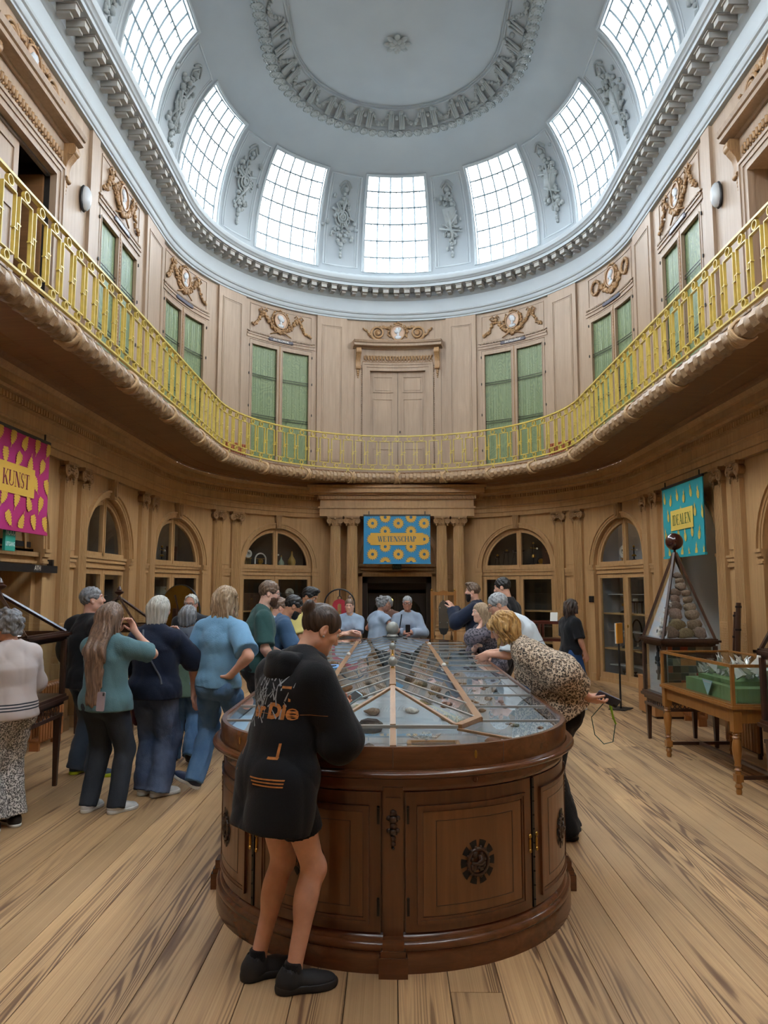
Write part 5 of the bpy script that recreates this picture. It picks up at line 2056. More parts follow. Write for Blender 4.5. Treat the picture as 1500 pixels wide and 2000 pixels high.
# ------------------------------------------------------------------ the three banners
def banner(name, label, word, w, h, bg, fg, ink, loc, rotz, motif, lw, lh, size, lx=0.0, lz=0.0):
 """local x to the reader's right, y away from the reader, z up; hung from its top edge"""
 t = thing(name, label, 'banner', loc, rotz, 'hanging word banners')
 mb = MB()
 n = 12
 vs, fs = [], []
 for i in range(n + 1):
  for j in range(7):
   x = -w / 2 + w * i / n
   vs.append((x, 0.004 * math.sin(2.5 * x * 3) * (j / 6), -h * j / 6))
 for i in range(n):
  for j in range(6):
   a = i * 7 + j
   fs.append((a, a + 1, a + 8, a + 7))
 mb.add(vs, fs)
 mb.add([(x, 0.012, z) for x, y, z in vs], fs)
 mb.build('cloth', bg, t, smooth=60)
 mb = MB()
 mb.box(-w / 2 - 0.01, w / 2 + 0.01, -0.012, 0.02, -h - 0.035, -h)
 mb.build('bottom_bar', bg, t)
 mb = MB()
 mb.box(-w / 2 - 0.01, w / 2 + 0.01, -0.008, 0.02, -0.005, 0.03)
 mb.box(-w / 2 + 0.1, -w / 2 + 0.12, 0, 0.012, 0.03, 0.1)
 mb.box(w / 2 - 0.12, w / 2 - 0.1, 0, 0.012, 0.03, 0.1)
 mb.build('top_bar', BLACK, t)
 m1, m2 = MB(), MB()
 motif(m1, m2, w, h)
 m1.f = [f for f in m1.f]
 # clip to the cloth
 m1.v = [(min(w / 2, max(-w / 2, x)), y, min(0, max(-h, z))) for x, y, z in m1.v]
 m2.v = [(min(w / 2, max(-w / 2, x)), y, min(0, max(-h, z))) for x, y, z in m2.v]
 cz = -h / 2 + lz
 m1.box(lx - lw / 2, lx + lw / 2, -0.0115, -0.0095, cz - lh / 2, cz + lh / 2)
 m1.build('printed_pattern', fg, t)
 if m2.v:
  m2.build('printed_detail', ink, t)
 vs, fs = serif(word, size)
 MB().add([(x + lx, -0.0125, y + cz) for x, y in vs], fs).build('lettering', ink, t)
 return t


def star(mb, m2, x, z, r, n=16, y=-0.0085):
 pts = []
 for i in range(2 * n):
  a = PI * i / n
  rr = r if i % 2 == 0 else r * 0.68
  pts.append((x + rr * math.cos(a), y, z + rr * math.sin(a)))
 k = [(x, y, z)] + pts
 mb.add(k, [(0, 1 + i, 1 + (i + 1) % (2 * n)) for i in range(2 * n)])
 m2.add([(x + r * 0.24 * math.cos(2 * PI * i / 12), y - 0.0015, z + r * 0.24 * math.sin(2 * PI * i / 12)) for i in range(12)], [tuple(range(12))])


def suns(m1, m2, w, h):
 for x, z in ((-0.52, -0.16), (0.03, -0.16), (0.58, -0.16), (-0.25, -0.03), (0.30, -0.03), (-0.25, -0.33), (0.30, -0.33), (-0.52, -0.82), (0.03, -0.82), (0.58, -0.82), (-0.25, -0.66), (0.30, -0.66), (-0.25, -0.99), (0.30, -0.99), (-0.52, -0.5), (0.58, -0.5)):
  star(m1, m2, x, z, 0.135)


def leaves(m1, m2, w, h):
 q = random.Random(5)
 for i, (x, z) in enumerate([(-0.62 + 0.26 * c + (0.13 if r % 2 else 0), -0.08 - 0.21 * r) for r in range(5) for c in range(6)]):
  a = q.uniform(-0.6, 0.6) + (PI if i % 3 == 0 else 0)
  M = Matrix.Translation((x, 0, z)) @ Matrix.Rotation(a, 4, 'Y')
  for g in (-1, 1):
   for j in range(6):                 # the leaf's separate fingers
    z0 = 0.075 - j * 0.027
    l = (0.052, 0.066, 0.068, 0.06, 0.046, 0.03)[j]
    m1.add([(0, -0.0085, z0 - 0.014), (0, -0.0085, z0 + 0.012), (g * l * 0.7, -0.0085, z0 + 0.018), (g * l, -0.0085, z0), (g * l * 0.8, -0.0085, z0 - 0.006)], [(0, 1, 2, 3, 4)], 0, M)
  m1.add([(-0.012, -0.0086, 0.09), (0.012, -0.0086, 0.09), (0.004, -0.0086, -0.12), (-0.004, -0.0086, -0.12)], [(0, 1, 2, 3)], 0, M)


def pines(m1, m2, w, h):
 q = random.Random(8)
 for i, (x, z) in enumerate([(-0.62 + 0.24 * c + (0.12 if r % 2 else 0), -0.14 - 0.27 * r - 0.05 * (c % 2)) for r in range(4) for c in range(7)]):
  M = Matrix.Translation((x, 0, z)) @ Matrix.Rotation(q.uniform(-0.25, 0.25), 4, 'Y')
  n = 14
  m1.add([(0.042 * math.cos(2 * PI * j / n), -0.0085, 0.065 * math.sin(2 * PI * j / n) - 0.03) for j in range(n)], [tuple(range(n))], 0, M)
  for j in (-2, -1, 0, 1, 2):
   m1.add([(-0.008, -0.0085, 0.02), (0.008, -0.0085, 0.02), (j * 0.017, -0.0085, 0.115 - abs(j) * 0.02)], [(0, 1, 2)], 0, M)
  for a in range(-2, 3):
   for b in range(-1, 2):
    m2.add([(b * 0.022 + dx, -0.0102, -0.03 + a * 0.022 + dz) for dx, dz in ((-0.005, 0), (0, -0.006), (0.005, 0), (0, 0.006))], [(0, 1, 2, 3)], 0, M)


BLUEB = mk('banner_blue', '2a86b8', 0.65, 0, 0.03, 2)
YELB = mk('banner_sun_yellow', 'd3a440', 0.65, 0, 0.03, 2)
INKB = mk('banner_ink_blue', '2f5f78', 0.65, 0, 0.02, 2)
MAGB = mk('banner_magenta', 'b5265f', 0.65, 0, 0.04, 1.2, col2='b82a80')
YELM = mk('banner_leaf_yellow', 'dcae45', 0.65, 0, 0.03, 2)
INKM = mk('banner_ink_maroon', '7b2436', 0.65, 0, 0.02, 2)
TEAL = mk('banner_teal', '2699a4', 0.65, 0, 0.04, 2)
YELT = mk('banner_pine_yellow', 'd9bd5a', 0.65, 0, 0.03, 2)
INKT = mk('banner_ink_olive', '46622c', 0.65, 0, 0.02, 2)
banner('wetenschap_banner', 'blue banner with yellow suns reading WETENSCHAP over the far doorway', 'WETENSCHAP', 1.42, 0.99, BLUEB, YELB, INKB, (XC, 15.74, 3.27), 0, suns, 1.12, 0.26, 0.118)
banner('kunst_banner', 'magenta banner with yellow leaves reading KUNST on the left side wall', 'KUNST', 1.46, 1.0, MAGB, YELM, INKM, (-3.98, 7.55, 3.34), PI / 2, leaves, 0.78, 0.31, 0.16)
banner('idealen_banner', 'turquoise banner with yellow pineapples reading IDEALEN above the open arch on the right', 'IDEALEN', 1.45, 1.0, TEAL, YELT, INKT, (4.0, 10.38, 3.19), -PI / 2, pines, 0.80, 0.29, 0.15)


# ================================================================== THE CENTRAL DISPLAY CASE
KX, KY0, KY1 = -0.07, 4.48, 10.25
KQ = PI / 2
KL = KY1 - KY0


def K(u, o=0.0, z=0.0):
 """a point on the case's outline: u metres round from its front middle (+ right), o outside the one-metre line"""
 r = 1.022 + o
 a, g = abs(u), (1 if u >= 0 else -1)
 if a <= KQ:
  return Vector((KX + g * r * math.sin(a), KY0 - r * math.cos(a), z))
 if a <= KQ + KL:
  return Vector((KX + g * r, KY0 + a - KQ, z))
 t = a - KQ - KL
 return Vector((KX + g * r * math.cos(t), KY1 + r * math.sin(t), z))


KM = 2 * KQ + KL
case = thing('central_display_case', 'long round-ended mahogany display case with glazed ridge top in the middle of the hall', 'display case', (KX, KY0, 0))


def kbuild(mb, name, mats, parent=case, smooth=None):
 return mb.build(name, mats, parent, bend=K, smooth=smooth)


mb = MB()
mb.sweep([(-0.07, 0), (-0.022, 0), (-0.022, 0.075), (-0.032, 0.09)], -KM, KM, 0.08)
kbuild(mb, 'plinth', MAHOGH, smooth=40)
mb = MB()
mb.sweep([(-0.032, 0.09), (-0.022, 0.10), (-0.022, 0.115), (-0.032, 0.128), (-0.04, 0.13), (-0.042, 0.142), (-0.055, 0.152), (-0.065, 0.16)], -KM, KM, 0.06)
kbuild(mb, 'base_moulding', MAHOGH, smooth=50)
mb = MB()
mb.sweep([(-0.075, 0.12), (-0.075, 0.80)], -KM, KM, 0.06)
kbuild(mb, 'carcase', MAHOG, smooth=40)
mb = MB()
mb.sweep([(-0.06, 0.775), (-0.05, 0.785), (-0.05, 0.80), (-0.04, 0.803), (-0.04, 0.843), (-0.02, 0.842), (0.0, 0.844), (0.012, 0.852), (0.015, 0.860), (0.010, 0.870), (-0.008, 0.876), (-0.025, 0.880)], -KM, KM, 0.05)
kbuild(mb, 'bead_moulding', MAHOGH, smooth=60)
mb = MB()
mb.sweep([(-0.028, 0.878), (-0.028, 0.965), (-0.034, 0.980), (-0.056, 0.980), (-0.062, 0.970), (-0.062, 0.87)], -KM, KM, 0.05)
kbuild(mb, 'top_box', MAHOGH, smooth=40)
for u in (-1.22, -0.62, 0.0, 0.56, 1.18):
 mb = MB()
 mb.wbox(u - 0.0015, u + 0.0015, -0.03, -0.0272, 0.888, 0.975)
 kbuild(mb, 'joint', DARKW)
for u, z, s in ((0.40, 0.935, 1.0), (-0.9, 0.935, 1.0)):
 mb = MB()
 mb.ball((u, -0.026, z), (0.008, 0.003, 0.02), 8)
 kbuild(mb, 'keyhole', BRASS)
mb = MB()
mb.tube([(0.40 + 0.014 * math.cos(a), -0.037, 0.82 + 0.014 * math.sin(a)) for a in np.linspace(0, 2 * PI, 13)[:-1]], 0.004, 5, closed=True)
kbuild(mb, 'ring_pull', MAHOGH)
# pilasters and doors round the front and down both sides
DARKC = wood('carved_dark_mahogany', '3f2417', '1f120b', 0.3, 2, 4, coat=0.3)
SLOT = mk('dark_vent_opening', '070605', 0.7, 0, 0.02)
HINGEB = mk('black_hinge_strip', '15120f', 0.4, 0.3, 0.1)


def case_door(u0, u1, g):
 """one panelled door between u0 and u1"""
 mb = MB()
 st = 0.055 if u1 - u0 > 0.6 else 0.05
 mb.wbox(u0, u1, -0.08, -0.052, 0.162, 0.775, step=0.06)
 p0, p1 = u0 + st, u1 - st
 # raised mould, field, inner line
 for e, h, w in ((0.0, 0.012, 0.014), (0.014, 0.006, 0.012)):
  mb.wbox(p0 + e, p1 - e, -0.053, -0.052 + h, 0.715 - e - w, 0.715 - e, step=0.06)
  mb.wbox(p0 + e, p1 - e, -0.053, -0.052 + h, 0.20 + e, 0.20 + e + w, step=0.06)
  mb.wbox(p0 + e, p0 + e + w, -0.053, -0.052 + h, 0.20 + e, 0.715 - e, step=0.06)
  mb.wbox(p1 - e - w, p1 - e, -0.053, -0.052 + h, 0.20 + e, 0.715 - e, step=0.06)
 d = kbuild(mb, 'door', MAHOG, smooth=30)
 mb = MB()
 q0, q1, z0, z1 = p0 + 0.09, p1 - 0.09, 0.27, 0.645
 mb.wbox(p0 + 0.03, p1 - 0.03, -0.053, -0.049, 0.23, 0.685, step=0.06)
 pf = kbuild(mb, 'door_panel', MAHOGL, d)
 mb = MB()
 for a, b, c, e in ((q0, q1, z1 - 0.003, z1), (q0, q1, z0, z0 + 0.003), (q0, q0 + 0.004, z0, z1), (q1 - 0.004, q1, z0, z1)):
  mb.wbox(a, b, -0.05, -0.0475, c, e, step=0.06)
 kbuild(mb, 'inlay_line', DARKW, d)
 c, zc = (u0 + u1) / 2, 0.445
 mb = MB()
 for i in range(10):                  # wedge-shaped openings round the carved boss
  a0, a1 = 2 * PI * (i + 0.16) / 10 + PI / 2, 2 * PI * (i + 0.84) / 10 + PI / 2
  vs = []
  for a in (a0, (a0 + a1) / 2, a1):
   for r in (0.062, 0.100):
    vs.append((c + r * 0.92 * math.cos(a), -0.046, zc + r * math.sin(a)))
  mb.add(vs, [(0, 1, 3, 2), (2, 3, 5, 4)])
 kbuild(mb, 'vent', SLOT, d)
 mb = MB()
 mb.tube([(c + 0.058 * 0.92 * math.cos(a), -0.044, zc + 0.058 * math.sin(a)) for a in np.linspace(0, 2 * PI, 25)[:-1]], 0.008, 6, closed=True)
 for i in range(14):
  a = 2 * PI * i / 14
  mb.ball((c + 0.066 * 0.92 * math.cos(a), -0.044, zc + 0.066 * math.sin(a)), 0.008, 5)
 qq = random.Random(int(abs(u0) * 100))
 for i in range(16):
  mb.ball((c + qq.uniform(-.035, .035), -0.042, zc + qq.uniform(-.038, .038)), (qq.uniform(.008, .016), 0.012, qq.uniform(.008, .018)), 6)
 for i in range(4):
  a = qq.uniform(0, PI)
  mb.tube([(c - .035 * math.cos(a), -0.04, zc - .035 * math.sin(a)), (c + 0.01, -0.03, zc + qq.uniform(-.01, .01)), (c + .035 * math.cos(a), -0.04, zc + .035 * math.sin(a))], 0.006, 5)
 kbuild(mb, 'carved_boss', DARKC, d, smooth=180)
 return d


def case_pilaster(u):
 mb = MB()
 w = 0.047
 mb.wbox(u - w, u + w, -0.08, -0.040, 0.155, 0.80, step=0.05)
 mb.wbox(u - w + 0.012, u + w - 0.012, -0.041, -0.034, 0.19, 0.755, step=0.05)
 p = kbuild(mb, 'pilaster', MAHOG)
 mb = MB()
 w = 0.062
 mb.wbox(u - w, u + w, -0.06, 0.022, 0.0, 0.085, step=0.05)
 mb.wbox(u - w + 0.008, u + w - 0.008, -0.06, 0.012, 0.085, 0.11, step=0.05)
 mb.wbox(u - w + 0.015, u + w - 0.015, -0.06, 0.0, 0.11, 0.155, step=0.05)
 kbuild(mb, 'foot_block', MAHOGH, p)
 mb = MB()
 for i, (dz, r) in enumerate(((0, .018), (-.03, .022), (-.058, .018), (-.085, .02), (-.112, .015), (-.135, .013), (-.155, .008))):
  mb.ball((u, -0.03, 0.69 + dz), (r, 0.014, r * 0.9), 7)
  if i in (1, 3):
   for g in (-1, 1):
    mb.ball((u + g * r, -0.03, 0.69 + dz + 0.008), (0.012, 0.01, 0.012), 6)
 kbuild(mb, 'carved_drop', DARKC, p, smooth=180)
 return p


def hinge_strip(u, g=1):
 mb = MB()
 mb.wbox(u - 0.009, u + 0.009, -0.08, -0.046, 0.165, 0.772, step=0.1)
 for i in range(9):
  mb.ball((u, -0.044, 0.2 + i * 0.066), 0.006, 5)
 kbuild(mb, 'hinge_strip', HINGEB)
 for s in (-1, 1):
  mb = MB()
  mb.ball((u + s * 0.028, -0.048, 0.46), (0.007, 0.006, 0.035), 6)
  mb.ball((u + s * 0.028, -0.046, 0.50), (0.012, 0.006, 0.012), 6)
  mb.ball((u + s * 0.028, -0.046, 0.43), (0.010, 0.006, 0.012), 6)
  kbuild(mb, 'escutcheon', BRASS)


case_pilaster(0)
for g in (-1, 1):
 spans = [(0.058, 0.775), (0.80, 1.50)]
 for a, b in spans:
  case_door(*sorted((g * a, g * b)), g)
 hinge_strip(g * 0.7875)
 for u in (0.07, ):
  for z in (0.27, 0.67):
   mb = MB()
   mb.wbox(g * u - 0.006, g * u + 0.006, -0.055, -0.046, z - 0.035, z + 0.035)
   mb.ball((g * u, -0.046, z + 0.04), 0.007, 6)
   kbuild(mb, 'hinge', HINGEB)
 case_pilaster(g * 1.56)
 u = 1.62
 while u < KQ + KL - 0.5:
  case_door(*sorted((g * u, g * (u + 0.82))), g)
  case_pilaster(g * (u + 0.88))
  u += 0.94
# --- glazing
RZ = 0.976
RAILX, HIPF, HIPB = 0.475, 4.70, 10.0
F0 = (0.34, 3.96)                # front corners of the raised part
F1 = (0.475, 4.21)
ZR = 1.10                        # ridge
RB = 0.99                        # eaves of the raised part
rimr = 0.962


def rimpt(a):
 return (KX + rimr * math.sin(a), KY0 - rimr * math.cos(a))


def bar3(name, p, q, w, h, mat, parent=case):
 """a flat glazing bar from p to q"""
 p, q = Vector(p), Vector(q)
 t = (q - p).normalized()
 s = t.cross(Vector((0, 0, 1))).normalized()
 n = s.cross(t).normalized()
 mb = MB()
 vs = []
 for c in (p, q):
  for a, b in ((-w / 2, -h), (w / 2, -h), (w / 2, h), (-w / 2, h)):
   vs.append(c + s * a + n * b)
 mb.add(vs, [(0, 1, 5, 4), (1, 2, 6, 5), (2, 3, 7, 6), (3, 0, 4, 7), (0, 3, 2, 1), (4, 5, 6, 7)])
 off = wloc(parent)
 mb.v = [tuple(Vector(v) - off) for v in mb.v]
 return mb.build(name, mat, parent)


def pane3(name, pts, parent=case, mat=None):
 off = wloc(parent)
 mb = MB()
 mb.add([Vector(p) - off for p in pts], [tuple(range(len(pts)))])
 return mb.build(name, mat or GLASSC, parent)


SILV = mk('pale_glazing_strip', '9b9a95', 0.35, 0.4, 0.1)
X = lambda x: KX + x
ys = [4.21 + 0.505 * i for i in range(13)]      # bars across the flat sides, to y = 10.27
for g in (-1, 1):
 f0, f1 = (X(g * F0[0]), F0[1], RB), (X(g * F1[0]), F1[1], RB)
 # rails
 bar3('eaves_rail', (X(g * RAILX), F1[1] - 0.02, RB - 0.004), (X(g * RAILX), 10.27, RB - 0.004), 0.045, 0.012, BEAMW)
 bar3('eaves_rail', f0, f1, 0.045, 0.012, BEAMW)
 # flats
 rim_a = 0.64
 e = rimpt(g * rim_a)
 bar3('glazing_bar', f0[:2] + (RZ,), e + (RZ,), 0.016, 0.006, BEAMW)
 arc0 = [rimpt(g * (0.018 + (rim_a - 0.018) * i / 8)) + (RZ,) for i in range(9)]
 pane3('pane', arc0 + [f0[:2] + (RZ,), (X(g * 0.02), F0[1], RZ)])
 a1 = math.acos((KY0 - F1[1]) / rimr)
 arc1 = [rimpt(g * (rim_a + (a1 - rim_a) * i / 8)) + (RZ,) for i in range(9)]
 pane3('pane', arc1 + [f1[:2] + (RZ,), f0[:2] + (RZ,)])
 for i, y in enumerate(ys):
  xo = 0.95 if y >= KY0 and y <= KY1 else math.sqrt(max(0.01, rimr ** 2 - (KY0 - y if y < KY0 else y - KY1) ** 2))
  bar3('glazing_bar', (X(g * RAILX), y, RZ), (X(g * xo), y, RZ), 0.014, 0.006, SILV)
  if i < len(ys) - 1:
   y2 = ys[i + 1]
   xo2 = 0.95 if y2 <= KY1 else 0.948
   pane3('pane', [(X(g * RAILX), y, RZ - .002), (X(g * xo), y, RZ - .002), (X(g * xo2), y2, RZ - .002), (X(g * RAILX), y2, RZ - .002)])
 # raised part
 ap, ab = (X(0), HIPF, ZR), (X(0), HIPB, ZR)
 bar3('hip_bar', f0, ap, 0.018, 0.007, BEAMW)
 bar3('hip_bar', f1, ap, 0.012, 0.005, SILV)
 pane3('pane', [(X(g * 0.01), F0[1], RB), f0, ap])
 pane3('pane', [f0, f1, ap])
 sy = [F1[1]] + [HIPF + 0.42 * i for i in range(1, 13)]
 prev = (f1, ap)
 ny = 12
 for i in range(1, ny + 1):
  ylo = F1[1] + (10.25 - F1[1]) * i / ny
  yhi = HIPF + (HIPB - HIPF) * i / ny
  cur = ((X(g * RAILX), ylo, RB), (X(0), yhi, ZR))
  bar3('glazing_bar', cur[0], cur[1], 0.013, 0.005, SILV)
  pane3('pane', [prev[0], cur[0], cur[1], prev[1]])
  prev = cur
bar3('ridge_bar', (X(0), HIPF - 0.01, ZR + 0.004), (X(0), HIPB, ZR + 0.004), 0.040, 0.012, BEAMW)
bar3('ridge_bar', (X(0), F0[1], RB + 0.004), (X(0), HIPF, ZR + 0.004), 0.030, 0.008, BEAMW)
bar3('ridge_bar', (X(0), F0[1], RZ + 0.002), (X(0), KY0 - rimr, RZ + 0.002), 0.030, 0.006, BEAMW)
bar3('eaves_rail', (X(-F0[0]), F0[1], RB - 0.002), (X(F0[0]), F0[1], RB - 0.002), 0.018, 0.009, SILV)
# far end
arcb = [(KX + rimr * math.cos(PI * i / 16), KY1 + 0.02 + rimr * math.sin(PI * i / 16), RZ) for i in range(17)]
pane3('pane', arcb)
bar3('eaves_rail', (X(-RAILX), 10.27, RB), (X(RAILX), 10.27, RB), 0.04, 0.01, BEAMW)
pane3('pane', [(X(-RAILX), 10.27, RB), (X(RAILX), 10.27, RB), (X(0), HIPB, ZR)])
mb = MB()
bedp = [K(-KM + 2 * KM * i / 100, -0.07, 0.90) for i in range(100)]
mb.add([tuple(v - Vector(case.location)) for v in bedp], [tuple(range(100))])
BED = mk('pale_grey_display_bed', '8f9ca4', 0.7, 0, 0.03, 3)
mb.build('display_bed', BED, case)
for g, y in ((1, 6.95), (1, 9.65), (-1, 8.1)):
 mb = MB()
 mb.ball((RAILX * g, y - KY0, RB + 0.02), (0.022, 0.05, 0.018), 10)
 mb.build('white_handle', IVORY, case, smooth=180)

# the little planets on the ridge
GREYB = mk('grey_globe', '8f918c', 0.35, 0.3, 0.12, 14)


def ridge_ball(y, z, r, lab):
 t = thing('ridge_globe', lab, 'globe', (X(0), y, ZR + 0.016))
 MB().ball((0, 0, z - ZR - 0.016), r, 20).build('ball', GREYB, t, smooth=180)
 MB().lathe([(0.016, 0), (0.012, 0.008), (0.007, 0.02), (0.007, z - ZR - 0.016)], n=10).build('stem', BRASS, t, smooth=40)
 return t


ridge_ball(5.65, 1.163, 0.036, 'grey ball on a short stem on the case ridge, nearest to the viewer')
ridge_ball(6.75, 1.193, 0.032, 'smaller grey ball on the case ridge in front of the ringed globe')
rg = ridge_ball(8.3, 1.275, 0.072, 'large grey globe above a broad black ring on the case ridge')
MB().lathe([(0.088, 0.062), (0.112, 0.062), (0.112, 0.074), (0.088, 0.074), (0.088, 0.062)], n=32).build('horizon_ring', BLACK, rg)
MB().ball((0, 0, 0.062), (0.068, 0.068, 0.046), 18).build('lower_bowl', GREYB, rg, smooth=180)

# ------------------------------------------------------------------ what lies in the case
def rock_mesh(name, seed, mat, sub=2, rough=0.28, sq=(1, 1, 0.7), flat=False):
 q = random.Random(seed)
 bm = bmesh.new()
 bmesh.ops.create_icosphere(bm, subdivisions=sub, radius=0.5)
 axes = [Vector((q.gauss(0, 1), q.gauss(0, 1), q.gauss(0, 1))).normalized() for _ in range(9)]
 cut = [q.uniform(0.24, 0.46) for _ in axes]
 for v in bm.verts:
  p = v.co.copy()
  for a, c in zip(axes, cut):
   d = p.dot(a)
   if d > c:
    p -= a * (d - c)
  p *= 1 + q.uniform(-rough, rough) * 0.25
  v.co = Vector((p.x * sq[0], p.y * sq[1], max(-0.3, p.z * sq[2])))
 zmin = min(v.co.z for v in bm.verts)
 for v in bm.verts:
  v.co.z -= zmin
 for f in bm.faces:
  f.smooth = not flat
 me = bpy.data.meshes.new(name)
 bm.to_mesh(me)
 bm.free()
 me.materials.append(mat)
 return me


STONE = [mk('stone_%s' % n, c, 0.7, 0, 0.3, 9, bump=0.3) for n, c in (('grey', '6d6b68'), ('brown', '6a5646'), ('rust', '7a4a30'), ('white', 'b9b8b2'), ('green', '5f6b58'), ('dark', '2f3236'))]
rocks = [rock_mesh('mineral', 40 + i, STONE[i % 6], 2, flat=(i % 2 == 0)) for i in range(12)]


def crystal_mesh(name, seed, mat, n=26, h=1.0):
 q = random.Random(seed)
 mb = MB()
 for i in range(n):
  a, r = q.uniform(0, 2 * PI), q.uniform(0, 0.42)
  b = Vector((r * math.cos(a), r * math.sin(a), 0))
  d = Vector((0.9 * math.cos(a) * r + q.uniform(-.25, .25), 0.9 * math.sin(a) * r + q.uniform(-.25, .25), 1)).normalized()
  l = q.uniform(0.3, 0.7) * h
  mb.tube([b, b + d * l * 0.75, b + d * l], [0.06, 0.06, 0.006], 5)
 return mb.mesh(name, mat)


CRYW = mk('white_crystal', 'd5d6d2', 0.25, 0, 0.06, 8)
crys = [crystal_mesh('crystal_cluster', i, CRYW) for i in range(3)]
q = random.Random(12)
MG = 'mineral specimens in the central case'
nm = 0
for g in (-1, 1):
 for i in range(12):
  for j in range(5 if i < 8 else 3):
   y = 4.25 + 0.505 * i + q.uniform(0.06, 0.44)
   x = X(g * q.uniform(0.54, 0.88))
   if y < KY0 and math.hypot(x - KX, y - KY0) > 0.86:
    continue
   me = q.choice(rocks)
   o = link('mineral_specimen', me, None, (x, y, 0.9), q.uniform(0, 6))
   s = q.uniform(0.03, 0.075)
   o.scale = (s * q.uniform(.8, 1.4), s, s * 0.7)
   tag(o, 'small mineral specimen lying on the grey bed under the flat glass of the central case', 'mineral', MG)
   nm += 1
 for i in range(26):
  y = 4.5 + 0.21 * i + q.uniform(-.05, .05)
  x = X(g * q.uniform(0.1, 0.38))
  me = q.choice(rocks + crys)
  o = link('mineral_specimen', me, None, (x, y, 0.9), q.uniform(0, 6))
  s = q.uniform(0.07, 0.13)
  o.scale = (s * q.uniform(.8, 1.5), s, s * 0.7)
  tag(o, 'mineral specimen lying under the glazed ridge of the central case', 'mineral', 'mineral specimens under the ridge')


def specimen(name, me, lab, cat, x, y, sc_, rot=0.0, z=0.9):
 o = link(name, me, None, (x, y, z), rot)
 o.scale = sc_
 return tag(o, lab, cat)


specimen('slate_slab', rock_mesh('slate_slab', 91, STONE[5], 2, 0.2, (1, 0.35, 1.0), True), 'dark upright slab of stone behind the left front gable glass of the case', 'mineral', X(-0.14), 4.24, (0.19, 0.16, 0.105), 0.2)
specimen('coral_cluster', crystal_mesh('coral_cluster', 9, CRYW, 60, 0.7), 'white spiky crystal cluster behind the right front gable glass of the case', 'mineral', X(0.17), 4.12, (0.16, 0.12, 0.06))
specimen('coral_cluster', crystal_mesh('coral_cluster', 11, CRYW, 70, 0.6), 'white speckled crystal mass under the right front corner glass of the case', 'mineral', X(0.68), 4.02, (0.17, 0.15, 0.07))
specimen('rust_stone', rock_mesh('rust_stone', 95, STONE[2], 2, 0.2), 'round rust-brown stone under the right front corner glass of the case', 'mineral', X(0.52), 3.93, (0.10, 0.09, 0.08))
for i in range(14):
 specimen('dark_pebble', rocks[(i * 5) % 12], 'small pebble under the left front corner glass of the case', 'mineral', X(-0.12 - 0.05 * (i % 7)), 3.70 + 0.09 * (i // 7) + 0.05 * ((i * 3) % 4), (0.055, 0.05, 0.05), i)['group'] = 'pebbles in the front of the case'
for i in range(5):
 specimen('white_stone', rocks[3 + 6 * (i % 2)], '%s white lumpy stone under the side glass beside the hooded girl' % ('nearest', 'second', 'third', 'fourth', 'farthest')[i], 'mineral', X(-0.40 + 0.02 * (i % 2)), 4.55 + 0.16 * i, (0.10, 0.10, 0.08), i)['group'] = 'white stones left of the ridge'
# glass-lidded box at the front
bx = thing('specimen_box', 'low wooden box with a glass lid under the front right glass of the case', 'box', (X(0.20), 3.74, 0.9), 0.0)
mb = MB()
w, d, h = 0.26, 0.15, 0.05
mb.box(-w / 2, w / 2, -d / 2, -d / 2 + 0.015, 0, h)
mb.box(-w / 2, w / 2, d / 2 - 0.015, d / 2, 0, h)
mb.box(-w / 2, -w / 2 + 0.02, -d / 2, d / 2, 0, h)
mb.box(w / 2 - 0.02, w / 2, -d / 2, d / 2, 0, h)
mb.box(-w / 2, w / 2, -d / 2, d / 2, 0, 0.006)
mb.build('box_frame', GOLDW, bx)
mb = MB()
mb.box(-w / 2 + 0.02, w / 2 - 0.02, -d / 2 + 0.015, d / 2 - 0.015, 0.006, 0.01)
mb.build('lining', CARRARA, bx)
MB().box(-w / 2 + 0.01, w / 2 - 0.01, -d / 2 + 0.008, d / 2 - 0.008, h - 0.006, h - 0.004).build('lid_glass', GLASS, bx)
o = link('mineral_specimen', rocks[2], None, (X(0.20), 3.74, 0.911), 1.0)
o.scale = (0.06, 0.05, 0.03)
tag(o, 'small stone inside the wooden box at the front of the case', 'mineral')
# folder and phone lying on the glass
FOL = mk('pale_blue_folder', '5f8fc4', 0.6, 0, 0.03)
fo = thing('blue_folder', 'pale blue folder lying on the left glass of the central case', 'folder', (X(-0.62), 7.02, RZ + 0.007), 0.1)
MB().box(-0.12, 0.12, -0.15, 0.15, 0, 0.006).build('cover', FOL, fo)
MB().box(-0.115, 0.118, -0.145, 0.145, 0.006, 0.009).build('front_sheet', FOL, fo)
ph = thing('small_phone', 'small black phone on the pale blue folder', 'phone', (X(-0.60), 6.99, RZ + 0.0165), 1.3)
MB().box(-0.035, 0.035, -0.07, 0.07, 0, 0.008).build('body', BLACK, ph)
MB().box(-0.031, 0.031, -0.064, 0.064, 0.008, 0.0085).build('screen', SLOT, ph)

# ================================================================== FREE-STANDING FURNITURE
WHITEP = mk('white_card_backing', 'b6b8bf', 0.7, 0, 0.03)


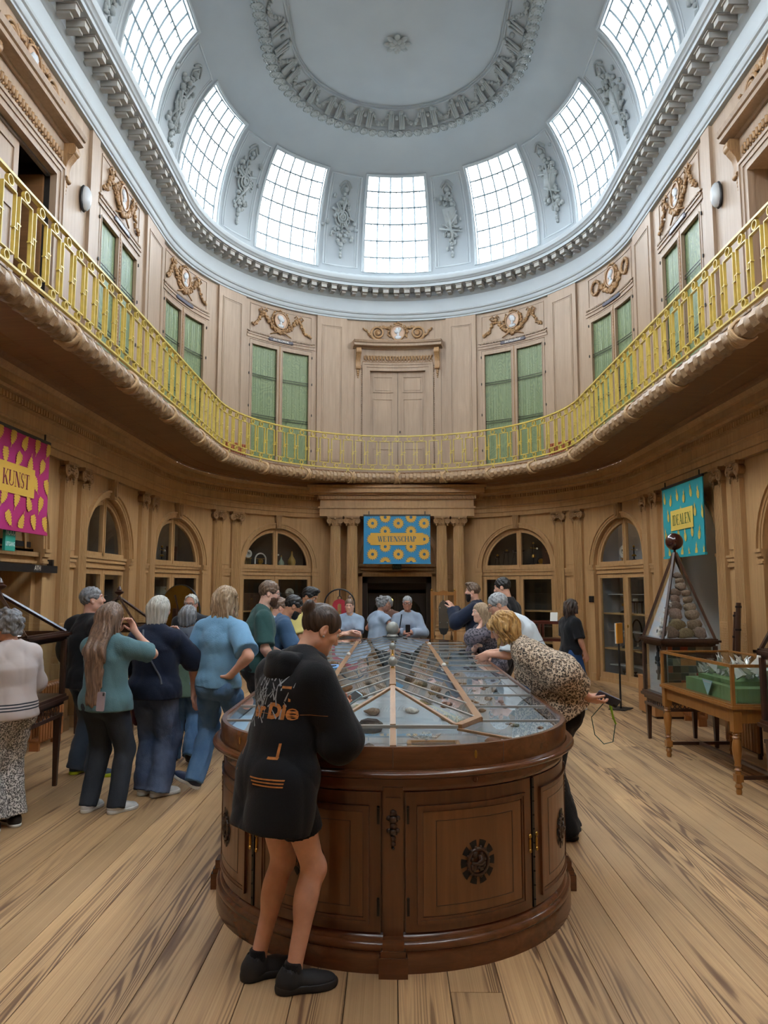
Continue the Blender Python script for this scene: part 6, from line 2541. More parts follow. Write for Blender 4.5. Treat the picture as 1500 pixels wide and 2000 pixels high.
def pyramid_case(name, label, loc, rotz, w, zl, z0, z1, apex, wood_, finial, ball=None):
 """square glazed case on tapered legs with a pyramid roof; w half width"""
 t = thing(name, label, 'display case', loc, rotz)
 for sx in (-1, 1):
  for sy in (-1, 1):
   x, y = sx * (w - 0.035), sy * (w - 0.035)
   vs = [(x + a * 0.016, y + b * 0.016, 0) for a, b in ((-1, -1), (1, -1), (1, 1), (-1, 1))] + [(x + a * 0.028, y + b * 0.028, zl) for a, b in ((-1, -1), (1, -1), (1, 1), (-1, 1))]
   MB().add(vs, [(0, 1, 5, 4), (1, 2, 6, 5), (2, 3, 7, 6), (3, 0, 4, 7), (3, 2, 1, 0), (4, 5, 6, 7)]).build('leg', wood_, t)
 # pierced apron
 for s in range(4):
  M = Matrix.Rotation(s * PI / 2, 4, 'Z')
  mb = MB()
  mb.box(-w, w, -w, -w + 0.02, z0 - 0.035, z0, M=M)
  mb.box(-w, w, -w + 0.002, -w + 0.016, zl - 0.03, zl, M=M)
  n = 9
  for i in range(n):
   x = -w + 0.06 + (2 * w - 0.12) * (i + 0.5) / n
   mb.tube([(x + 0.022 * math.cos(a), -w + 0.01, (zl + z0 - 0.035) / 2 + (z0 - 0.035 - zl) / 2 * math.sin(a)) for a in np.linspace(0, 2 * PI, 11)[:-1]], 0.006, 4, closed=True, M=M)
  mb.build('apron', wood_, t)
 mb = MB()
 mb.box(-w - 0.03, w + 0.03, -w - 0.03, w + 0.03, z0, z0 + 0.03)
 mb.box(-w - 0.015, w + 0.015, -w - 0.015, w + 0.015, z0 + 0.03, z0 + 0.055)
 mb.build('base_frame', wood_, t)
 for sx in (-1, 1):
  for sy in (-1, 1):
   MB().box(sx * w - 0.02 - sx * 0.015, sx * w + 0.02 - sx * 0.015, sy * w - 0.02 - sy * 0.015, sy * w + 0.02 - sy * 0.015, z0 + 0.055, z1 - 0.05).build('corner_post', wood_, t)
 mb = MB()
 for a, b, c in ((-0.01, z1 - 0.06, z1 - 0.03), (0.015, z1 - 0.03, z1 - 0.012), (0.035, z1 - 0.012, z1 + 0.01), (0.01, z1 + 0.01, z1 + 0.025)):
  for s in range(4):
   mb.box(-w - a, w + a, -w - a, -w + 0.03, b, c, M=Matrix.Rotation(s * PI / 2, 4, 'Z'))
 mb.build('cornice', wood_, t)
 for s in range(4):
  M = Matrix.Rotation(s * PI / 2, 4, 'Z')
  MB().box(-w + 0.03, w - 0.03, -w + 0.008, -w + 0.012, z0 + 0.05, z1 - 0.05, M=M).build('pane', GLASS, t)
  MB().add([(-w + 0.02, -w + 0.02, z1 + 0.025), (w - 0.02, -w + 0.02, z1 + 0.025), (0, 0, apex - 0.02)], [(0, 1, 2)], 0, M).build('roof_pane', GLASS, t)
  MB().tube([M @ Vector((w - 0.01, -w + 0.01, z1 + 0.02)), M @ Vector((0.01, -0.01, apex))], 0.018, 4).build('roof_bar', wood_, t)
 if ball:
  MB().tube([(0, 0, apex - 0.03), (0, 0, apex + 0.06)], 0.014, 8).build('rod', wood_, t)
  MB().ball((0, 0, apex + 0.03 + ball), ball, 28).build('ball_finial', mk('dark_red_polished_ball', '3a1712', 0.15, 0, 0.1, 4, coat=0.6), t, smooth=180)
 else:
  k = finial
  MB().lathe([(0.03 * k, apex - 0.03), (0.035 * k, apex), (0.02 * k, apex + 0.02), (0.02 * k, apex + 0.035), (0.06 * k, apex + 0.06), (0.062 * k, apex + 0.075), (0.03 * k, apex + 0.09), (0.035 * k, apex + 0.10), (0.018 * k, apex + 0.13), (0.0, apex + 0.15)], n=14).build('urn_finial', wood_, t, smooth=50)
 return t


pa = pyramid_case('pyramid_case', 'dark wood case with a tall glazed pyramid top crowned by a dark red ball', (3.16, 8.50, 0), 0.03, 0.30, 0.42, 0.50, 1.14, 2.12, DARKW, 1, 0.098)
# its backing boards and specimens
mb = MB()
mb.add([(-0.27, -0.20, 1.17), (0.27, -0.20, 1.17), (0, -0.01, 2.02)], [(0, 1, 2)])
mb.add([(-0.235, -0.27, 1.17), (-0.235, 0.27, 1.17), (-0.01, 0, 2.02)], [(0, 1, 2)])
mb.box(-0.26, 0.26, -0.26, 0.26, 1.150, 1.165)
mb.build('backing_board', WHITEP, pa)
mb = MB()
mb.box(-0.24, -0.23, -0.26, 0.26, 0.55, 1.10)
mb.box(-0.26, 0.26, -0.235, -0.225, 0.55, 1.10, 0)
mb.build('backing_board', WHITEP, pa)
qs = random.Random(4)
rowsz = [(1.165, 3, .15), (1.25, 2, .17), (1.37, 2, .15), (1.46, 2, .13), (1.545, 2, .115), (1.625, 2, .10), (1.695, 1, .115), (1.76, 1, .10), (1.82, 1, .085)]
stk = [rock_mesh('stacked_stone', 200 + i, mk('stacked_stone_tone_%d' % i, c, 0.75, 0, 0.3, 12, bump=0.35), 2, 0.25, (1, 0.55, 0.8)) for i, c in enumerate(('77655a', '6b5d52', '80705f', '75684e'))]
for z, n, s in rowsz:
 rowi = rowsz.index((z, n, s))
 for i in range(n):
  x = (i - (n - 1) / 2) * s * 1.08 - 0.01
  y = -0.225 + (z - 1.165) * 0.22
  o = link('stacked_stone', stk[qs.randrange(4)], None, Matrix.Translation(pa.location) @ Matrix.Rotation(0.03, 4, 'Z') @ Vector((x, y, z)), qs.uniform(-.3, .3))
  o.scale = (s * 1.35, 0.09, s * 1.35)
  side_ = ('single',) if n == 1 else (('left', 'right') if n == 2 else ('left', 'middle', 'right'))
  row_ = ('lowest', 'second', 'third', 'fourth', 'fifth', 'sixth', 'seventh', 'eighth', 'topmost')[rowi]
  tag(o, '%s brown stone in the %s row from the bottom inside the tall pyramid glass' % (side_[i], row_), 'stone', 'stones stacked in the pyramid case')
for i in range(22):
 u = i / 21
 z = 1.17 + 0.36 * u + qs.uniform(-.01, .01)
 y = qs.uniform(-.02, .16) * (1 - u * 0.6)
 o = link('gold_crystal', (crys[i % 3] if i % 3 else rocks[(i * 7) % 12]), None, Matrix.Translation(pa.location) @ Matrix.Rotation(0.03, 4, 'Z') @ Vector((-0.255 + 0.2 * u * 0.55, -0.17 + y, z)), qs.uniform(0, 6))
 o.scale = (0.05, 0.06, 0.06)
 tag(o, 'small crystal piled against the left board of the tall pyramid glass', 'mineral', 'crystals in the pyramid case')
tiles = ['8a4a38', '8f5242', '4a2f2c', '3e3f48', '9a6a45', '8c6231', '7b3a30', '352a28', '5a5148', '4a4a46', '6c6a5c', '33302e', '80766a', '6f706a', '45484c', '574a40', '8a5a48', '3a3c3a', '25262a', '7a7468']
tm = [mk('stone_tile_%d' % i, '%02x%02x%02x' % tuple(min(255, int(int(c[j:j + 2], 16) * 1.35)) for j in (0, 2, 4)), 0.35, 0, 0.25, 30) for i, c in enumerate(tiles)]  # tile colours lifted to make up for the shade under the cornice
tile = MB()
tile.box(-0.5, 0.5, -0.5, 0.5, -0.5, 0.5)
tile_me = [tile.mesh('tile', m) for m in tm]
for r in range(7):
 for c in range(6):
  o = link('tile', tile_me[(r * 7 + c * 3 + (r * c) % 5) % 20], pa, (-0.215 + 0.086 * c, -0.242, 1.065 - 0.077 * r))
  o.scale = (0.082, 0.012, 0.073)
mb = MB()
for i in range(26):
 a = qs.uniform(0, 2 * PI)
 mb.ball((-0.240, -0.06 + qs.gauss(0, .035), 0.92 + qs.gauss(0, .09)), (0.012, qs.uniform(.012, .035), qs.uniform(.015, .04)), 6)
mb.tube([(-0.240, -0.05, 1.05), (-0.240, -0.05, 0.76), (-0.240, -0.03, 0.7)], 0.012, 6)
o = mb.build('dark_ornament', STONE[5], None, smooth=180, loc=pa.location)
tag(o, 'dark branching mineral growth on the white side board below the tall pyramid', 'mineral')
o.location = Vector(pa.location) + Vector((-0.012, 0, 0))

pc = pyramid_case('pyramid_case', 'dark pyramid-topped case cut by the right edge of the picture', (3.285, 5.955, 0), 0.0, 0.31, 0.48, 0.58, 1.19, 1.95, DARKW, 1, 0.098)
mb = MB()
mb.box(-0.26, 0.26, -0.20, -0.19, 0.63, 1.14)
mb.box(-0.20, -0.19, -0.26, 0.26, 0.63, 1.14)
mb.add([(-0.27, -0.22, 1.215), (0.27, -0.22, 1.215), (0, -0.02, 1.9)], [(0, 1, 2)])
mb.add([(-0.22, -0.27, 1.215), (-0.22, 0.27, 1.215), (-0.02, 0, 1.9)], [(0, 1, 2)])
mb.build('backing_board', WHITEP, pc)
mb = MB()
for i in range(18):
 a = 2 * PI * i / 18
 mb.ball((0.10 * math.cos(a), 0, 0.13 * math.sin(a)), (0.03, 0.02, 0.03), 6, jit=0.15)
mb.ball((0, 0, -0.20), (0.04, 0.03, 0.06), 8, jit=0.1)
for xx, yy, rz in ((-0.02, -0.235, 0), (-0.235, 0.0, PI / 2)):
 o = mb.build('carved_ring', STONE[1], None, smooth=180, loc=Vector(pc.location) + Vector((xx, yy, 0.93)), rotz=rz)
 tag(o, 'brown wreath-like mineral ring on the white board of the case at the right edge', 'mineral', 'mineral rings at the right edge')

pj = pyramid_case('pyramid_case', 'dark case with a low glazed pyramid roof at the left edge, behind the grey-haired woman', (-3.38, 6.22, 0), 0.06, 0.42, 0.62, 0.73, 1.31, 1.66, DARKW, 0.9)
pk = pyramid_case('pyramid_case', 'dark low-pyramid case behind the man in black and the long-haired woman', (-3.50, 9.30, 0), 0.0, 0.37, 0.60, 0.70, 1.25, 1.60, DARKW, 0.9)
for t_, lab in ((pj, 'rough pale stone inside the low-pyramid case at the left edge'), (pk, 'rough pale stone inside the low-pyramid case behind the visitors')):
 z0 = 0.785 if t_ is pj else 0.755
 for i in range(3):
  o = link('case_stone', rocks[(3 + 4 * i) % 12], None, Vector(t_.location) + Vector((-0.15 + 0.15 * i, 0.05 * (i % 2), z0 if False else z0)), i)
  o.scale = (0.14, 0.12, 0.12)
  tag(o, lab, 'stone', 'stones in %s' % ('the left edge case' if t_ is pj else 'the case behind the visitors'))

# glass table case of honey-coloured wood with turned legs
gt = thing('glass_table_case', 'honey-coloured glass table case on turned legs holding silvery crystals on green cloth', 'display case', (3.12, 7.13, 0), 0.045)
W_, D_ = 0.37, 0.74
LEGP = [(0.02, 0), (0.026, 0.02), (0.022, 0.045), (0.032, 0.06), (0.030, 0.075), (0.02, 0.09), (0.026, 0.10), (0.030, 0.15), (0.022, 0.19), (0.030, 0.20), (0.021, 0.215), (0.030, 0.235), (0.024, 0.25), (0.036, 0.33), (0.040, 0.38), (0.036, 0.42), (0.026, 0.45), (0.036, 0.465), (0.025, 0.48), (0.034, 0.49), (0.026, 0.505), (0.034, 0.515)]
for sx in (-1, 1):
 for sy in (-1, 1):
  mb = MB()
  x, y = sx * (W_ - 0.04), sy * (D_ - 0.04)
  mb.lathe(LEGP, (x, y, 0), 14)
  mb.box(x - 0.036, x + 0.036, y - 0.036, y + 0.036, 0.51, 0.70)
  mb.box(x - 0.03, x + 0.03, y - 0.03, y + 0.03, 0.105, 0.165)
  mb.build('leg', GOLDW, gt, smooth=40)
for y0, y1, x0, x1 in ((-D_ + 0.04, D_ - 0.04, -W_ + 0.025, -W_ + 0.05), (-D_ + 0.04, D_ - 0.04, W_ - 0.05, W_ - 0.025), (-D_ + 0.025, -D_ + 0.05, -W_ + 0.04, W_ - 0.04), (D_ - 0.05, D_ - 0.025, -W_ + 0.04, W_ - 0.04)):
 MB().box(x0, x1, y0, y1, 0.58, 0.70).build('apron', GOLDW, gt)
for sy in (-1, 1):
 MB().box(-W_ + 0.04, W_ - 0.04, sy * (D_ - 0.04) - 0.014, sy * (D_ - 0.04) + 0.014, 0.12, 0.15).build('stretcher', DARKW, gt)
MB().box(-0.02, 0.02, -D_ + 0.05, D_ - 0.05, 0.122, 0.148).build('stretcher', DARKW, gt)
mb = MB()
mb.box(-W_ - 0.012, W_ + 0.012, -D_ - 0.012, D_ + 0.012, 0.70, 0.725)
mb.box(-W_, W_, -D_, D_, 0.725, 0.74)
mb.build('table_top', GOLDW, gt)
mb = MB()
for sx in (-1, 1):
 for sy in (-1, 1):
  mb.box(sx * W_ - 0.014 - sx * 0.014, sx * W_ + 0.014 - sx * 0.014, sy * D_ - 0.014 - sy * 0.014, sy * D_ + 0.014 - sy * 0.014, 0.74, 1.06)
 mb.box(sx * W_ - 0.012 - sx * 0.012, sx * W_ + 0.012 - sx * 0.012, -D_, D_, 1.045, 1.07)
 mb.box(-W_, W_, sx * D_ - 0.012 - sx * 0.012, sx * D_ + 0.012 - sx * 0.012, 1.045, 1.07)
mb.build('glazing_frame', GOLDW, gt)
for sx in (-1, 1):
 MB().box(sx * (W_ - 0.014) - 0.002, sx * (W_ - 0.014) + 0.002, -D_ + 0.02, D_ - 0.02, 0.74, 1.045).build('pane', GLASS, gt)
 MB().box(-W_ + 0.02, W_ - 0.02, sx * (D_ - 0.014) - 0.002, sx * (D_ - 0.014) + 0.002, 0.74, 1.045).build('pane', GLASS, gt)
MB().box(-W_ + 0.02, W_ - 0.02, -D_ + 0.02, D_ - 0.02, 1.058, 1.062).build('top_glass', GLASS, gt)
GRC = mk('green_cloth', '6f8a5c', 0.8, 0, 0.06)
fl = MB()
fl.box(-0.30, 0.30, -0.68, 0.30, 0.741, 0.86)
fl.box(-0.22, 0.28, -0.50, 0.20, 0.86, 0.90)
o = fl.build('green_plinth', GRC, None, loc=gt.location, rotz=0.045)
tag(o, 'pale green cloth-covered block inside the honey-coloured glass table case', 'plinth')
SILVC = mk('silver_crystal_face', 'd0d3cd', 0.25, 0.3, 0.25, 7)


def blades(seed, n, r, hh):
 qb = random.Random(seed)
 mb = MB()
 for i in range(n):
  c = Vector((qb.uniform(-r, r), qb.uniform(-r, r), qb.uniform(0, hh * 0.5)))
  M = Matrix.Translation(c) @ Euler((qb.uniform(-1, 1), qb.uniform(-1, 1), qb.uniform(0, 6))).to_matrix().to_4x4()
  l, w = qb.uniform(.5, 1) * hh, qb.uniform(.12, .3) * hh
  mb.add([(-w, -w * .3, 0), (w, -w * .2, 0), (w * .8, w * .4, 0), (-w * .7, w * .4, 0), (0, 0, l)], [(0, 1, 4), (1, 2, 4), (2, 3, 4), (3, 0, 4), (3, 2, 1, 0)], 0, M)
 return mb


for i, (x, y, r, hh, lab) in enumerate(((-0.02, -0.42, 0.18, 0.21, 'largest silvery bladed crystal mass, nearest in the honey-coloured table case'), (0.0, -0.08, 0.15, 0.17, 'silvery crystal mass in the middle of the honey-coloured table case'), (-0.10, 0.16, 0.10, 0.10, 'smallest silvery crystal mass, farthest in the honey-coloured table case'))):
 mb = blades(i + 3, 38, r, hh)
 mb.v = [(a, b, max(0, c)) for a, b, c in mb.v]
 o = mb.build('silver_crystal', SILVC, None, loc=Matrix.Translation(gt.location) @ Matrix.Rotation(0.045, 4, 'Z') @ Vector((x, y, 0.901)))
 tag(o, lab, 'mineral')
cn = thing('paper_label', 'pale blue triangular paper label hanging in front of the green block in the table case', 'label', Matrix.Translation(gt.location) @ Vector((-0.318, -0.22, 0.742)))
MB().add([(0, -0.11, 0.14), (0, 0.11, 0.14), (0, 0, 0.0), (0.004, -0.11, 0.14), (0.004, 0.11, 0.14), (0.004, 0, 0.0)], [(0, 1, 2), (3, 5, 4), (0, 3, 4, 1), (1, 4, 5, 2), (2, 5, 3, 0)]).build('card', mk('pale_blue_card', '9fc0c4', 0.7), cn)
MB().add([(-0.002, -0.09, 0.13), (-0.002, 0.09, 0.13), (-0.002, 0.075, 0.115), (-0.002, -0.075, 0.115)], [(0, 1, 2, 3)]).build('fold', CARRARA, cn)

# sign stand
ss = thing('sign_stand', 'slim black sign stand with a narrow orange panel near the white-shelved cabinet', 'sign stand', (3.20, 10.86, 0), 0.9)
MB().box(-0.16, 0.16, -0.12, 0.12, 0, 0.012).build('base_plate', BLACK, ss)
MB().tube([(0, 0, 0.01), (0, 0, 1.0)], 0.014, 10).build('pole', BLACK, ss)
MB().box(-0.105, 0.105, -0.022, -0.005, 0.93, 1.22).build('panel', mk('orange_sign_panel', 'e39a24', 0.5, 0, 0.02), ss)
MB().box(-0.105, 0.105, -0.005, 0.012, 0.93, 1.22).build('panel_back', IVORY, ss)
# plain wooden box
wbx = thing('plain_wooden_box', 'plain light wooden box standing on the floor beside the sign stand', 'box', (3.68, 10.35, 0), 0.0)
LW = wood('light_beech', 'b07c4c', '95653a', 0.5, 2, 1.2)
MB().box(-0.28, 0.28, -0.32, 0.32, 0.03, 0.50).build('box_body', LW, wbx)
MB().box(-0.285, 0.285, -0.325, 0.325, 0.50, 0.515).build('lid', LW, wbx)
MB().box(-0.25, 0.25, -0.29, 0.29, 0.0, 0.03).build('recessed_base', DARKW, wbx)

# radiators on the floor
RADO = mk('radiator_ochre_paint', 'a0653a', 0.45, 0.05, 0.12)
for lab, x, y, n, rz in (('copper-coloured column radiator against the left wall behind the man in black', -3.86, 8.25, 9, PI / 2), ('copper-coloured column radiator behind the legs of the tall pyramid case', 3.80, 9.72, 8, PI / 2), ('copper-coloured column radiator behind the glass table case', 3.86, 7.35, 9, PI / 2), ('copper-coloured radiator beside the woman in black tee, low by the cabinet', 3.22, 13.35, 4, 0.9)):
 ra = thing('column_radiator', lab, 'radiator', (x, y, 0), rz)
 for i in range(n):
  mb = MB()
  radiator(mb, 1, (i - (n - 1) / 2) * 0.062, 0, 0.10, 0.66, 0.055)
  mb.build('radiator_column', RADO, ra, smooth=50)
 mb = MB()
 for g in (-1, 1):
  mb.box(g * (n - 1) / 2 * 0.062 - 0.02, g * (n - 1) / 2 * 0.062 + 0.02, -0.05, 0.05, 0, 0.09)
 mb.build('foot', RADO, ra)
 mb = MB()
 xx = (n - 1) / 2 * 0.062 + 0.09
 mb.tube([(xx, 0.0, 0.70), (xx, 0.0, 0.34), (xx - 0.03, 0.0, 0.28), (xx - 0.05, 0, 0.2), (xx - 0.05, 0, 0.0)], 0.02, 8)
 mb.tube([(xx, 0, 0.64), (xx, 0, 0.74)], 0.028, 8)
 mb.build('supply_pipe', RADO, ra, smooth=50)
rc = thing('slatted_radiator_cover', 'low radiator cover of upright wooden slats behind the glass table case', 'radiator cover', (3.62, 8.05, 0), 0.0)
for i in range(12):
 MB().box(-0.012, 0.012, -0.36 + 0.062 * i, -0.36 + 0.062 * i + 0.045, 0.06, 0.62).build('slat', LW, rc)
mb = MB()
mb.box(0.012, 0.03, -0.38, 0.40, 0.04, 0.64)
mb.box(-0.02, 0.1, -0.38, 0.40, 0.62, 0.65)
mb.box(-0.0, 0.03, -0.36, -0.32, 0, 0.06)
mb.box(-0.0, 0.03, 0.34, 0.38, 0, 0.06)
mb.build('frame', DARKW, rc)

# brass disc machine, magnets, side table case
bd = thing('brass_disc_machine', 'large round amber-coloured glass disc on a wooden stand by the left cabinets', 'machine', (-3.30, 11.3, 0), -0.5)
M = Matrix.Translation((0, 0, 1.37)) @ Matrix.Rotation(PI / 2, 4, 'X')
AMB = mk('amber_glass_plate', '8d6526', 0.18, 0.35, 0.35, 2.5)
MB().lathe([(0, -0.012), (0.40, -0.012), (0.40, 0.012), (0, 0.012)], n=40, M=M).build('disc', AMB, bd)
MB().tube([M @ Vector((0.40 * math.cos(a), 0.40 * math.sin(a), 0)) for a in np.linspace(0, 2 * PI, 41)[:-1]], 0.014, 6, closed=True).build('rim', BLACK, bd)
mb = MB()
mb.tube([(0, -0.12, 1.37), (0, 0.12, 1.37)], 0.025, 10)
mb.tube([(0.02, -0.05, 1.38), (-0.05, -0.06, 1.62)], 0.014, 6)
mb.build('axle', DARKW, bd)
for y in (-0.10, 0.10):
 MB().box(-0.035, 0.035, y - 0.02, y + 0.02, 0.72, 1.42).build('upright', DARKW, bd)
MB().box(-0.4, 0.4, -0.22, 0.22, 0.68, 0.72).build('table_top', DARKW, bd)
for sx in (-1, 1):
 for sy in (-1, 1):
  MB().box(sx * 0.35 - 0.025, sx * 0.35 + 0.025, sy * 0.18 - 0.025, sy * 0.18 + 0.025, 0, 0.68).build('leg', DARKW, bd)

mg = thing('red_magnet_stand', 'red horseshoe magnet hung in a black iron arch left of the far doorway', 'magnet', (-1.02, 13.4, 0), 0.0)
pts = [(-0.27, 0, 0.03), (-0.27, 0, 1.42)] + [(-0.27 * math.cos(a), 0, 1.44 + 0.27 * math.sin(a)) for a in np.linspace(0.1, PI - 0.1, 14)] + [(0.27, 0, 1.42), (0.27, 0, 0.03)]
MB().tube(pts, 0.014, 8).build('arch', BLACK, mg, smooth=60)
MB().box(-0.32, 0.32, -0.16, 0.16, 0, 0.035).build('base', DARKW, mg)
MB().tube([(0, 0, 1.70), (0, 0, 1.58)], 0.012, 8).build('hook', BLACK, mg)
MB().tube([(0.03 * math.cos(a), 0, 1.55 + 0.035 * math.sin(a)) for a in np.linspace(0, 2 * PI, 13)[:-1]], 0.008, 6, closed=True).build('ring', BLACK, mg)
REDM = mk('red_magnet_paint', 'a5273a', 0.45, 0, 0.06)
vs = []
mb = MB()
for g in (-1, 1):
 mb.box(*sorted((g * 0.035, g * 0.125)), -0.035, 0.035, 0.98, 1.42)
for i in range(10):
 a, b = PI * i / 10, PI * (i + 1) / 10
 q8 = [(-r * math.cos(t), y, 1.42 + r * math.sin(t) * 0.9) for t in (a, b) for r in (0.035, 0.125) for y in (-0.035, 0.035)]
 mb.add(q8, [(0, 1, 5, 4), (2, 3, 7, 6), (0, 2, 6, 4), (1, 3, 7, 5)])
mb.build('horseshoe', REDM, mg)
MB().box(-0.13, 0.13, -0.04, 0.04, 0.93, 0.975).build('keeper', STEEL, mg)

wf = thing('magnet_frame', 'tall light wooden frame with a hanging dark laminated magnet, right of the far doorway', 'magnet', (0.84, 13.3, 0), 0.0)
for g in (-1, 1):
 MB().box(g * 0.205 - 0.022, g * 0.205 + 0.022, -0.03, 0.03, 0, 1.68).build('post', GOLDW, wf)
 MB().ball((g * 0.205, 0, 1.695), 0.02, 8).build('brass_cap', BRASS, wf, smooth=180)
MB().extrude([(-0.2, 1.60), (0.2, 1.60), (0.2, 1.655), (0.1, 1.66), (0, 1.69), (-0.1, 1.66), (-0.2, 1.655)], -0.022, 0.022, 1).build('cross_bar', GOLDW, wf)
for g in (-1, 1):
 MB().box(g * 0.205 - 0.03, g * 0.205 + 0.03, -0.2, 0.2, 0, 0.04).build('foot', GOLDW, wf)
mb = MB()
for y in (-0.03, -0.01, 0.01, 0.03):
 pl = [(-0.085, 1.02), (0.085, 1.02), (0.085, 1.40), (0.06, 1.47), (0.0, 1.52), (-0.06, 1.47), (-0.085, 1.40)]
 mb.extrude(pl, y - 0.008, y + 0.008, 1)
mb.build('laminated_magnet', mk('grey_iron', '5b544a', 0.45, 0.5, 0.15), wf)
mb = MB()
for x in (-0.065, 0.065):
 for z in (1.12, 1.38):
  mb.ball((x, -0.04, z), 0.012, 6)
mb.build('bolt', STEEL, wf)
MB().extrude([(-0.09, 1.02), (0.09, 1.02), (0.05, 0.92), (0.0, 0.90), (-0.05, 0.92)], -0.045, 0.045, 1).build('keeper', BLACK, wf)
MB().tube([(0, 0, 1.52), (0, 0, 1.62)], 0.008, 6).build('hook', STEEL, wf)
MB().tube([(0, 0, 0.9), (0, 0, 0.72)], 0.012, 6).build('pendant', STEEL, wf)

sc_ = thing('side_showcase', 'dark red wooden glazed side table by the wall behind the grey-haired man', 'display case', (2.42, 12.55, 0), -0.35)
MAR = wood('dark_red_mahogany', '5a241b', '35130e', 0.3, 0, 1.5, coat=0.3)
for sx in (-1, 0, 1):
 for sy in (-1, 1):
  MB().box(sx * 0.40 - 0.02, sx * 0.40 + 0.02, sy * 0.2 - 0.02, sy * 0.2 + 0.02, 0, 1.16).build('leg', MAR, sc_)
for z in (0.86, 1.14):
 mb = MB()
 for sy in (-1, 1):
  mb.box(-0.42, 0.42, sy * 0.2 - 0.022, sy * 0.2 + 0.022, z, z + 0.04)
 for sx in (-1, 1):
  mb.box(sx * 0.40 - 0.022, sx * 0.40 + 0.022, -0.2, 0.2, z, z + 0.04)
 mb.build('rail', MAR, sc_)
MB().box(-0.40, 0.40, -0.2, 0.2, 0.89, 0.9).build('shelf', MAR, sc_)
MB().box(-0.40, 0.40, -0.2, 0.2, 1.165, 1.172).build('top_glass', GLASS, sc_)
MB().box(-0.38, 0.38, -0.205, -0.2, 0.9, 1.14).build('front_glass', GLASS, sc_)
cd = thing('tilted_card', 'white card tilted up on top of the dark red side table', 'label', Matrix.Translation(sc_.location) @ Matrix.Rotation(-0.35, 4, 'Z') @ Vector((0.22, -0.05, 1.182)), -0.35)
MB().box(-0.06, 0.06, -0.004, 0.004, 0, 0.15, M=Matrix.Rotation(-0.35, 4, 'X')).build('card', IVORY, cd)
MB().add([(-0.01, 0.05, 0.14), (0.01, 0.05, 0.14), (0.01, 0.09, 0), (-0.01, 0.09, 0)], [(0, 1, 2, 3)]).build('prop', BLACK, cd)

# tall telescopes leaning between the right-hand pilasters
for i, (dy, h, lab) in enumerate(((0.0, 1.58, 'taller dark brass-banded tube leaning between the pilasters at the right'), (0.07, 1.47, 'shorter dark tube leaning between the pilasters at the right'))):
 tl = thing('leaning_tube', lab, 'instrument', (3.86, 8.72 + dy, 0.0), 0)
 mb = MB()
 mb.tube([(0, 0, 0), (0.10, 0, h * 0.98)], [0.035, 0.028], 12)
 mb.build('barrel', DARKW, tl, smooth=40)
 mb = MB()
 for f in (0.1, 0.55, 0.8, 0.97):
  mb.tube([(0.10 * f, 0, h * 0.98 * f - 0.012), (0.10 * f, 0, h * 0.98 * f + 0.012)], 0.036, 12)
 mb.build('band', DKM, tl)

# bent iron stool at the left edge
st = thing('bent_leg_stool', 'dark stool with curved bent legs half hidden by the grey-haired woman at the left edge', 'stool', (-3.22, 5.80, 0), 0.0)
for a in (0.0, PI / 2, PI, 1.5 * PI):
 c, s = math.cos(a), math.sin(a)
 MB().tube([(0.24 * c, 0.24 * s, 0), (0.238 * c, 0.238 * s, 0.06), (0.215 * c, 0.215 * s, 0.16), (0.15 * c, 0.15 * s, 0.22), (0.06 * c, 0.06 * s, 0.25), (0, 0, 0.27)], [0.026, 0.024, 0.024, 0.023, 0.022, 0.022], 8).build('leg', DARKW, st, smooth=60)
MB().lathe([(0, 0.40), (0.17, 0.40), (0.18, 0.415), (0.18, 0.43), (0.16, 0.44), (0, 0.44)], n=24).build('seat', DARKW, st, smooth=40)
MB().tube([(0, 0, 0.25), (0, 0, 0.41)], 0.025, 10).build('column', DARKW, st)


# ================================================================== PEOPLE
# bodies and clothes are grown as smooth unions of limb shapes on a grid and skinned in one surface
def V3(*a):
 return np.array(a, float)


def unit(v):
 v = np.asarray(v, float)
 n = np.linalg.norm(v)
 return v / n if n > 1e-9 else v


def rotx(a):
 c, s = math.cos(a), math.sin(a)
 return np.array([[1, 0, 0], [0, c, -s], [0, s, c]])


def roty(a):
 c, s = math.cos(a), math.sin(a)
 return np.array([[c, 0, s], [0, 1, 0], [-s, 0, c]])


def rotz(a):
 c, s = math.cos(a), math.sin(a)
 return np.array([[c, -s, 0], [s, c, 0], [0, 0, 1]])


class Cone:
 """round-ended tapering limb, optionally flattened in a frame (columns of F) by factors k"""
 def __init__(self, a, b, ra, rb, F=None, k=(1, 1, 1), cuts=()):
  self.a, self.b, self.ra, self.rb = np.asarray(a, float), np.asarray(b, float), ra, rb
  self.F, self.k, self.cuts = F, np.asarray(k, float), cuts
  r = max(ra, rb) * max(k)
  self.lo, self.hi = np.minimum(self.a, self.b) - r, np.maximum(self.a, self.b) + r

 def d(self, X, Y, Z):
  p = [X - self.a[0], Y - self.a[1], Z - self.a[2]]
  ba = self.b - self.a
  km = 1.0
  if self.F is not None:
   F, k = self.F, self.k
   p = [(p[0] * F[0, i] + p[1] * F[1, i] + p[2] * F[2, i]) / k[i] for i in range(3)]
   ba = (ba @ F) / k
   km = min(k)
  L = float(ba @ ba) + 1e-12
  t = np.clip((p[0] * ba[0] + p[1] * ba[1] + p[2] * ba[2]) / L, 0, 1)
  d = np.sqrt((p[0] - ba[0] * t) ** 2 + (p[1] - ba[1] * t) ** 2 + (p[2] - ba[2] * t) ** 2) - (self.ra + (self.rb - self.ra) * t)
  d = d * km
  for q, n in self.cuts:
   d = np.maximum(d, (X - q[0]) * n[0] + (Y - q[1]) * n[1] + (Z - q[2]) * n[2])
  return d


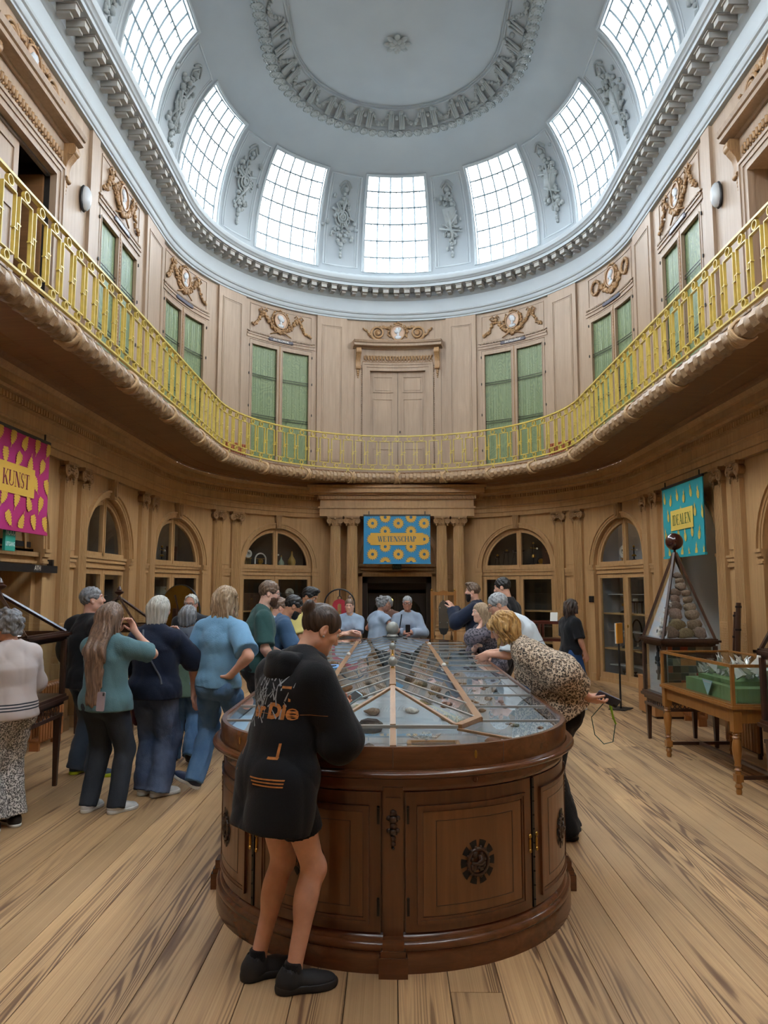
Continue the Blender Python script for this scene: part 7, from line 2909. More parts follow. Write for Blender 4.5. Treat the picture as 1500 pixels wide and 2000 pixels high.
class Ell:
 def __init__(self, c, r, F=None, cuts=()):
  self.c, self.r, self.F, self.cuts = np.asarray(c, float), np.asarray(r, float), F, cuts
  m = max(r)
  self.lo, self.hi = self.c - m, self.c + m

 def d(self, X, Y, Z):
  p = [X - self.c[0], Y - self.c[1], Z - self.c[2]]
  if self.F is not None:
   F = self.F
   p = [p[0] * F[0, i] + p[1] * F[1, i] + p[2] * F[2, i] for i in range(3)]
  r = self.r
  k0 = np.sqrt((p[0] / r[0]) ** 2 + (p[1] / r[1]) ** 2 + (p[2] / r[2]) ** 2)
  k1 = np.sqrt((p[0] / r[0] ** 2) ** 2 + (p[1] / r[1] ** 2) ** 2 + (p[2] / r[2] ** 2) ** 2) + 1e-9
  d = k0 * (k0 - 1) / k1
  for q, n in self.cuts:
   d = np.maximum(d, (X - q[0]) * n[0] + (Y - q[1]) * n[1] + (Z - q[2]) * n[2])
  return d


def grow(prims, h, folds=0.0, ff=1.0, seed=0, subs=(), cuts=(), strand=None, groups=None):
 """smooth union of (shape, blend) minus subs, cut by half spaces -> verts, faces"""
 lo = np.min([p.lo for p, k in prims], axis=0) - 3 * h - 0.02
 hi = np.max([p.hi for p, k in prims], axis=0) + 3 * h + 0.02
 n = np.ceil((hi - lo) / h).astype(int) + 1
 ax = [lo[i] + h * np.arange(n[i]) for i in range(3)]
 Fd = np.full(tuple(n), 0.3, np.float32)

 def slab(p, m):
  a = np.maximum(0, np.floor((p.lo - m - lo) / h).astype(int))
  b = np.minimum(n, np.ceil((p.hi + m - lo) / h).astype(int) + 1)
  sl = tuple(slice(a[i], b[i]) for i in range(3))
  return sl, ax[0][sl[0]][:, None, None], ax[1][sl[1]][None, :, None], ax[2][sl[2]][None, None, :]

 for p, k in prims:
  sl, X, Y, Z = slab(p, max(k, 0.02) + h * 2)
  d = p.d(X, Y, Z)
  f = Fd[sl]
  if k > 0:
   e = np.maximum(k - np.abs(f - d), 0)
   Fd[sl] = np.minimum(f, d) - e * e / (4 * k)
  else:
   Fd[sl] = np.minimum(f, d)
 X, Y, Z = ax[0][:, None, None], ax[1][None, :, None], ax[2][None, None, :]
 if folds:
  q = np.random.RandomState(seed + 5)
  w = 0
  for i in range(7):
   d = unit(q.normal(size=3) * V3(1, 1, 0.8))
   fr = q.uniform(16, 42) * ff
   w = w + 1.0 - 2.2 * np.abs(np.sin(0.5 * (X * d[0] + Y * d[1] + Z * d[2]) * fr + q.uniform(0, 6) + 1.3 * np.sin((X * d[1] - Y * d[0] + Z * d[2] * 0.6) * fr * 0.4 + i))) ** 0.7
  Fd = Fd + (folds * w / 2.4).astype(np.float32)
 if strand:
  Fd = Fd + strand(X, Y, Z).astype(np.float32)
 for p, k in subs:
  sl, x, y, z = slab(p, max(k, 0.02) + h * 2)
  d = -p.d(x, y, z)
  f = Fd[sl]
  if k > 0:
   e = np.maximum(k - np.abs(f - d), 0)
   Fd[sl] = np.maximum(f, d) + e * e / (4 * k)
  else:
   Fd[sl] = np.maximum(f, d)
 for q, nn in cuts:
  Fd = np.maximum(Fd, (X - q[0]) * nn[0] + (Y - q[1]) * nn[1] + (Z - q[2]) * nn[2])
 return nets(Fd, lo, h)


def nets(F, lo, h):
 s = F < 0
 c = [s[i:s.shape[0] - 1 + i, j:s.shape[1] - 1 + j, k:s.shape[2] - 1 + k] for i in (0, 1) for j in (0, 1) for k in (0, 1)]
 al, an = c[0].copy(), c[0].copy()
 for x in c[1:]:
  al &= x
  an |= x
 mix = an & ~al
 I = np.argwhere(mix)
 m = len(I)
 if m == 0:
  return np.zeros((0, 3)), np.zeros((0, 4), int)
 idx = np.full(mix.shape, -1, np.int64)
 idx[mix] = np.arange(m)
 off = [(i, j, k) for i in (0, 1) for j in (0, 1) for k in (0, 1)]
 val = {o: F[I[:, 0] + o[0], I[:, 1] + o[1], I[:, 2] + o[2]] for o in off}
 acc, cnt = np.zeros((m, 3)), np.zeros(m)
 for a in off:
  for d in range(3):
   if a[d] == 0:
    b = list(a)
    b[d] = 1
    va, vb = val[a], val[tuple(b)]
    cr = (va < 0) != (vb < 0)
    t = np.where(cr, va / np.where(cr, va - vb, 1), 0)
    p = np.tile(np.array(a, float), (m, 1))
    p[:, d] = t
    acc += p * cr[:, None]
    cnt += cr
 verts = lo + h * (I + acc / np.maximum(cnt, 1)[:, None])
 quads = []
 for d in range(3):
  e1, e2 = [(1, 2), (2, 0), (0, 1)][d]
  sl0 = [slice(1, -1)] * 3
  sl0[d] = slice(0, -1)
  sl1 = [slice(1, -1)] * 3
  sl1[d] = slice(1, None)
  a, b = s[tuple(sl0)], s[tuple(sl1)]
  for flip, mask in ((False, a & ~b), (True, ~a & b)):
   E = np.argwhere(mask)
   if not len(E):
    continue
   base = E.copy()
   for q in range(3):
    if q != d:
     base[:, q] += 1
   def cell(u, v):
    g = base.copy()
    g[:, e1] += u
    g[:, e2] += v
    return idx[g[:, 0], g[:, 1], g[:, 2]]
   q4 = np.stack([cell(-1, -1), cell(0, -1), cell(0, 0), cell(-1, 0)], 1)
   if flip:
    q4 = q4[:, ::-1]
   quads.append(q4)
 Q = np.concatenate(quads)
 Q = Q[(Q >= 0).all(1)]
 return verts, Q


def quick_mesh(name, parts, mat):
 """parts: list of (verts, quads)"""
 vs = np.concatenate([p[0] for p in parts])
 k, qs = 0, []
 for v, q in parts:
  qs.append(q + k)
  k += len(v)
 qs = np.concatenate(qs)
 me = bpy.data.meshes.new(name)
 me.vertices.add(len(vs))
 me.vertices.foreach_set('co', vs.astype(np.float32).ravel())
 me.loops.add(4 * len(qs))
 me.loops.foreach_set('vertex_index', qs.astype(np.int32).ravel())
 me.polygons.add(len(qs))
 me.polygons.foreach_set('loop_start', np.arange(0, 4 * len(qs), 4, dtype=np.int32))
 me.polygons.foreach_set('loop_total', np.full(len(qs), 4, np.int32))
 me.polygons.foreach_set('use_smooth', np.ones(len(qs), bool))
 me.materials.append(mat)
 me.update(calc_edges=True)
 return me


def skin_mat(name, col):
 if name in MATS:
  return MATS[name]
 m = mk(name, col, 0.5, 0, 0.07, 22, spec=0.35)
 b = [n for n in m.node_tree.nodes if n.type == 'BSDF_PRINCIPLED'][0]
 b.inputs['Subsurface Weight'].default_value = 0.12
 b.inputs['Subsurface Radius'].default_value = (0.02, 0.008, 0.004)
 b.inputs['Subsurface Scale'].default_value = 0.5
 return m


def cloth_mat(name, col, var=0.10, scale=14, col2=None, rough=0.85, bump=0.25, bs=160):
 return mk(name, col, rough, 0, var, scale, bump=bump, bscale=bs, col2=col2, spec=0.2, sheen=0.1)


def hair_mat(name, light, dark):
 if name in MATS:
  return MATS[name]
 m, t, out = nt(name)
 b = N(t, 'BsdfPrincipled')
 v = coords(t, (95, 95, 6))
 n1 = N(t, 'TexNoise')
 n1.inputs['Scale'].default_value = 1.0
 n1.inputs['Detail'].default_value = 3
 n1.inputs['Distortion'].default_value = 0.7
 t.links.new(v, n1.inputs['Vector'])
 rp = ramp(t, [(0.3, lin(dark)), (0.68, lin(light))])
 t.links.new(n1.outputs['Fac'], rp.inputs[0])
 t.links.new(rp.outputs[0], b.inputs['Base Color'])
 b.inputs['Roughness'].default_value = 0.45
 bp = N(t, 'Bump')
 bp.inputs['Strength'].default_value = 0.5
 bp.inputs['Distance'].default_value = 0.006
 t.links.new(n1.outputs['Fac'], bp.inputs['Height'])
 t.links.new(bp.outputs[0], b.inputs['Normal'])
 t.links.new(b.outputs[0], out.inputs[0])
 return m


def spots_mat(name, ground, mid, dark, scale):
 """animal-spot print"""
 m, t, out = nt(name)
 b = N(t, 'BsdfPrincipled')
 v = coords(t, (1, 1, 1))
 w = N(t, 'TexNoise')
 w.inputs['Scale'].default_value = scale * 0.9
 t.links.new(v, w.inputs['Vector'])
 mixv = N(t, 'VectorMath', operation='MULTIPLY_ADD')
 mixv.inputs[1].default_value = (0.022,) * 3
 t.links.new(w.outputs['Color'], mixv.inputs[0])
 t.links.new(v, mixv.inputs[2])
 vo = N(t, 'TexVoronoi')
 vo.inputs['Scale'].default_value = scale
 t.links.new(mixv.outputs[0], vo.inputs['Vector'])
 rp = ramp(t, [(0.0, lin(mid)), (0.24, lin(mid)), (0.30, lin(dark)), (0.50, lin(dark)), (0.56, lin(ground))])
 rp.color_ramp.interpolation = 'LINEAR'
 t.links.new(vo.outputs['Distance'], rp.inputs[0])
 t.links.new(rp.outputs[0], b.inputs['Base Color'])
 b.inputs['Roughness'].default_value = 0.7
 t.links.new(b.outputs[0], out.inputs[0])
 return m


def stripe_mat(name, base, line, zs, w):
 m, t, out = nt(name)
 b = N(t, 'BsdfPrincipled')
 tc = N(t, 'TexCoord')
 sx = N(t, 'SeparateXYZ')
 t.links.new(tc.outputs['Object'], sx.inputs[0])
 last = None
 for z in zs:
  c = N(t, 'Math', operation='COMPARE')
  c.inputs[1].default_value = z
  c.inputs[2].default_value = w
  t.links.new(sx.outputs['Z'], c.inputs[0])
  if last is None:
   last = c
  else:
   a = N(t, 'Math', operation='MAXIMUM')
   t.links.new(last.outputs[0], a.inputs[0])
   t.links.new(c.outputs[0], a.inputs[1])
   last = a
 mx = N(t, 'Mix', data_type='RGBA')
 mx.inputs['A'].default_value = lin(base)
 mx.inputs['B'].default_value = lin(line)
 t.links.new(last.outputs[0], mx.inputs['Factor'])
 t.links.new(mx.outputs['Result'], b.inputs['Base Color'])
 b.inputs['Roughness'].default_value = 0.85
 t.links.new(b.outputs[0], out.inputs[0])
 return m


def jeans_mat(name, light, dark):
 """washed denim: mottled fade"""
 return mk(name, light, 0.85, 0, 0.15, 7, stretch=(1, 1, 0.5), bump=0.25, bscale=220, col2=dark, spec=0.2, detail=5)


SK = {'fair': skin_mat('fair_skin', 'd3a28c'), 'pale': skin_mat('pale_skin', 'dcb09c'), 'tan': skin_mat('tan_skin', 'cd9c84'), 'olive': skin_mat('olive_skin', 'b07d60'), 'warm': skin_mat('warm_skin', 'b98974')}
EYEW, EYED = mk('eye_white', 'd9d6d2', 0.3, 0, 0.02), mk('dark_iris', '2a1d16', 0.25, 0, 0.05)
LIPM = mk('lip_tone', 'a8605a', 0.5, 0, 0.05)


def ik(S, T, l1, l2, pole):
 S, T = np.asarray(S, float), np.asarray(T, float)
 d = T - S
 L = np.linalg.norm(d)
 if L > 0.985 * (l1 + l2):
  T = S + d / L * 0.985 * (l1 + l2)
  d = T - S
  L = np.linalg.norm(d)
 u = d / L
 a = (l1 * l1 - l2 * l2 + L * L) / (2 * L)
 h = math.sqrt(max(1e-6, l1 * l1 - a * a))
 p = np.asarray(pole, float)
 p = p - u * (p @ u)
 p = unit(p)
 return S + u * a + p * h, T


def hand_prims(w, d, n, s, curl=0.35, spread=0.10, side=1, r=0.0088):
 """palm, four unequal fingers bent at the knuckles, thumb off the palm's side. d: to the fingertips, n: the way the palm faces"""
 d = unit(d)
 n = unit(n - d * (n @ d))
 e = np.cross(d, n) * side              # towards the thumb
 F = np.stack([e, d, n], 1)
 pr = [(Cone(w, w + d * 0.02 * s, 0.027 * s, 0.030 * s, F, (1, 1, 0.75)), 0.015)]
 pr.append((Ell(w + d * 0.052 * s, (0.041 * s, 0.052 * s, 0.017 * s), F), 0.02))
 for i, (x, l) in enumerate(((0.031, 0.072), (0.0105, 0.080), (-0.010, 0.075), (-0.029, 0.058))):
  b = w + d * (0.093 - 0.004 * abs(i - 1)) * s + e * x * s
  c = curl * (1 + 0.12 * i)
  ang, p = 0.0, b
  sp = e * spread * (1.5 - i) * 0.5
  pts = [p - d * 0.02 * s]
  for j, f in enumerate((0.46, 0.31, 0.23)):
   ang += c * (0.7 if j == 0 else 1.0)
   dd = unit(d * math.cos(ang) + n * math.sin(ang) + sp)
   q = p + dd * l * f * s
   pr.append((Cone(pts[-1] if j == 0 else p, q, r * s * (1.05 - 0.1 * j), r * s * (0.97 - 0.1 * j)), 0.004))
   p = q
 t0 = w + d * 0.02 * s + e * 0.026 * s
 t1 = t0 + unit(d * 0.55 + e * 0.75 + n * 0.25) * 0.042 * s
 t2 = t1 + unit(d * 0.85 + e * 0.30 + n * (0.3 + curl * 0.4)) * 0.032 * s
 t3 = t2 + unit(d * 0.9 - e * 0.02 + n * (0.35 + curl * 0.5)) * 0.026 * s
 pr += [(Cone(t0, t1, 0.015 * s, 0.0115 * s), 0.012), (Cone(t1, t2, 0.0112 * s, 0.010 * s), 0.004), (Cone(t2, t3, 0.010 * s, 0.0082 * s), 0.003)]
 return pr


def person(label, loc, face, h=1.68, sex='f', build=1.0, lean=0.0, slean=0.0, twist=0.0, head=(0, 0, 0), arms=None, legs=None, skin='fair', hair=None, top=None, bottom=None, shoes=None,
   res=0.010, hres=0.006, face_on=True, glasses=False, beard=None, drop=0.0, crouch=0.0, seed=0, hunch=0.0, extra=None):
 """local frame: x to the person's right, y forward, z up"""
 R_ = math.radians
 t = thing('person', label, 'person', (loc[0], loc[1], 0), R_(face))
 s = h / 1.70
 m = sex == 'm'
 info = {'root': t, 's': s}
 # --- skeleton
 pel = V3(0, -0.5 * math.sin(R_(lean)) * 0.16 * 0, 0.525 * h - drop)
 ty = rotx(-R_(lean)) @ V3(0, 0, 1)
 ty = unit(ty + V3(math.sin(R_(slean)), 0, 0))
 rgt0 = V3(1, 0, 0)
 fw = unit(np.cross(ty, rgt0)) if True else None
 tw = R_(twist)
 rgt = unit(rgt0 * math.cos(tw) + fw * math.sin(tw))
 fws = unit(np.cross(ty, rgt))
 TL = 0.295 * h
 ty2 = unit(rotx(-R_(hunch)) @ ty) if hunch else ty
 mid = pel + ty * TL * 0.55
 neck = mid + ty2 * TL * 0.45
 shw = (0.112 if m else 0.102) * h
 sh = {g: neck - ty2 * 0.035 * h + rgt * g * shw for g in (-1, 1)}
 hp, hy, hr = [R_(x) for x in head]
 nd = unit(ty2 * 0.75 + V3(0, 0, 0.35) + fws * (0.18 + 0.5 * math.sin(hp) * 0.6))
 nl = 0.062 * h
 hb = neck + nd * nl
 HR = np.stack([rgt, unit(np.cross(V3(0, 0, 1), rgt)), V3(0, 0, 1)], 1)
 HR[:, 0] = unit(np.cross(HR[:, 1], HR[:, 2]))
 HF = HR @ rotz(hy) @ rotx(-hp) @ roty(hr)
 hs = (0.98 if m else 0.95) * (0.35 + 0.65 * s)
 hc = hb + HF @ V3(0, 0.022 * hs, 0.088 * hs)
 H = lambda x, y, z: hc + HF @ (V3(x, y, z) * hs)
 info.update(hc=hc, HF=HF, hs=hs, neck=neck, pel=pel, ty=ty, rgt=rgt, fw=fws, sh=sh, H=H)
 # --- arms
 la1, la2 = 0.168 * h, 0.150 * h
 A = {}
 for g in (-1, 1):
  a = (arms or {}).get(g, {})
  T = a.get('to', (g * 0.24, 0.03, 0.46 * h))
  T = V3(*T)
  pole = a.get('pole', (g * 0.6, -0.8, -0.2))
  el, wr = ik(sh[g], T, la1, la2, pole)
  fd = unit(wr - el)
  d = unit(a['dir']) if 'dir' in a else fd
  n = unit(a['palm']) if 'palm' in a else unit(V3(-g, 0.2, 0))
  A[g] = dict(el=el, wr=wr, fd=fd, d=d, n=n, curl=a.get('curl', 0.35))
 info['A'] = A
 # --- legs
 hj = {g: pel + V3(g * 0.052 * h, 0, -0.01 * h) for g in (-1, 1)}
 Lg = {}
 for g in (-1, 1):
  l = (legs or {}).get(g, {})
  fx, fy = l.get('at', (g * 0.085, 0.0))
  lift = l.get('lift', 0.0)
  yaw = R_(l.get('yaw', -g * 6))
  an = V3(fx, fy, 0.078 * s + lift)
  kn, an = ik(hj[g], an, 0.245 * h, 0.245 * h, l.get('pole', (g * 0.05, 1, 0)))
  Lg[g] = dict(kn=kn, an=an, yaw=yaw, pitch=R_(l.get('pitch', 0)))
 info['L'] = Lg
 up = V3(0, 0, 1)
 TF = np.stack([rgt, fws, ty], 1)
 PF = np.stack([rgt0, fw, ty], 1)

 def torso(e=0.0, loose=0.0, hem=None, upto=1.0):
  """torso shapes with ease e; hem: distance below the hip line"""
  b = build
  st = [(0.0, (0.158 if not m else 0.155) * s * b, 0.70), (0.36, (0.122 if not m else 0.138) * s * b, 0.72), (0.70, (0.142 if not m else 0.163) * s * b, 0.70), (0.90, (0.118 if not m else 0.135) * s, 0.66)]
  pr = []
  pt = lambda f: pel + ty * TL * f if f <= 0.55 else mid + ty2 * TL * (f - 0.55)
  for (f0, r0, k0), (f1, r1, k1) in zip(st[:-1], st[1:]):
   r0e, r1e = r0 + e + loose * (1 - f0), r1 + e + loose * (1 - f1) * 0.7
   # rounded ends would overshoot at the hip and the shoulders
   pr.append((Cone(pt(f0), pt(f1) - ty2 * (0.02 if f1 > 0.8 else 0), r0e * (0.93 if f0 == 0 else 1), r1e * (0.85 if f1 > 0.8 else 1), TF if f1 > 0.5 else PF, (1, (k0 + k1) / 2, 0.8)), 0.05))
  if hem is not None:
   r0 = st[0][1] + e + loose
   pr.append((Cone(pel + ty * 0.02, pel - ty * (hem + 0.12), r0 * 0.97, r0 * 1.0, PF, (1, 0.74, 0.5)), 0.04))
  for g in (-1, 1):
   pr.append((Cone(neck + ty2 * 0.012 + rgt * g * 0.03, sh[g] - rgt * g * 0.012, 0.042 * s + e, 0.050 * s + e), 0.045))
   if not m:
    pr.append((Ell(mid + ty2 * TL * 0.12 + rgt * g * 0.062 * s + fws * 0.075 * s * b, ((0.058 + e * 0.6) * s,) * 3), 0.05))
  return pr

 def arm(g, e=0.0, to=1.0, loose=0.0, cuff=None):
  a = A[g]
  b = 0.9 + 0.1 * build
  r0, r1, r2 = (0.050 if m else 0.044) * s * b, (0.039 if m else 0.035) * s * b, (0.028 if m else 0.025) * s
  pr = []
  if to <= 1.0:
   end = sh[g] + (a['el'] - sh[g]) * to
   ax_ = unit(a['el'] - sh[g])
   rr = r0 + (r1 - r0) * to
   pr.append((Cone(sh[g], end + ax_ * 0.06, r0 + e, rr + e + loose, cuts=[(end, ax_)]), 0.03))
  else:
   end = a['el'] + (a['wr'] - a['el']) * (to - 1)
   ax_ = a['fd']
   rr = r1 + (r2 - r1) * (to - 1)
   pr.append((Cone(sh[g], a['el'], r0 + e, r1 + e + loose), 0.03))
   pr.append((Cone(a['el'], end + ax_ * 0.03, r1 + e + loose, rr + e + loose * 0.5, cuts=[(end, ax_)]), 0.03))
  return pr

 # --- skin: limbs and torso
 pr = torso(-0.006)
 pr.append((Cone(neck - ty2 * 0.05, hb + HF @ V3(0, 0.004, 0.03), 0.056 * s * (1.1 if m else 0.98), 0.050 * s * (1.1 if m else 0.95)), 0.04))
 for g in (-1, 1):
  pr += arm(g, 0.0, 2.0)
  a = A[g]
  pr.append((Ell(a['el'] + a['fd'] * 0.06 * s, (0.040 * s if m else 0.036 * s, 0.040 * s if m else 0.036 * s, 0.075 * s), np.stack([unit(np.cross(a['fd'], V3(0.1, 0.9, 0.3))), unit(np.cross(a['fd'], np.cross(a['fd'], V3(0.1, 0.9, 0.3)))), a['fd']], 1)), 0.03))
  l = Lg[g]
  if not bottom or bottom.get('bare', False):
   b = build
   pr += [(Cone(hj[g], l['kn'], 0.088 * s * b, 0.053 * s * b), 0.03), (Cone(l['kn'], l['an'], 0.050 * s, 0.033 * s), 0.025)]
   kd = unit(l['an'] - l['kn'])
   bk = unit(np.cross(np.cross(kd, V3(0, -1, 0)), kd))
   cf = l['kn'] + kd * 0.115 * s + bk * 0.018 * s
   CF = np.stack([unit(np.cross(kd, bk)), bk, kd], 1)
   pr += [(Ell(cf, (0.046 * s, 0.048 * s, 0.105 * s), CF), 0.03), (Ell(l['kn'] - kd * 0.005 - bk * 0.018 * s, (0.036 * s, 0.028 * s, 0.05 * s)), 0.04)]
   pr += [(Cone(l['an'], l['an'] + V3(0, 0.0, -0.02), 0.036 * s, 0.036 * s), 0.02)]
 pieces = [grow(pr, res)]
 # --- head
 hp_ = [(Ell(H(0, -0.010, 0.030), np.array((0.074, 0.094, 0.086)) * hs, HF), 0.0), (Ell(H(0, 0.026, -0.034), np.array((0.060, 0.066, 0.078)) * hs, HF), 0.04),
   (Cone(H(0, 0.050, -0.088), H(0, 0.072, -0.092), (0.030 if m else 0.024) * hs, 0.020 * hs), 0.03), (Cone(H(-0.045, 0.005, -0.066), H(0, 0.06, -0.088), 0.024 * hs, 0.02 * hs), 0.03), (Cone(H(0.045, 0.005, -0.066), H(0, 0.06, -0.088), 0.024 * hs, 0.02 * hs), 0.03),
   (Cone(H(0, 0.088, 0.020), H(0, 0.110, -0.020), 0.008 * hs, 0.012 * hs), 0.014), (Ell(H(0, 0.100, -0.024), np.array((0.018, 0.012, 0.009)) * hs, HF), 0.010),
   (Ell(H(0, 0.080, 0.034), np.array((0.050, 0.014, 0.010)) * hs, HF), 0.02), (Ell(H(0, 0.086, -0.051), np.array((0.024, 0.012, 0.007)) * hs, HF), 0.008), (Ell(H(0, 0.085, -0.062), np.array((0.020, 0.012, 0.007)) * hs, HF), 0.006),
   (Ell(H(-0.04, 0.062, -0.018), np.array((0.022, 0.02, 0.022)) * hs, HF), 0.02), (Ell(H(0.04, 0.062, -0.018), np.array((0.022, 0.02, 0.022)) * hs, HF), 0.02),
   (Cone(neck + ty2 * 0.0, hb + HF @ V3(0, 0.004, 0.03), 0.054 * s * (1.1 if m else 0.98), 0.048 * s * (1.1 if m else 0.95)), 0.03)]
 for g in (-1, 1):
  EF = HF @ rotz(-g * 0.35)
  hp_ += [(Ell(H(g * 0.076, -0.012, -0.004), np.array((0.008, 0.020, 0.032)) * hs, EF), 0.008), (Ell(H(g * 0.074, -0.006, -0.026), np.array((0.009, 0.010, 0.012)) * hs, EF), 0.008)]
 sb_ = [(Ell(H(g * 0.032, 0.098, 0.012), np.array((0.017, 0.014, 0.010)) * hs, HF), 0.012) for g in (-1, 1)]
 sb_ += [(Ell(H(g * 0.084, -0.004, 0.0), np.array((0.006, 0.009, 0.018)) * hs, HF @ rotz(-g * 0.35)), 0.004) for g in (-1, 1)]
 pieces.append(grow(hp_, hres, subs=sb_))
 for g in (-1, 1):
  a = A[g]
  hpz = hand_prims(a['wr'], a['d'], a['n'], s * (1.02 if m else 0.95), a['curl'], side=-g, r=max(0.0088, hres * 1.25))
  hpz.append((Cone(a['wr'] - a['fd'] * 0.05, a['wr'], 0.029 * s, 0.026 * s), 0.02))
  pieces.append(grow(hpz, min(hres, 0.006)))
 link('body', quick_mesh('body', pieces, SK[skin]), t)
 if face_on:
  mb = MB()
  for g in (-1, 1):
   mb.ball(tuple(H(g * 0.031, 0.0775, 0.012)), 0.0125 * hs, 10, 0)
   mb.ball(tuple(H(g * 0.031, 0.0865, 0.011)), 0.0058 * hs, 8, 1)
  mb.build('eye', [EYEW, EYED], t, smooth=180)
  mb = MB()
  for g in (-1, 1):
   mb.tube([H(g * 0.014, 0.0935, 0.031), H(g * 0.032, 0.0915, 0.037), H(g * 0.05, 0.076, 0.032)], [0.0035 * hs, 0.004 * hs, 0.002 * hs], 5)
  mb.build('eyebrow', hair['mat'] if hair and hair.get('brow') is None else hair_mat('brown_brow', '4a3526', '2b1d14'), t)
  mb = MB()
  mb.ball((0, 0, 0), 1, 10)
  mb.v = [tuple(H(0, 0.0905, -0.0565) + HF @ (np.array(v) * np.array((0.021, 0.007, 0.0085)) * hs)) for v in mb.v]
  mb.build('lips', LIPM, t, smooth=180)
 if glasses:
  mb = MB()
  for g in (-1, 1):
   mb.tube([H(g * 0.033 + 0.024 * math.cos(w), 0.107, 0.008 + 0.019 * math.sin(w)) for w in np.linspace(0, 2 * PI, 15)[:-1]], 0.0026, 5, closed=True)
   mb.tube([H(g * 0.057, 0.104, 0.012), H(g * 0.076, 0.05, 0.013), H(g * 0.079, -0.005, 0.012)], 0.0026, 5)
  mb.tube([H(-0.009, 0.108, 0.012), H(0.009, 0.108, 0.012)], 0.0026, 5)
  mb.build('spectacles', BLACK, t)
 if beard:
  c = [(H(0, 0.03, -0.038 if beard.get('full', 1) else -0.06), HF @ V3(0, -0.35, 1)), (H(0, -0.012, 0), HF @ V3(0, -1, -0.25))]
  bp = [(Ell(H(0, 0.030, -0.050), np.array((0.067, 0.070, 0.074)) * hs, HF, cuts=c), 0.0), (Ell(H(0, 0.074, -0.095), np.array((0.036, 0.030, 0.030 + beard.get('long', 0))) * hs, HF), 0.02), (Ell(H(0, 0.094, -0.042), np.array((0.028, 0.010, 0.007)) * hs, HF), 0.01)]
  link('beard', quick_mesh('beard', [grow(bp, hres, folds=0.0015, ff=5, subs=[(Ell(H(0, 0.096, -0.057), np.array((0.020, 0.014, 0.007)) * hs, HF), 0.004)])], beard['mat']), t)
 # --- hair
 if hair:
  ty_ = hair['type']
  hm = hair['mat']
  hl = hair.get('line', 0.052)         # hairline height on the forehead
  cap = [(Ell(H(0, -0.012, 0.034), np.array((0.084, 0.103, 0.094)) * hs, HF), 0.0)]
  sub = [(Ell(H(0, 0.085, hl - 0.075), np.array((0.068, 0.080, 0.075)) * hs, HF), 0.012), (Ell(H(0, 0.03, -0.105), np.array((0.075, 0.085, 0.075)) * hs, HF), 0.015)]
  amp, fq = hair.get('amp', 0.0035), hair.get('freq', 34)
  add = []
  if ty_ in ('short', 'crop', 'swept', 'bun', 'topbun'):
   sub.append((Ell(H(0, -0.045, -0.115), np.array((0.09, 0.06, 0.058)) * hs, HF), 0.01))
   for g in (-1, 1):
    sub.append((Ell(H(g * 0.085, 0.0, -0.028), np.array((0.02, 0.034, 0.046)) * hs, HF), 0.008))
  if ty_ == 'swept':
   add += [(Ell(H(0, 0.03, 0.108), np.array((0.06, 0.07, 0.028)) * hs, HF @ rotx(0.15)), 0.03)]
  if ty_ == 'bun':
   add += [(Ell(H(0.0, -0.105, 0.062), np.array((0.040, 0.036, 0.038)) * hs, HF), 0.012), (Ell(H(0.02, -0.12, 0.075), np.array((0.02, 0.02, 0.026)) * hs, HF), 0.008), (Ell(H(-0.022, -0.112, 0.085), np.array((0.02, 0.018, 0.02)) * hs, HF), 0.008)]
  if ty_ == 'topbun':
   add += [(Ell(H(0.0, -0.03, 0.150), np.array((0.034, 0.034, 0.032)) * hs, HF), 0.012)]
  if ty_ in ('bob', 'long', 'wavy', 'curly'):
   ln = hair.get('len', 0.16)
   wd = hair.get('width', 0.066)
   drop_ = -up if hair.get('hang', True) else -HF[:, 2]
   for g in (-1, 1):
    a0 = H(g * 0.055, -0.015, 0.0)
    a1 = a0 + drop_ * min(ln, 0.2) * 0.8 * hs + HF @ V3(g * 0.012, -0.012, 0)
    add.append((Cone(a0, a1, 0.046 * hs, 0.034 * hs, HF, (0.75, 1.1, 1)), 0.03))
   if ty_ == 'long':
    for x in (-0.055, 0.0, 0.055):
     k0, k1 = H(x, -0.075, -0.02), neck - fws * 0.150 + rgt * x * 0.9 - ty2 * 0.09
     k2 = k1 - up * ln * 0.75 - rgt * x * 0.35
     add += [(Cone(k0, k1, 0.050 * hs, 0.046, HF, (1, 0.7, 1)), 0.03), (Cone(k1, k2, 0.046, 0.024, TF, (1, 0.6, 1)), 0.03)]
   if ty_ == 'wavy':
    qw = random.Random(seed)
    for i in range(34):
     a = PI * qw.uniform(0.62, 2.38)
     k0 = H(0.088 * math.sin(a), -0.020 + 0.085 * math.cos(a), qw.uniform(-0.05, 0.07))
     k1 = k0 + drop_ * qw.uniform(0.05, 0.8) * ln + HF @ V3(math.sin(a) * qw.uniform(0, .03), math.cos(a) * qw.uniform(0, .02), 0)
     add.append((Cone(k0, k1, 0.020 * hs, 0.016 * hs), 0.012))
   for x in (-0.03, 0.03):
    a0 = H(x, -0.068, 0.0)
    a1 = a0 + drop_ * min(ln, 0.2) * hs + HF @ V3(0, -0.010, 0)
    add.append((Cone(a0, a1, wd * 0.85 * hs, wd * 0.62 * hs, HF, (1, 0.72, 1)), 0.03))
   if hair.get('fringe'):
    add += [(Ell(H(0.0, 0.082, 0.055), np.array((0.062, 0.022, 0.034)) * hs, HF), 0.02)]
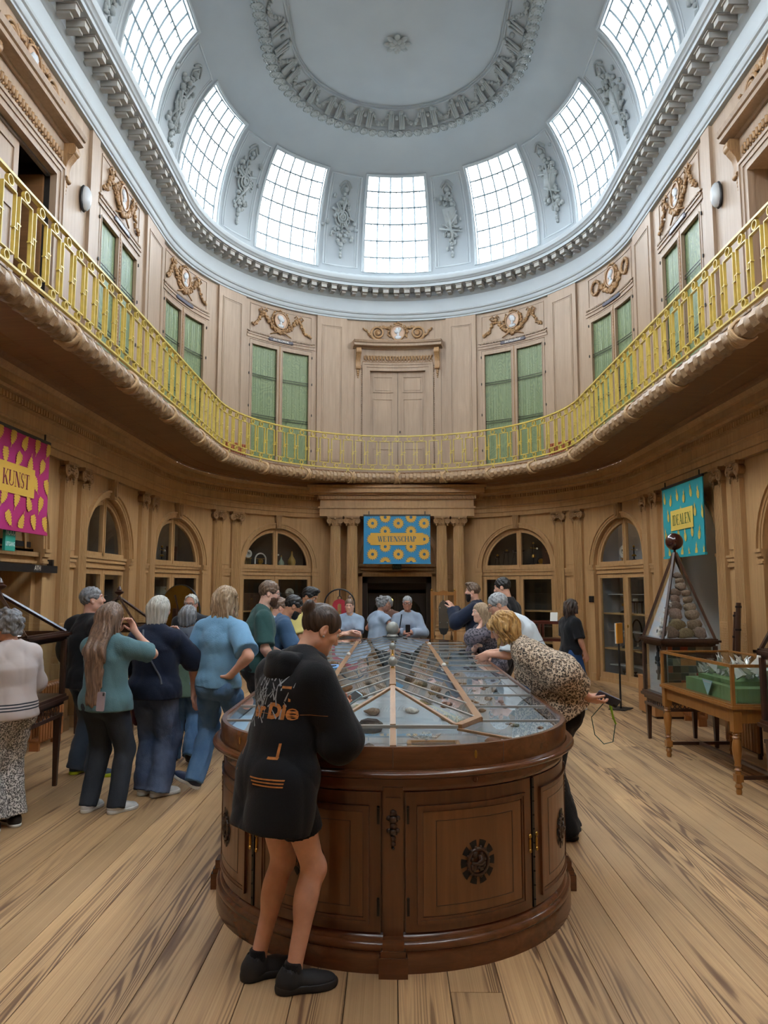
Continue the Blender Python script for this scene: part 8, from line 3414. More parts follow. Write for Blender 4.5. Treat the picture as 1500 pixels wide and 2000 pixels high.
  if ty_ == 'curly':
   qq = random.Random(seed + 9)
   for i in range(hair.get('curls', 46)):
    a, b = qq.uniform(0, 2 * PI), qq.uniform(-0.5, 1.2)
    x, y, z = math.cos(a) * math.cos(b), math.sin(a) * math.cos(b), math.sin(b)
    if y > 0.35 and z < 0.45:
     continue
    add.append((Ell(H(0.085 * x, 0.105 * y - 0.012, 0.095 * z + 0.03), np.array((0.024, 0.024, 0.024)) * hs * qq.uniform(0.8, 1.2)), 0.008))
  c0 = hc.copy()

  def strand(X, Y, Z, amp=amp, fq=fq):
   x = (X - c0[0]) * HF[0, 0] + (Y - c0[1]) * HF[1, 0] + (Z - c0[2]) * HF[2, 0]
   y = (X - c0[0]) * HF[0, 1] + (Y - c0[1]) * HF[1, 1] + (Z - c0[2]) * HF[2, 1]
   z = (X - c0[0]) * HF[0, 2] + (Y - c0[1]) * HF[1, 2] + (Z - c0[2]) * HF[2, 2]
   if ty_ in ('bob', 'long', 'wavy'):
    th = np.arctan2(x, -y + 0.02)
    wob = hair.get('wave', 0.35) * np.sin(z * 26 + th * 3)
    return amp * (np.sin(th * fq * 0.55 + wob * 3) + 0.6 * np.sin(th * fq * 1.1 + 1 + wob * 4))
   if ty_ == 'curly':
    return amp * (np.sin(x * 120 + 2 * np.sin(z * 70)) + np.sin(y * 110 + 2 * np.sin(x * 80)) + np.sin(z * 130 + 2 * np.sin(y * 60)))
   if ty_ in ('bun', 'topbun'):
    return amp * 0.6 * np.sin(x * 260 + z * 60) + 0 * y
   return amp * (np.sin(x * 190 + y * 50 + 2 * np.sin(z * 60)) + 0.6 * np.sin(y * 150 - z * 90))
  link('hair', quick_mesh('hair', [grow(cap + add, hair.get('res', hres), subs=sub, strand=strand)], hm), t)
 # --- clothes
 def garment(name, pr, mat, folds=0.006, ff=1.0, subs=(), cuts=(), rs=None):
  o = link(name, quick_mesh(name, [grow(pr, rs or res, folds, ff, seed, subs, cuts)], mat), t)
  return o
 info['garment'] = garment
 if top:
  e = top.get('ease', 0.012)
  lo_ = top.get('loose', 0.02)
  hem = top.get('hem', 0.06)           # below the hip line
  sl = top.get('sleeve', 0.55)
  pr = torso(e, lo_, hem)
  for g in (-1, 1):
   if sl > 0:
    pr += arm(g, e + top.get('sl_ease', 0.008), sl, top.get('sl_loose', 0.012))
  nb = neck + ty2 * (0.018 + top.get('collar', 0.0))
  cuts = [(pel - ty * hem, -ty)]
  sb2 = [(Cone(nb - ty2 * 0.01 + fws * 0.01, nb + ty2 * 0.2 + fws * 0.03, 0.060 * s, 0.075 * s), 0.01)]
  if top.get('vneck'):
   sb2.append((Cone(nb + fws * 0.05, nb + fws * 0.10 - ty2 * 0.12, 0.05, 0.012), 0.01))
  info['top'] = garment(top.get('name', 't_shirt'), pr, top['mat'], top.get('folds', 0.0065), top.get('ff', 1.0), sb2, cuts, top.get('res'))
  if top.get('hood'):
   hd_ = []
   for i in range(15):
    w = PI * (0.02 + 0.96 * i / 14)
    c = neck + ty2 * (0.015 - 0.035 * math.sin(w)) + rgt * 0.098 * math.cos(w) - fws * (0.085 * math.sin(w) - 0.012) 
    hd_.append((Ell(c, (0.042, 0.042, 0.036)), 0.03))
   hd_.append((Ell(neck - fws * 0.105 - ty2 * 0.03, (0.095, 0.036, 0.065), TF), 0.03))
   hd_.append((Ell(neck - fws * 0.10 + ty2 * 0.01, (0.095, 0.045, 0.035), TF), 0.025))
   for g in (-1, 1):
    hd_.append((Cone(neck + rgt * g * 0.085 + fws * 0.02 + ty2 * 0.015, neck + rgt * g * 0.035 + fws * 0.085 - ty2 * 0.035, 0.040, 0.030), 0.03))
   garment('hood', hd_, top['mat'], 0.004, 1.6, [(Cone(neck - ty2 * 0.03, neck + ty2 * 0.2 + fws * 0.06, 0.060 * s, 0.085 * s), 0.015)], rs=top.get('res'))
 if bottom:
  bt = bottom
  e = bt.get('ease', 0.012)
  rt, rk, ra = bt.get('r', (0.088, 0.064, 0.050))
  pr = [(Cone(pel + ty * 0.04, pel - V3(0, 0, 0.03), 0.138 * s * build + e, 0.142 * s * build + e, PF, (1, 0.70, 0.7)), 0.04)]
  ln = bt.get('len', 2.0)
  subs = []
  for g in (-1, 1):
   l = Lg[g]
   pr.append((Ell(hj[g] + V3(0, -0.055 * s, -0.015) + V3(g * 0.0, 0, 0), (0.080 * s * build, 0.066 * s * build, 0.092 * s)), 0.05))
   if ln <= 1:
    end = hj[g] + (l['kn'] - hj[g]) * ln
    axd = unit(l['kn'] - hj[g])
    pr.append((Cone(hj[g], end + axd * 0.05, rt * s * build + e, (rt + (rk - rt) * ln) * s * build + e, cuts=[(end, axd)]), 0.03))
   else:
    pr.append((Cone(hj[g], l['kn'], rt * s * build + e, rk * s * build + e), 0.03))
    end = l['kn'] + (l['an'] - l['kn']) * (ln - 1)
    axd = unit(l['an'] - l['kn'])
    pr.append((Cone(l['kn'], end + axd * 0.05, rk * s * build + e, ra * s * build + e, cuts=[(end + axd * 0.03, axd)]), 0.03))
    kd = axd
    bk = unit(np.cross(np.cross(kd, V3(0, -1, 0)), kd))
    pr.append((Ell(l['kn'] + kd * 0.12 * s + bk * 0.014, (0.05 * s * build, 0.05 * s * build, 0.10 * s)), 0.03))
  if bt.get('skirt'):
   pr.append((Cone(pel, pel - V3(0, 0, bt['skirt']), 0.15 * s * build + e, 0.19 * s * build + e, PF, (1, 0.75, 0.5), cuts=[(pel - V3(0, 0, bt['skirt']), V3(0, 0, -1))]), 0.04))
  info['bottom'] = garment(bt.get('name', 'trousers'), pr, bt['mat'], bt.get('folds', 0.007), bt.get('ff', 1.2), subs, [(pel + ty * bt.get('waist', 0.06), ty)])
 if shoes:
  for g in (-1, 1):
   l = Lg[g]
   SFr = rotz(l['yaw']) @ rotx(-l['pitch'])
   q = lambda x, y, z: l['an'] + SFr @ (V3(x, y, z) * s)
   zf = -0.078
   up_, pr = [], []
   pr.append((Ell(q(0, -0.030, zf + 0.040), np.array((0.037, 0.045, 0.050)) * s, SFr), 0.0))
   pr.append((Cone(q(0, -0.02, zf + 0.045), q(g * 0.004, 0.075, zf + 0.040), 0.040 * s, 0.040 * s, SFr, (0.95, 1, 0.95)), 0.03))
   pr.append((Ell(q(g * 0.004, 0.115, zf + 0.028), np.array((0.047, 0.075, 0.036)) * s, SFr), 0.03))
   pr.append((Cone(q(0, -0.012, zf + 0.05), q(0, -0.006, zf + 0.098), 0.044 * s, 0.041 * s), 0.025))
   cc = [(q(0, 0, zf + 0.016), SFr @ V3(0, 0, -1)), (q(0, 0, zf + 0.100), SFr @ V3(0, 0.25, 1))]
   o = link('shoe', quick_mesh('shoe', [grow(pr, shoes.get('res', min(res, 0.008)), subs=[(Cone(q(0, -0.008, zf + 0.085), q(0, 0.0, zf + 0.16), 0.036 * s, 0.04 * s), 0.006)], cuts=cc)], shoes['mat']), t)
   th = shoes.get('sole_h', 0.026)
   so_ = [(Ell(q(0, -0.030, zf + 0.02), np.array((0.042, 0.050, 0.055)) * s, SFr), 0.0), (Cone(q(0, -0.02, zf + 0.02), q(g * 0.004, 0.08, zf + 0.02), 0.042 * s, 0.046 * s, SFr, (1, 1, 0.9)), 0.02), (Ell(q(g * 0.004, 0.118, zf + 0.018), np.array((0.052, 0.080, 0.05)) * s, SFr), 0.02)]
   link('sole', quick_mesh('sole', [grow(so_, shoes.get('res', min(res, 0.008)), cuts=[(q(0, 0, zf), SFr @ V3(0, 0, -1)), (q(0, 0, zf + th), SFr @ V3(0, 0, 1))])], shoes['sole']), o)
   if shoes.get('lace'):
    mb = MB()
    for i in range(4):
     y = 0.035 + 0.018 * i
     z = zf + 0.084 - 0.006 * i
     mb.tube([q(-0.024, y, z - 0.012), q(0, y + 0.004, z), q(0.024, y, z - 0.012)], 0.0032 * s, 5)
    mb.build('laces', shoes['lace'], o)
   if shoes.get('sock'):
    link('sock', quick_mesh('sock', [grow([(Cone(l['an'] + V3(0, 0, 0.035), l['an'] - V3(0, 0, 0.01), 0.038 * s, 0.042 * s), 0)], 0.007, cuts=[(l['an'] + V3(0, 0, 0.045), V3(0, 0, 1))])], shoes['sock']), o)
 return info


def to_world(info, p):
 t = info['root']
 a = t.rotation_euler.z
 return Vector((t.location.x + p[0] * math.cos(a) - p[1] * math.sin(a), t.location.y + p[0] * math.sin(a) + p[1] * math.cos(a), p[2]))


def phone(info, p, d, n, lab, case_mat=None, k=1.0):
 """a phone at local point p, long axis d, screen facing n"""
 d, n = unit(d), unit(n)
 n = unit(n - d * (n @ d))
 e = np.cross(d, n)
 M = Matrix(((e[0], d[0], n[0], 0), (e[1], d[1], n[1], 0), (e[2], d[2], n[2], 0), (0, 0, 0, 1)))
 W = Matrix.Rotation(info['root'].rotation_euler.z, 4, 'Z') @ M
 o = thing('phone', lab, 'phone', to_world(info, p))
 o.rotation_euler = W.to_euler()
 mb = MB()
 w, l, h_ = 0.036 * k, 0.075 * k, 0.0045
 mb.extrude([(-w, -l + .008), (-w + .008, -l), (w - .008, -l), (w, -l + .008), (w, l - .008), (w - .008, l), (-w + .008, l), (-w, l - .008)], -h_, h_, 2)
 mb.build('body', case_mat or BLACK, o)
 MB().box(-w + .003, w - .003, -l + .005, l - .005, h_, h_ + .0005).build('screen', SLOT, o)
 MB().box(-w + .006, -w + .02, l - .03, l - .008, -h_ - .002, -h_).build('camera_bump', BLACK, o)
 return o


# ------------------------------------------------------------------ materials for the visitors
C_ = cloth_mat
BLKHOOD = C_('black_sweatshirt', '15171c', 0.15, 6, bump=0.15)
BLKSHORT = C_('black_cycling_shorts', '0f1014', 0.1, 6)
BLKC = C_('black_cotton', '17181c', 0.12, 8)
BLKSHOE = mk('black_suede', '1d1f24', 0.7, 0, 0.12, 30)
BLKSOLE = mk('black_rubber', '191a1d', 0.6, 0, 0.1, 10)
NAVYK = C_('navy_knit', '1b2438', 0.12, 10)
TEALC = C_('dusty_teal_cotton', '56777f', 0.08, 7)
SKYC = C_('sky_blue_cotton', '6f9dc0', 0.07, 7)
GREENC = C_('dark_green_cotton', '2f4f4d', 0.08, 7)
BLUEC = C_('steel_blue_cotton', '3f5a78', 0.08, 7)
YELC = C_('pale_yellow_cotton', 'cdc078', 0.06, 7)
PALEC = C_('pale_blue_grey_cotton', '93a5ba', 0.06, 7)
PALEL = C_('pale_grey_blue_knit', '8f9cae', 0.06, 7)
BROWNC = C_('brown_cotton', '6d5248', 0.08, 7)
CREAM = C_('cream_knit', 'b5aaa6', 0.06, 9)
GREYC = C_('grey_wool', '555c66', 0.1, 9)
OLIVE = C_('olive_green_cloth', '55695a', 0.1, 7)
DKJ = C_('charcoal_cloth', '2b2d33', 0.12, 8)
WHITEC = C_('pale_shirt_cotton', 'a9bccd', 0.05, 7)
MAROON = C_('maroon_cloth', '4d2733', 0.1, 8)
JLIGHT = jeans_mat('light_washed_denim', '6e93bb', '47688f')
JDARK = jeans_mat('charcoal_denim', '3c434d', '2a2f38')
JNAVY = jeans_mat('speckled_navy_denim', '3c4a66', '5d6c88')
JBLUE = jeans_mat('blue_denim', '33568a', '28436d')
SLATE = C_('slate_grey_trousers', '434e5c', 0.08, 8)
WSHOE = mk('white_sneaker', 'b9bcbd', 0.6, 0, 0.08, 30)
WSOLE = mk('white_sole', 'c9cac8', 0.6, 0, 0.04, 20)
NSHOE = mk('navy_sneaker', '22304f', 0.6, 0, 0.15, 25)
NEON = mk('neon_yellow_sole', 'b2c21f', 0.5, 0, 0.04, 20)
DSHOE = mk('dark_shoe_leather', '1d1917', 0.45, 0, 0.1, 15)
H_DKBROWN = hair_mat('dark_brown_hair', '4a382e', '1c1411')
H_BROWN = hair_mat('long_brown_hair', '8a6f5c', '4a382e')
H_BLOND = hair_mat('ash_blond_hair', 'b8a184', '6d573f')
H_GOLD = hair_mat('golden_blond_hair', 'd0a868', '7c5a30')
H_WHITE = hair_mat('white_hair', 'c9c8bf', '86857c')
H_GREY = hair_mat('grey_hair', '8f9194', '4b4d50')
H_GREYL = hair_mat('light_grey_hair', 'a9adb0', '63676a')
H_BLACK = hair_mat('black_hair', '232122', '0c0b0c')
H_RED = hair_mat('light_brown_short_hair', '7d6450', '4a3a2d')
H_BEARDR = hair_mat('reddish_beard', '6d4c38', '38261c')
LEOP = spots_mat('leopard_print', 'c6b39c', 'a58a70', '1d1816', 70)
SPECK = spots_mat('black_white_speckle', 'c4c0bb', '8b8784', '1d1b1c', 95)
PLAID = spots_mat('dark_patterned_blouse', '6b6570', '2b2b35', '3b3a45', 45)
STRIPW = stripe_mat('white_tee_with_thin_stripes', 'c3cdd4', '6f6a70', (1.02, 1.10, 1.18, 0.94), 0.004)
CREAMS = stripe_mat('cream_top_with_dark_stripes', 'b7adaa', '2c3038', (0.845, 0.865, 0.885), 0.005)

# ------------------------------------------------------------------ the girl in the black hooded sweatshirt
hood = person('girl in black hooded sweatshirt and shorts bowed over a phone at the case front', (-0.585, 3.39), -46, 1.68, 'f', 0.95, lean=8, head=(30, -16, 0), hunch=12,
    arms={1: dict(to=(0.045, 0.315, 1.105), pole=(0.75, -0.25, -0.9), dir=(-0.35, 0.85, 0.25), palm=(-0.7, -0.2, 0.6), curl=0.55),
     -1: dict(to=(-0.085, 0.33, 1.11), pole=(-0.8, -0.2, -0.9), dir=(0.35, 0.85, 0.30), palm=(0.5, -0.2, 0.8), curl=0.45)},
    legs={1: dict(at=(0.095, 0.03), yaw=-26), -1: dict(at=(-0.10, -0.02), yaw=-18)},
    skin='tan', hair=dict(type='bun', mat=H_DKBROWN, amp=0.003, res=0.0045), res=0.0075, hres=0.0042,
    top=dict(name='hooded_sweatshirt', mat=BLKHOOD, ease=0.020, loose=0.026, hem=0.225, sleeve=1.93, sl_ease=0.012, sl_loose=0.018, hood=True, folds=0.006, ff=0.7, res=0.0075),
    bottom=dict(name='cycling_shorts', mat=BLKSHORT, len=0.56, bare=True, folds=0.002), shoes=dict(mat=BLKSHOE, sole=BLKSOLE, sole_h=0.034, lace=BLKC, sock=BLKC, res=0.006), seed=3)
phone(hood, (-0.02, 0.425, 1.155), (0.25, 0.80, 0.45), (0.1, -0.45, 0.85), 'phone in the hands of the girl in the black hooded sweatshirt', mk('pale_phone_case', '93b4c4', 0.4))
# print on the back
bpy.context.view_layer.update()
HM = hood['top'].data
bvh = BVHTree.FromPolygons([v.co[:] for v in HM.vertices], [p.vertices[:] for p in HM.polygons])
ORP = mk('orange_print', 'b0713a', 0.8, 0, 0.25, 40)
WHP = mk('pale_smoke_print', '8d9296', 0.8, 0, 0.3, 40)


def on_back(vs, cx, cz, lift=0.0025):
 out = []
 for x, z in vs:
  o = Vector((cx + x, -0.8, cz + z))
  hit = bvh.ray_cast(o, Vector((0, 1, 0)))
  y = hit[0].y - lift if hit[0] is not None else -0.2
  out.append((cx + x, y, cz + z))
 return out


def grid_quad(mb, x0, x1, z0, z1, cx, cz, n=6, mi=0):
 vs, fs = [], []
 for i in range(n + 1):
  x = x0 + (x1 - x0) * i / n
  vs += [(x, z0), (x, z1)]
  if i:
   k = 2 * (i - 1)
   fs.append((k, k + 2, k + 3, k + 1))
 mb.add(on_back(vs, cx, cz), fs, mi)


mb = MB()
vs, fs = text_mesh('er Die', 0.088, 0, 0.004)
mb.add(on_back([(x, y) for x, y, z in vs], 0.045, 1.17), fs)
for x0, x1, z0, z1 in ((-0.25, 0.27, -0.006, -0.004),):
 grid_quad(mb, x0, x1, z0, z1, 0.0, 1.165, 20)
for cx, cz, gx, gz in ((0.13, 1.275, 1, 1), (0.13, 0.985, 1, -1)):
 grid_quad(mb, -0.045, 0.0, -0.005, 0.005, cx, cz)
 grid_quad(mb, -0.010, 0.0, min(0, -gz * 0.06), max(0, -gz * 0.06), cx, cz, 2)
for i in range(3):
 grid_quad(mb, -0.10 + 0.012 * i, 0.065, -0.004, 0.002, 0.12, 0.905 - 0.013 * i, 10)
grid_quad(mb, -0.002, 0.002, -0.12, 0.0, -0.10, 1.03, 2)
mb.build('back_print', ORP, hood['top'])
mb = MB()
qq = random.Random(2)
for i in range(70):
 x, z = qq.gauss(-0.02, 0.055), qq.gauss(0.05, 0.055)
 w, l, a = qq.uniform(0.002, 0.005), qq.uniform(0.01, 0.035), qq.uniform(-0.9, 0.9)
 c, s_ = math.cos(a), math.sin(a)
 quad = [(x + u * c - v * s_, z + u * s_ + v * c) for u, v in ((-w, -l), (w, -l), (w * 0.4, l), (-w * 0.4, l))]
 mb.add(on_back(quad, 0.0, 1.19, 0.0032), [(0, 1, 2, 3)])
mb.build('smoke_print', WHP, hood['top'])
es = MB()
es.ball(tuple(hood['H'](0.083, 0.0, -0.034)), 0.0055, 8)
es.build('earring', STEEL, hood['root'], smooth=180)

# ------------------------------------------------------------------ visitors on the left
SN = dict(mat=WSHOE, sole=WSOLE, sole_h=0.034)
p1 = person('grey curly-haired woman in cream top and speckled trousers, cut off by the left edge', (-2.86, 5.46), 62, 1.55, 'f', 1.12, head=(5, 20, 0), skin='fair', hair=dict(type='curly', mat=H_GREY, amp=0.003, len=0.05, curls=60),
   arms={1: dict(to=(0.10, 0.26, 0.98), pole=(0.9, -0.3, -0.5)), -1: dict(to=(-0.10, 0.26, 0.98), pole=(-0.9, -0.3, -0.5))},
   top=dict(name='knit_top', mat=CREAMS, ease=0.02, loose=0.02, hem=0.04, sleeve=1.9, sl_loose=0.02), bottom=dict(mat=SPECK, r=(0.092, 0.075, 0.066), len=1.9), shoes=dict(mat=DSHOE, sole=WSOLE), face_on=True, seed=11)
mb = MB()
nk = p1['neck']
mb.tube([nk + V3(0.068 * math.cos(a), 0.062 * math.sin(a), 0.022) for a in np.linspace(0, 2 * PI, 19)[:-1]], 0.006, 5, closed=True)
mb.build('green_neck_cord', mk('lime_green_cord', '8fc02a', 0.5), p1['root'])
p2 = person('grey-haired man in black draped top, slate trousers and neon-soled shoes', (-2.92, 6.97), -38, 1.72, 'm', 1.05, head=(-6, -22, 0), skin='fair', hair=dict(type='short', mat=H_GREY),
   arms={-1: dict(to=(-0.16, 0.20, 1.06), pole=(-1, -0.4, -0.2)), 1: dict(to=(0.10, 0.24, 1.12), pole=(1, -0.2, -0.5))},
   legs={-1: dict(at=(-0.13, 0.02), yaw=14), 1: dict(at=(0.13, 0.05), yaw=-30)},
   top=dict(name='draped_black_top', mat=BLKC, ease=0.022, loose=0.03, hem=0.10, sleeve=1.25, sl_ease=0.03, sl_loose=0.05, collar=0.02), bottom=dict(mat=SLATE, r=(0.092, 0.078, 0.070), folds=0.006), shoes=dict(mat=SLATE, sole=NEON, sole_h=0.036), seed=12)
p3 = person('woman with waist-long brown hair, dusty teal t-shirt and dark jeans, hands at her face', (-2.31, 5.86), -16, 1.60, 'f', 1.04, head=(4, -10, 0), skin='fair', hair=dict(type='long', mat=H_BROWN, len=0.50, width=0.088, amp=0.0035, wave=0.5),
   arms={1: dict(to=(0.11, 0.19, 1.37), pole=(0.75, 0.15, -1.0), dir=(-0.45, 0.1, 0.9), palm=(-0.4, -0.6, 0.2), curl=0.6), -1: dict(to=(-0.10, 0.20, 1.36), pole=(-0.6, 0.2, -1.0), dir=(0.4, 0.1, 0.9), palm=(0.4, -0.6, 0.2), curl=0.6)},
   legs={-1: dict(at=(-0.115, 0.0), yaw=4), 1: dict(at=(0.115, 0.03), yaw=-22)},
   top=dict(mat=TEALC, ease=0.016, loose=0.03, hem=0.07, sleeve=0.85, sl_loose=0.02, folds=0.005), bottom=dict(name='jeans', mat=JDARK, r=(0.090, 0.062, 0.048), folds=0.004), shoes=SN, seed=13)
phone(p3, (0.085, -0.165, 0.86), (0, 0.1, 1), (0, 1, 0), 'pinkish cased phone sticking out of the dark jeans back pocket', mk('pinkish_phone_case', '9a8c92', 0.3), 0.95)
p4 = person('white-haired woman in navy sweater with a thin shoulder strap and white sneakers', (-2.08, 6.33), -14, 1.65, 'f', 1.12, head=(6, -8, 0), skin='fair', hair=dict(type='bob', mat=H_WHITE, len=0.13, width=0.074, amp=0.0035, wave=0.2),
   arms={1: dict(to=(0.10, 0.22, 1.28), pole=(0.8, 0.1, -1.0), dir=(-0.5, 0.3, 0.8), palm=(-0.4, -0.5, 0.2), curl=0.6), -1: dict(to=(-0.16, 0.24, 1.02), pole=(-0.8, -0.3, -0.6))},
   legs={-1: dict(at=(-0.07, 0.02), yaw=-4), 1: dict(at=(0.075, 0.0), yaw=-32)},
   top=dict(name='navy_sweater', mat=NAVYK, ease=0.020, loose=0.028, hem=0.07, sleeve=1.9, sl_ease=0.012, sl_loose=0.018), bottom=dict(mat=JNAVY, r=(0.088, 0.074, 0.064)), shoes=dict(mat=WSHOE, sole=WSOLE, sole_h=0.04), seed=14)
mb = MB()
ne, pe = p4['neck'], p4['pel']
bvt = BVHTree.FromPolygons([v.co[:] for v in p4['top'].data.vertices], [p.vertices[:] for p in p4['top'].data.polygons])
pts = []
for i in range(16):
 u = i / 15
 a = ne + V3(-0.075, -0.4, 0.01) + (pe + V3(0.15, -0.4, 0.06) - ne - V3(-0.075, -0.4, 0.01)) * u
 hit = bvt.ray_cast(Vector(a), Vector((0, 1, 0)))
 pts.append((a[0], hit[0].y - 0.004 if hit[0] else -0.1, a[2]))
mb.tube(pts, 0.0085, 6)
mb.build('shoulder_strap', GREYC, p4['root'])
jk = thing('maroon_jacket', 'maroon jacket hanging from the forearm of the white-haired woman in navy', 'jacket', to_world(p4, (-0.25, 0.16, 0.0)), math.radians(-14))
link('cloth', quick_mesh('cloth', [grow([(Cone(V3(0, 0, 1.06), V3(0.01, -0.02, 0.78), 0.06, 0.075, np.eye(3), (1, 0.5, 1)), 0.02), (Cone(V3(0, 0.03, 1.06), V3(0.05, 0.05, 0.72), 0.05, 0.05, np.eye(3), (0.7, 0.7, 1)), 0.03)], 0.011, 0.008, 1.4, 4)], MAROON), jk)
link('sleeve', quick_mesh('sleeve', [grow([(Cone(V3(-0.02, -0.02, 0.9), V3(0.02, -0.03, 0.58), 0.045, 0.034), 0.02)], 0.011, 0.006, 1.4, 5)], MAROON), jk)
p5 = person('grey-haired woman in grey top and olive tunic stepping away in pale jeans', (-2.14, 7.50), 4, 1.54, 'f', 1.05, head=(4, -20, 0), skin='fair', hair=dict(type='bob', mat=H_GREY, len=0.08, width=0.066, amp=0.004), face_on=False,
   legs={-1: dict(at=(-0.12, 0.12), yaw=4), 1: dict(at=(0.07, -0.06), lift=0.045, pitch=-38, yaw=0)},
   arms={1: dict(to=(0.12, 0.22, 1.05), pole=(1, -0.2, -0.4)), -1: dict(to=(-0.12, 0.24, 1.05), pole=(-1, -0.2, -0.4))},
   top=dict(name='grey_top', mat=GREYC, ease=0.018, loose=0.01, hem=-0.12, sleeve=1.85), bottom=dict(name='jeans', mat=JLIGHT, r=(0.085, 0.062, 0.05)), shoes=dict(mat=DSHOE, sole=BLKSOLE), seed=15)
o = link('tunic', quick_mesh('tunic', [grow([(Cone(p5['pel'] + V3(0, 0, 0.17), p5['pel'] - V3(0, 0, 0.22), 0.145, 0.185, np.eye(3), (1, 0.78, 0.6)), 0.02)], 0.011, 0.006, 1.2, 6, cuts=[(p5['pel'] - V3(0, 0, 0.16), V3(0, 0, -1)), (p5['pel'] + V3(0, 0, 0.16), V3(0, 0, 1))])], OLIVE), p5['root'])
p6 = person('elderly man with receding white hair and glasses in a dark jacket, facing the viewer', (-2.53, 9.15), 168, 1.64, 'm', 1.0, head=(8, 8, 0), skin='warm', hair=dict(type='short', mat=H_WHITE, line=0.105), glasses=True, res=0.013, hres=0.007,
   top=dict(name='dark_jacket', mat=DKJ, ease=0.024, loose=0.03, hem=0.12, sleeve=1.95, sl_loose=0.02, vneck=True), bottom=dict(mat=DKJ), shoes=dict(mat=DSHOE, sole=BLKSOLE), seed=16)
mb = MB()
sc6 = [(Cone(p6['neck'] + V3(g * 0.05, 0.03, 0.0), p6['neck'] + V3(g * 0.03, 0.115, -0.16), 0.03, 0.028), 0.02) for g in (-1, 1)] + [(Ell(p6['neck'] + V3(0, 0.09, -0.08), (0.05, 0.035, 0.09)), 0.02)]
link('pale_shirt', quick_mesh('pale_shirt', [grow(sc6, 0.01)], CREAM), p6['root'])
p7 = person('long-haired blond person in sky-blue t-shirt and washed jeans, hand on hip', (-1.56, 6.42), -22, 1.73, 'm', 0.94, head=(6, -14, 0), slean=2, skin='fair', hair=dict(type='wavy', mat=H_BLOND, len=0.16, width=0.074, amp=0.005, wave=0.8), twist=-6,
   arms={-1: dict(to=(-0.27, 0.02, 0.77), pole=(-0.4, -1, 0)), 1: dict(to=(0.19, -0.10, 0.99), pole=(1.0, -0.35, 0.1), dir=(-0.6, 0.5, -0.4), palm=(-0.5, 0.4, 0.2), curl=0.9)},
   legs={-1: dict(at=(-0.17, -0.06), lift=0.05, pitch=-22, yaw=95, pole=(-0.3, 1, 0)), 1: dict(at=(0.08, 0.30), yaw=-8)},
   top=dict(mat=SKYC, ease=0.016, loose=0.025, hem=0.03, sleeve=0.80, sl_loose=0.03, folds=0.006), bottom=dict(name='jeans', mat=JLIGHT, r=(0.090, 0.068, 0.056), folds=0.007, ff=1.5), shoes=dict(mat=NSHOE, sole=WSOLE, sole_h=0.03, lace=WSOLE, res=0.007), seed=17)
p9 = person('tall bearded man in dark green t-shirt and glasses, in profile beside the case', (-1.45, 7.55), -72, 1.80, 'm', 1.02, lean=6, head=(12, -4, 0), skin='pale', hair=dict(type='short', mat=H_RED), beard=dict(mat=H_BEARDR), glasses=True,
   arms={1: dict(to=(0.20, 0.20, 0.93), pole=(0.8, -0.7, 0), dir=(0, 0.6, -0.8)), -1: dict(to=(-0.18, 0.30, 1.03), pole=(-0.8, -0.6, -0.2))},
   top=dict(mat=GREENC, ease=0.018, loose=0.02, hem=0.06, sleeve=0.85, sl_loose=0.02), bottom=dict(name='shorts', mat=BLKC, len=0.85, r=(0.095, 0.085, 0.05), bare=True), shoes=dict(mat=DSHOE, sole=BLKSOLE), seed=19, res=0.011)
p9b = person('person in a pale shirt mostly hidden behind the man in dark green', (-1.52, 8.62), -70, 1.62, 'm', 1.0, head=(20, 0, 0), skin='fair', hair=dict(type='short', mat=H_BROWN), res=0.014, hres=0.008, lean=8,
    top=dict(name='pale_shirt', mat=WHITEC, ease=0.02, loose=0.03, hem=0.08, sleeve=1.5), bottom=dict(mat=DKJ), shoes=dict(mat=DSHOE, sole=BLKSOLE), seed=20)
p10 = person('bearded dark-haired man in steel-blue t-shirt and glasses bending over the case', (-1.42, 8.02), -68, 1.70, 'm', 1.0, lean=20, head=(30, -2, 0), skin='olive', hair=dict(type='short', mat=H_BLACK), beard=dict(mat=H_BLACK), glasses=True, res=0.012, hres=0.0065,
    arms={1: dict(to=(0.16, 0.42, 1.06), pole=(0.8, -0.7, -0.3)), -1: dict(to=(-0.14, 0.46, 1.06), pole=(-0.8, -0.6, -0.2))},
    top=dict(mat=BLUEC, ease=0.016, loose=0.02, hem=0.06, sleeve=0.85), bottom=dict(name='jeans', mat=JDARK), shoes=dict(mat=DSHOE, sole=BLKSOLE), seed=21)
p11 = person('dark-haired man in pale yellow t-shirt looking down at the case', (-1.28, 9.45), -108, 1.76, 'm', 1.02, lean=8, head=(26, 0, 0), skin='olive', hair=dict(type='swept', mat=H_BLACK), res=0.013, hres=0.007,
    arms={1: dict(to=(0.02, 0.25, 1.18), pole=(0.9, -0.2, -0.5), dir=(-0.9, 0.2, 0.1)), -1: dict(to=(-0.10, 0.26, 1.16), pole=(-0.9, -0.2, -0.5))},
    top=dict(mat=YELC, ease=0.018, loose=0.025, hem=0.07, sleeve=0.8), bottom=dict(name='jeans', mat=JDARK), shoes=dict(mat=DSHOE, sole=BLKSOLE), seed=22)

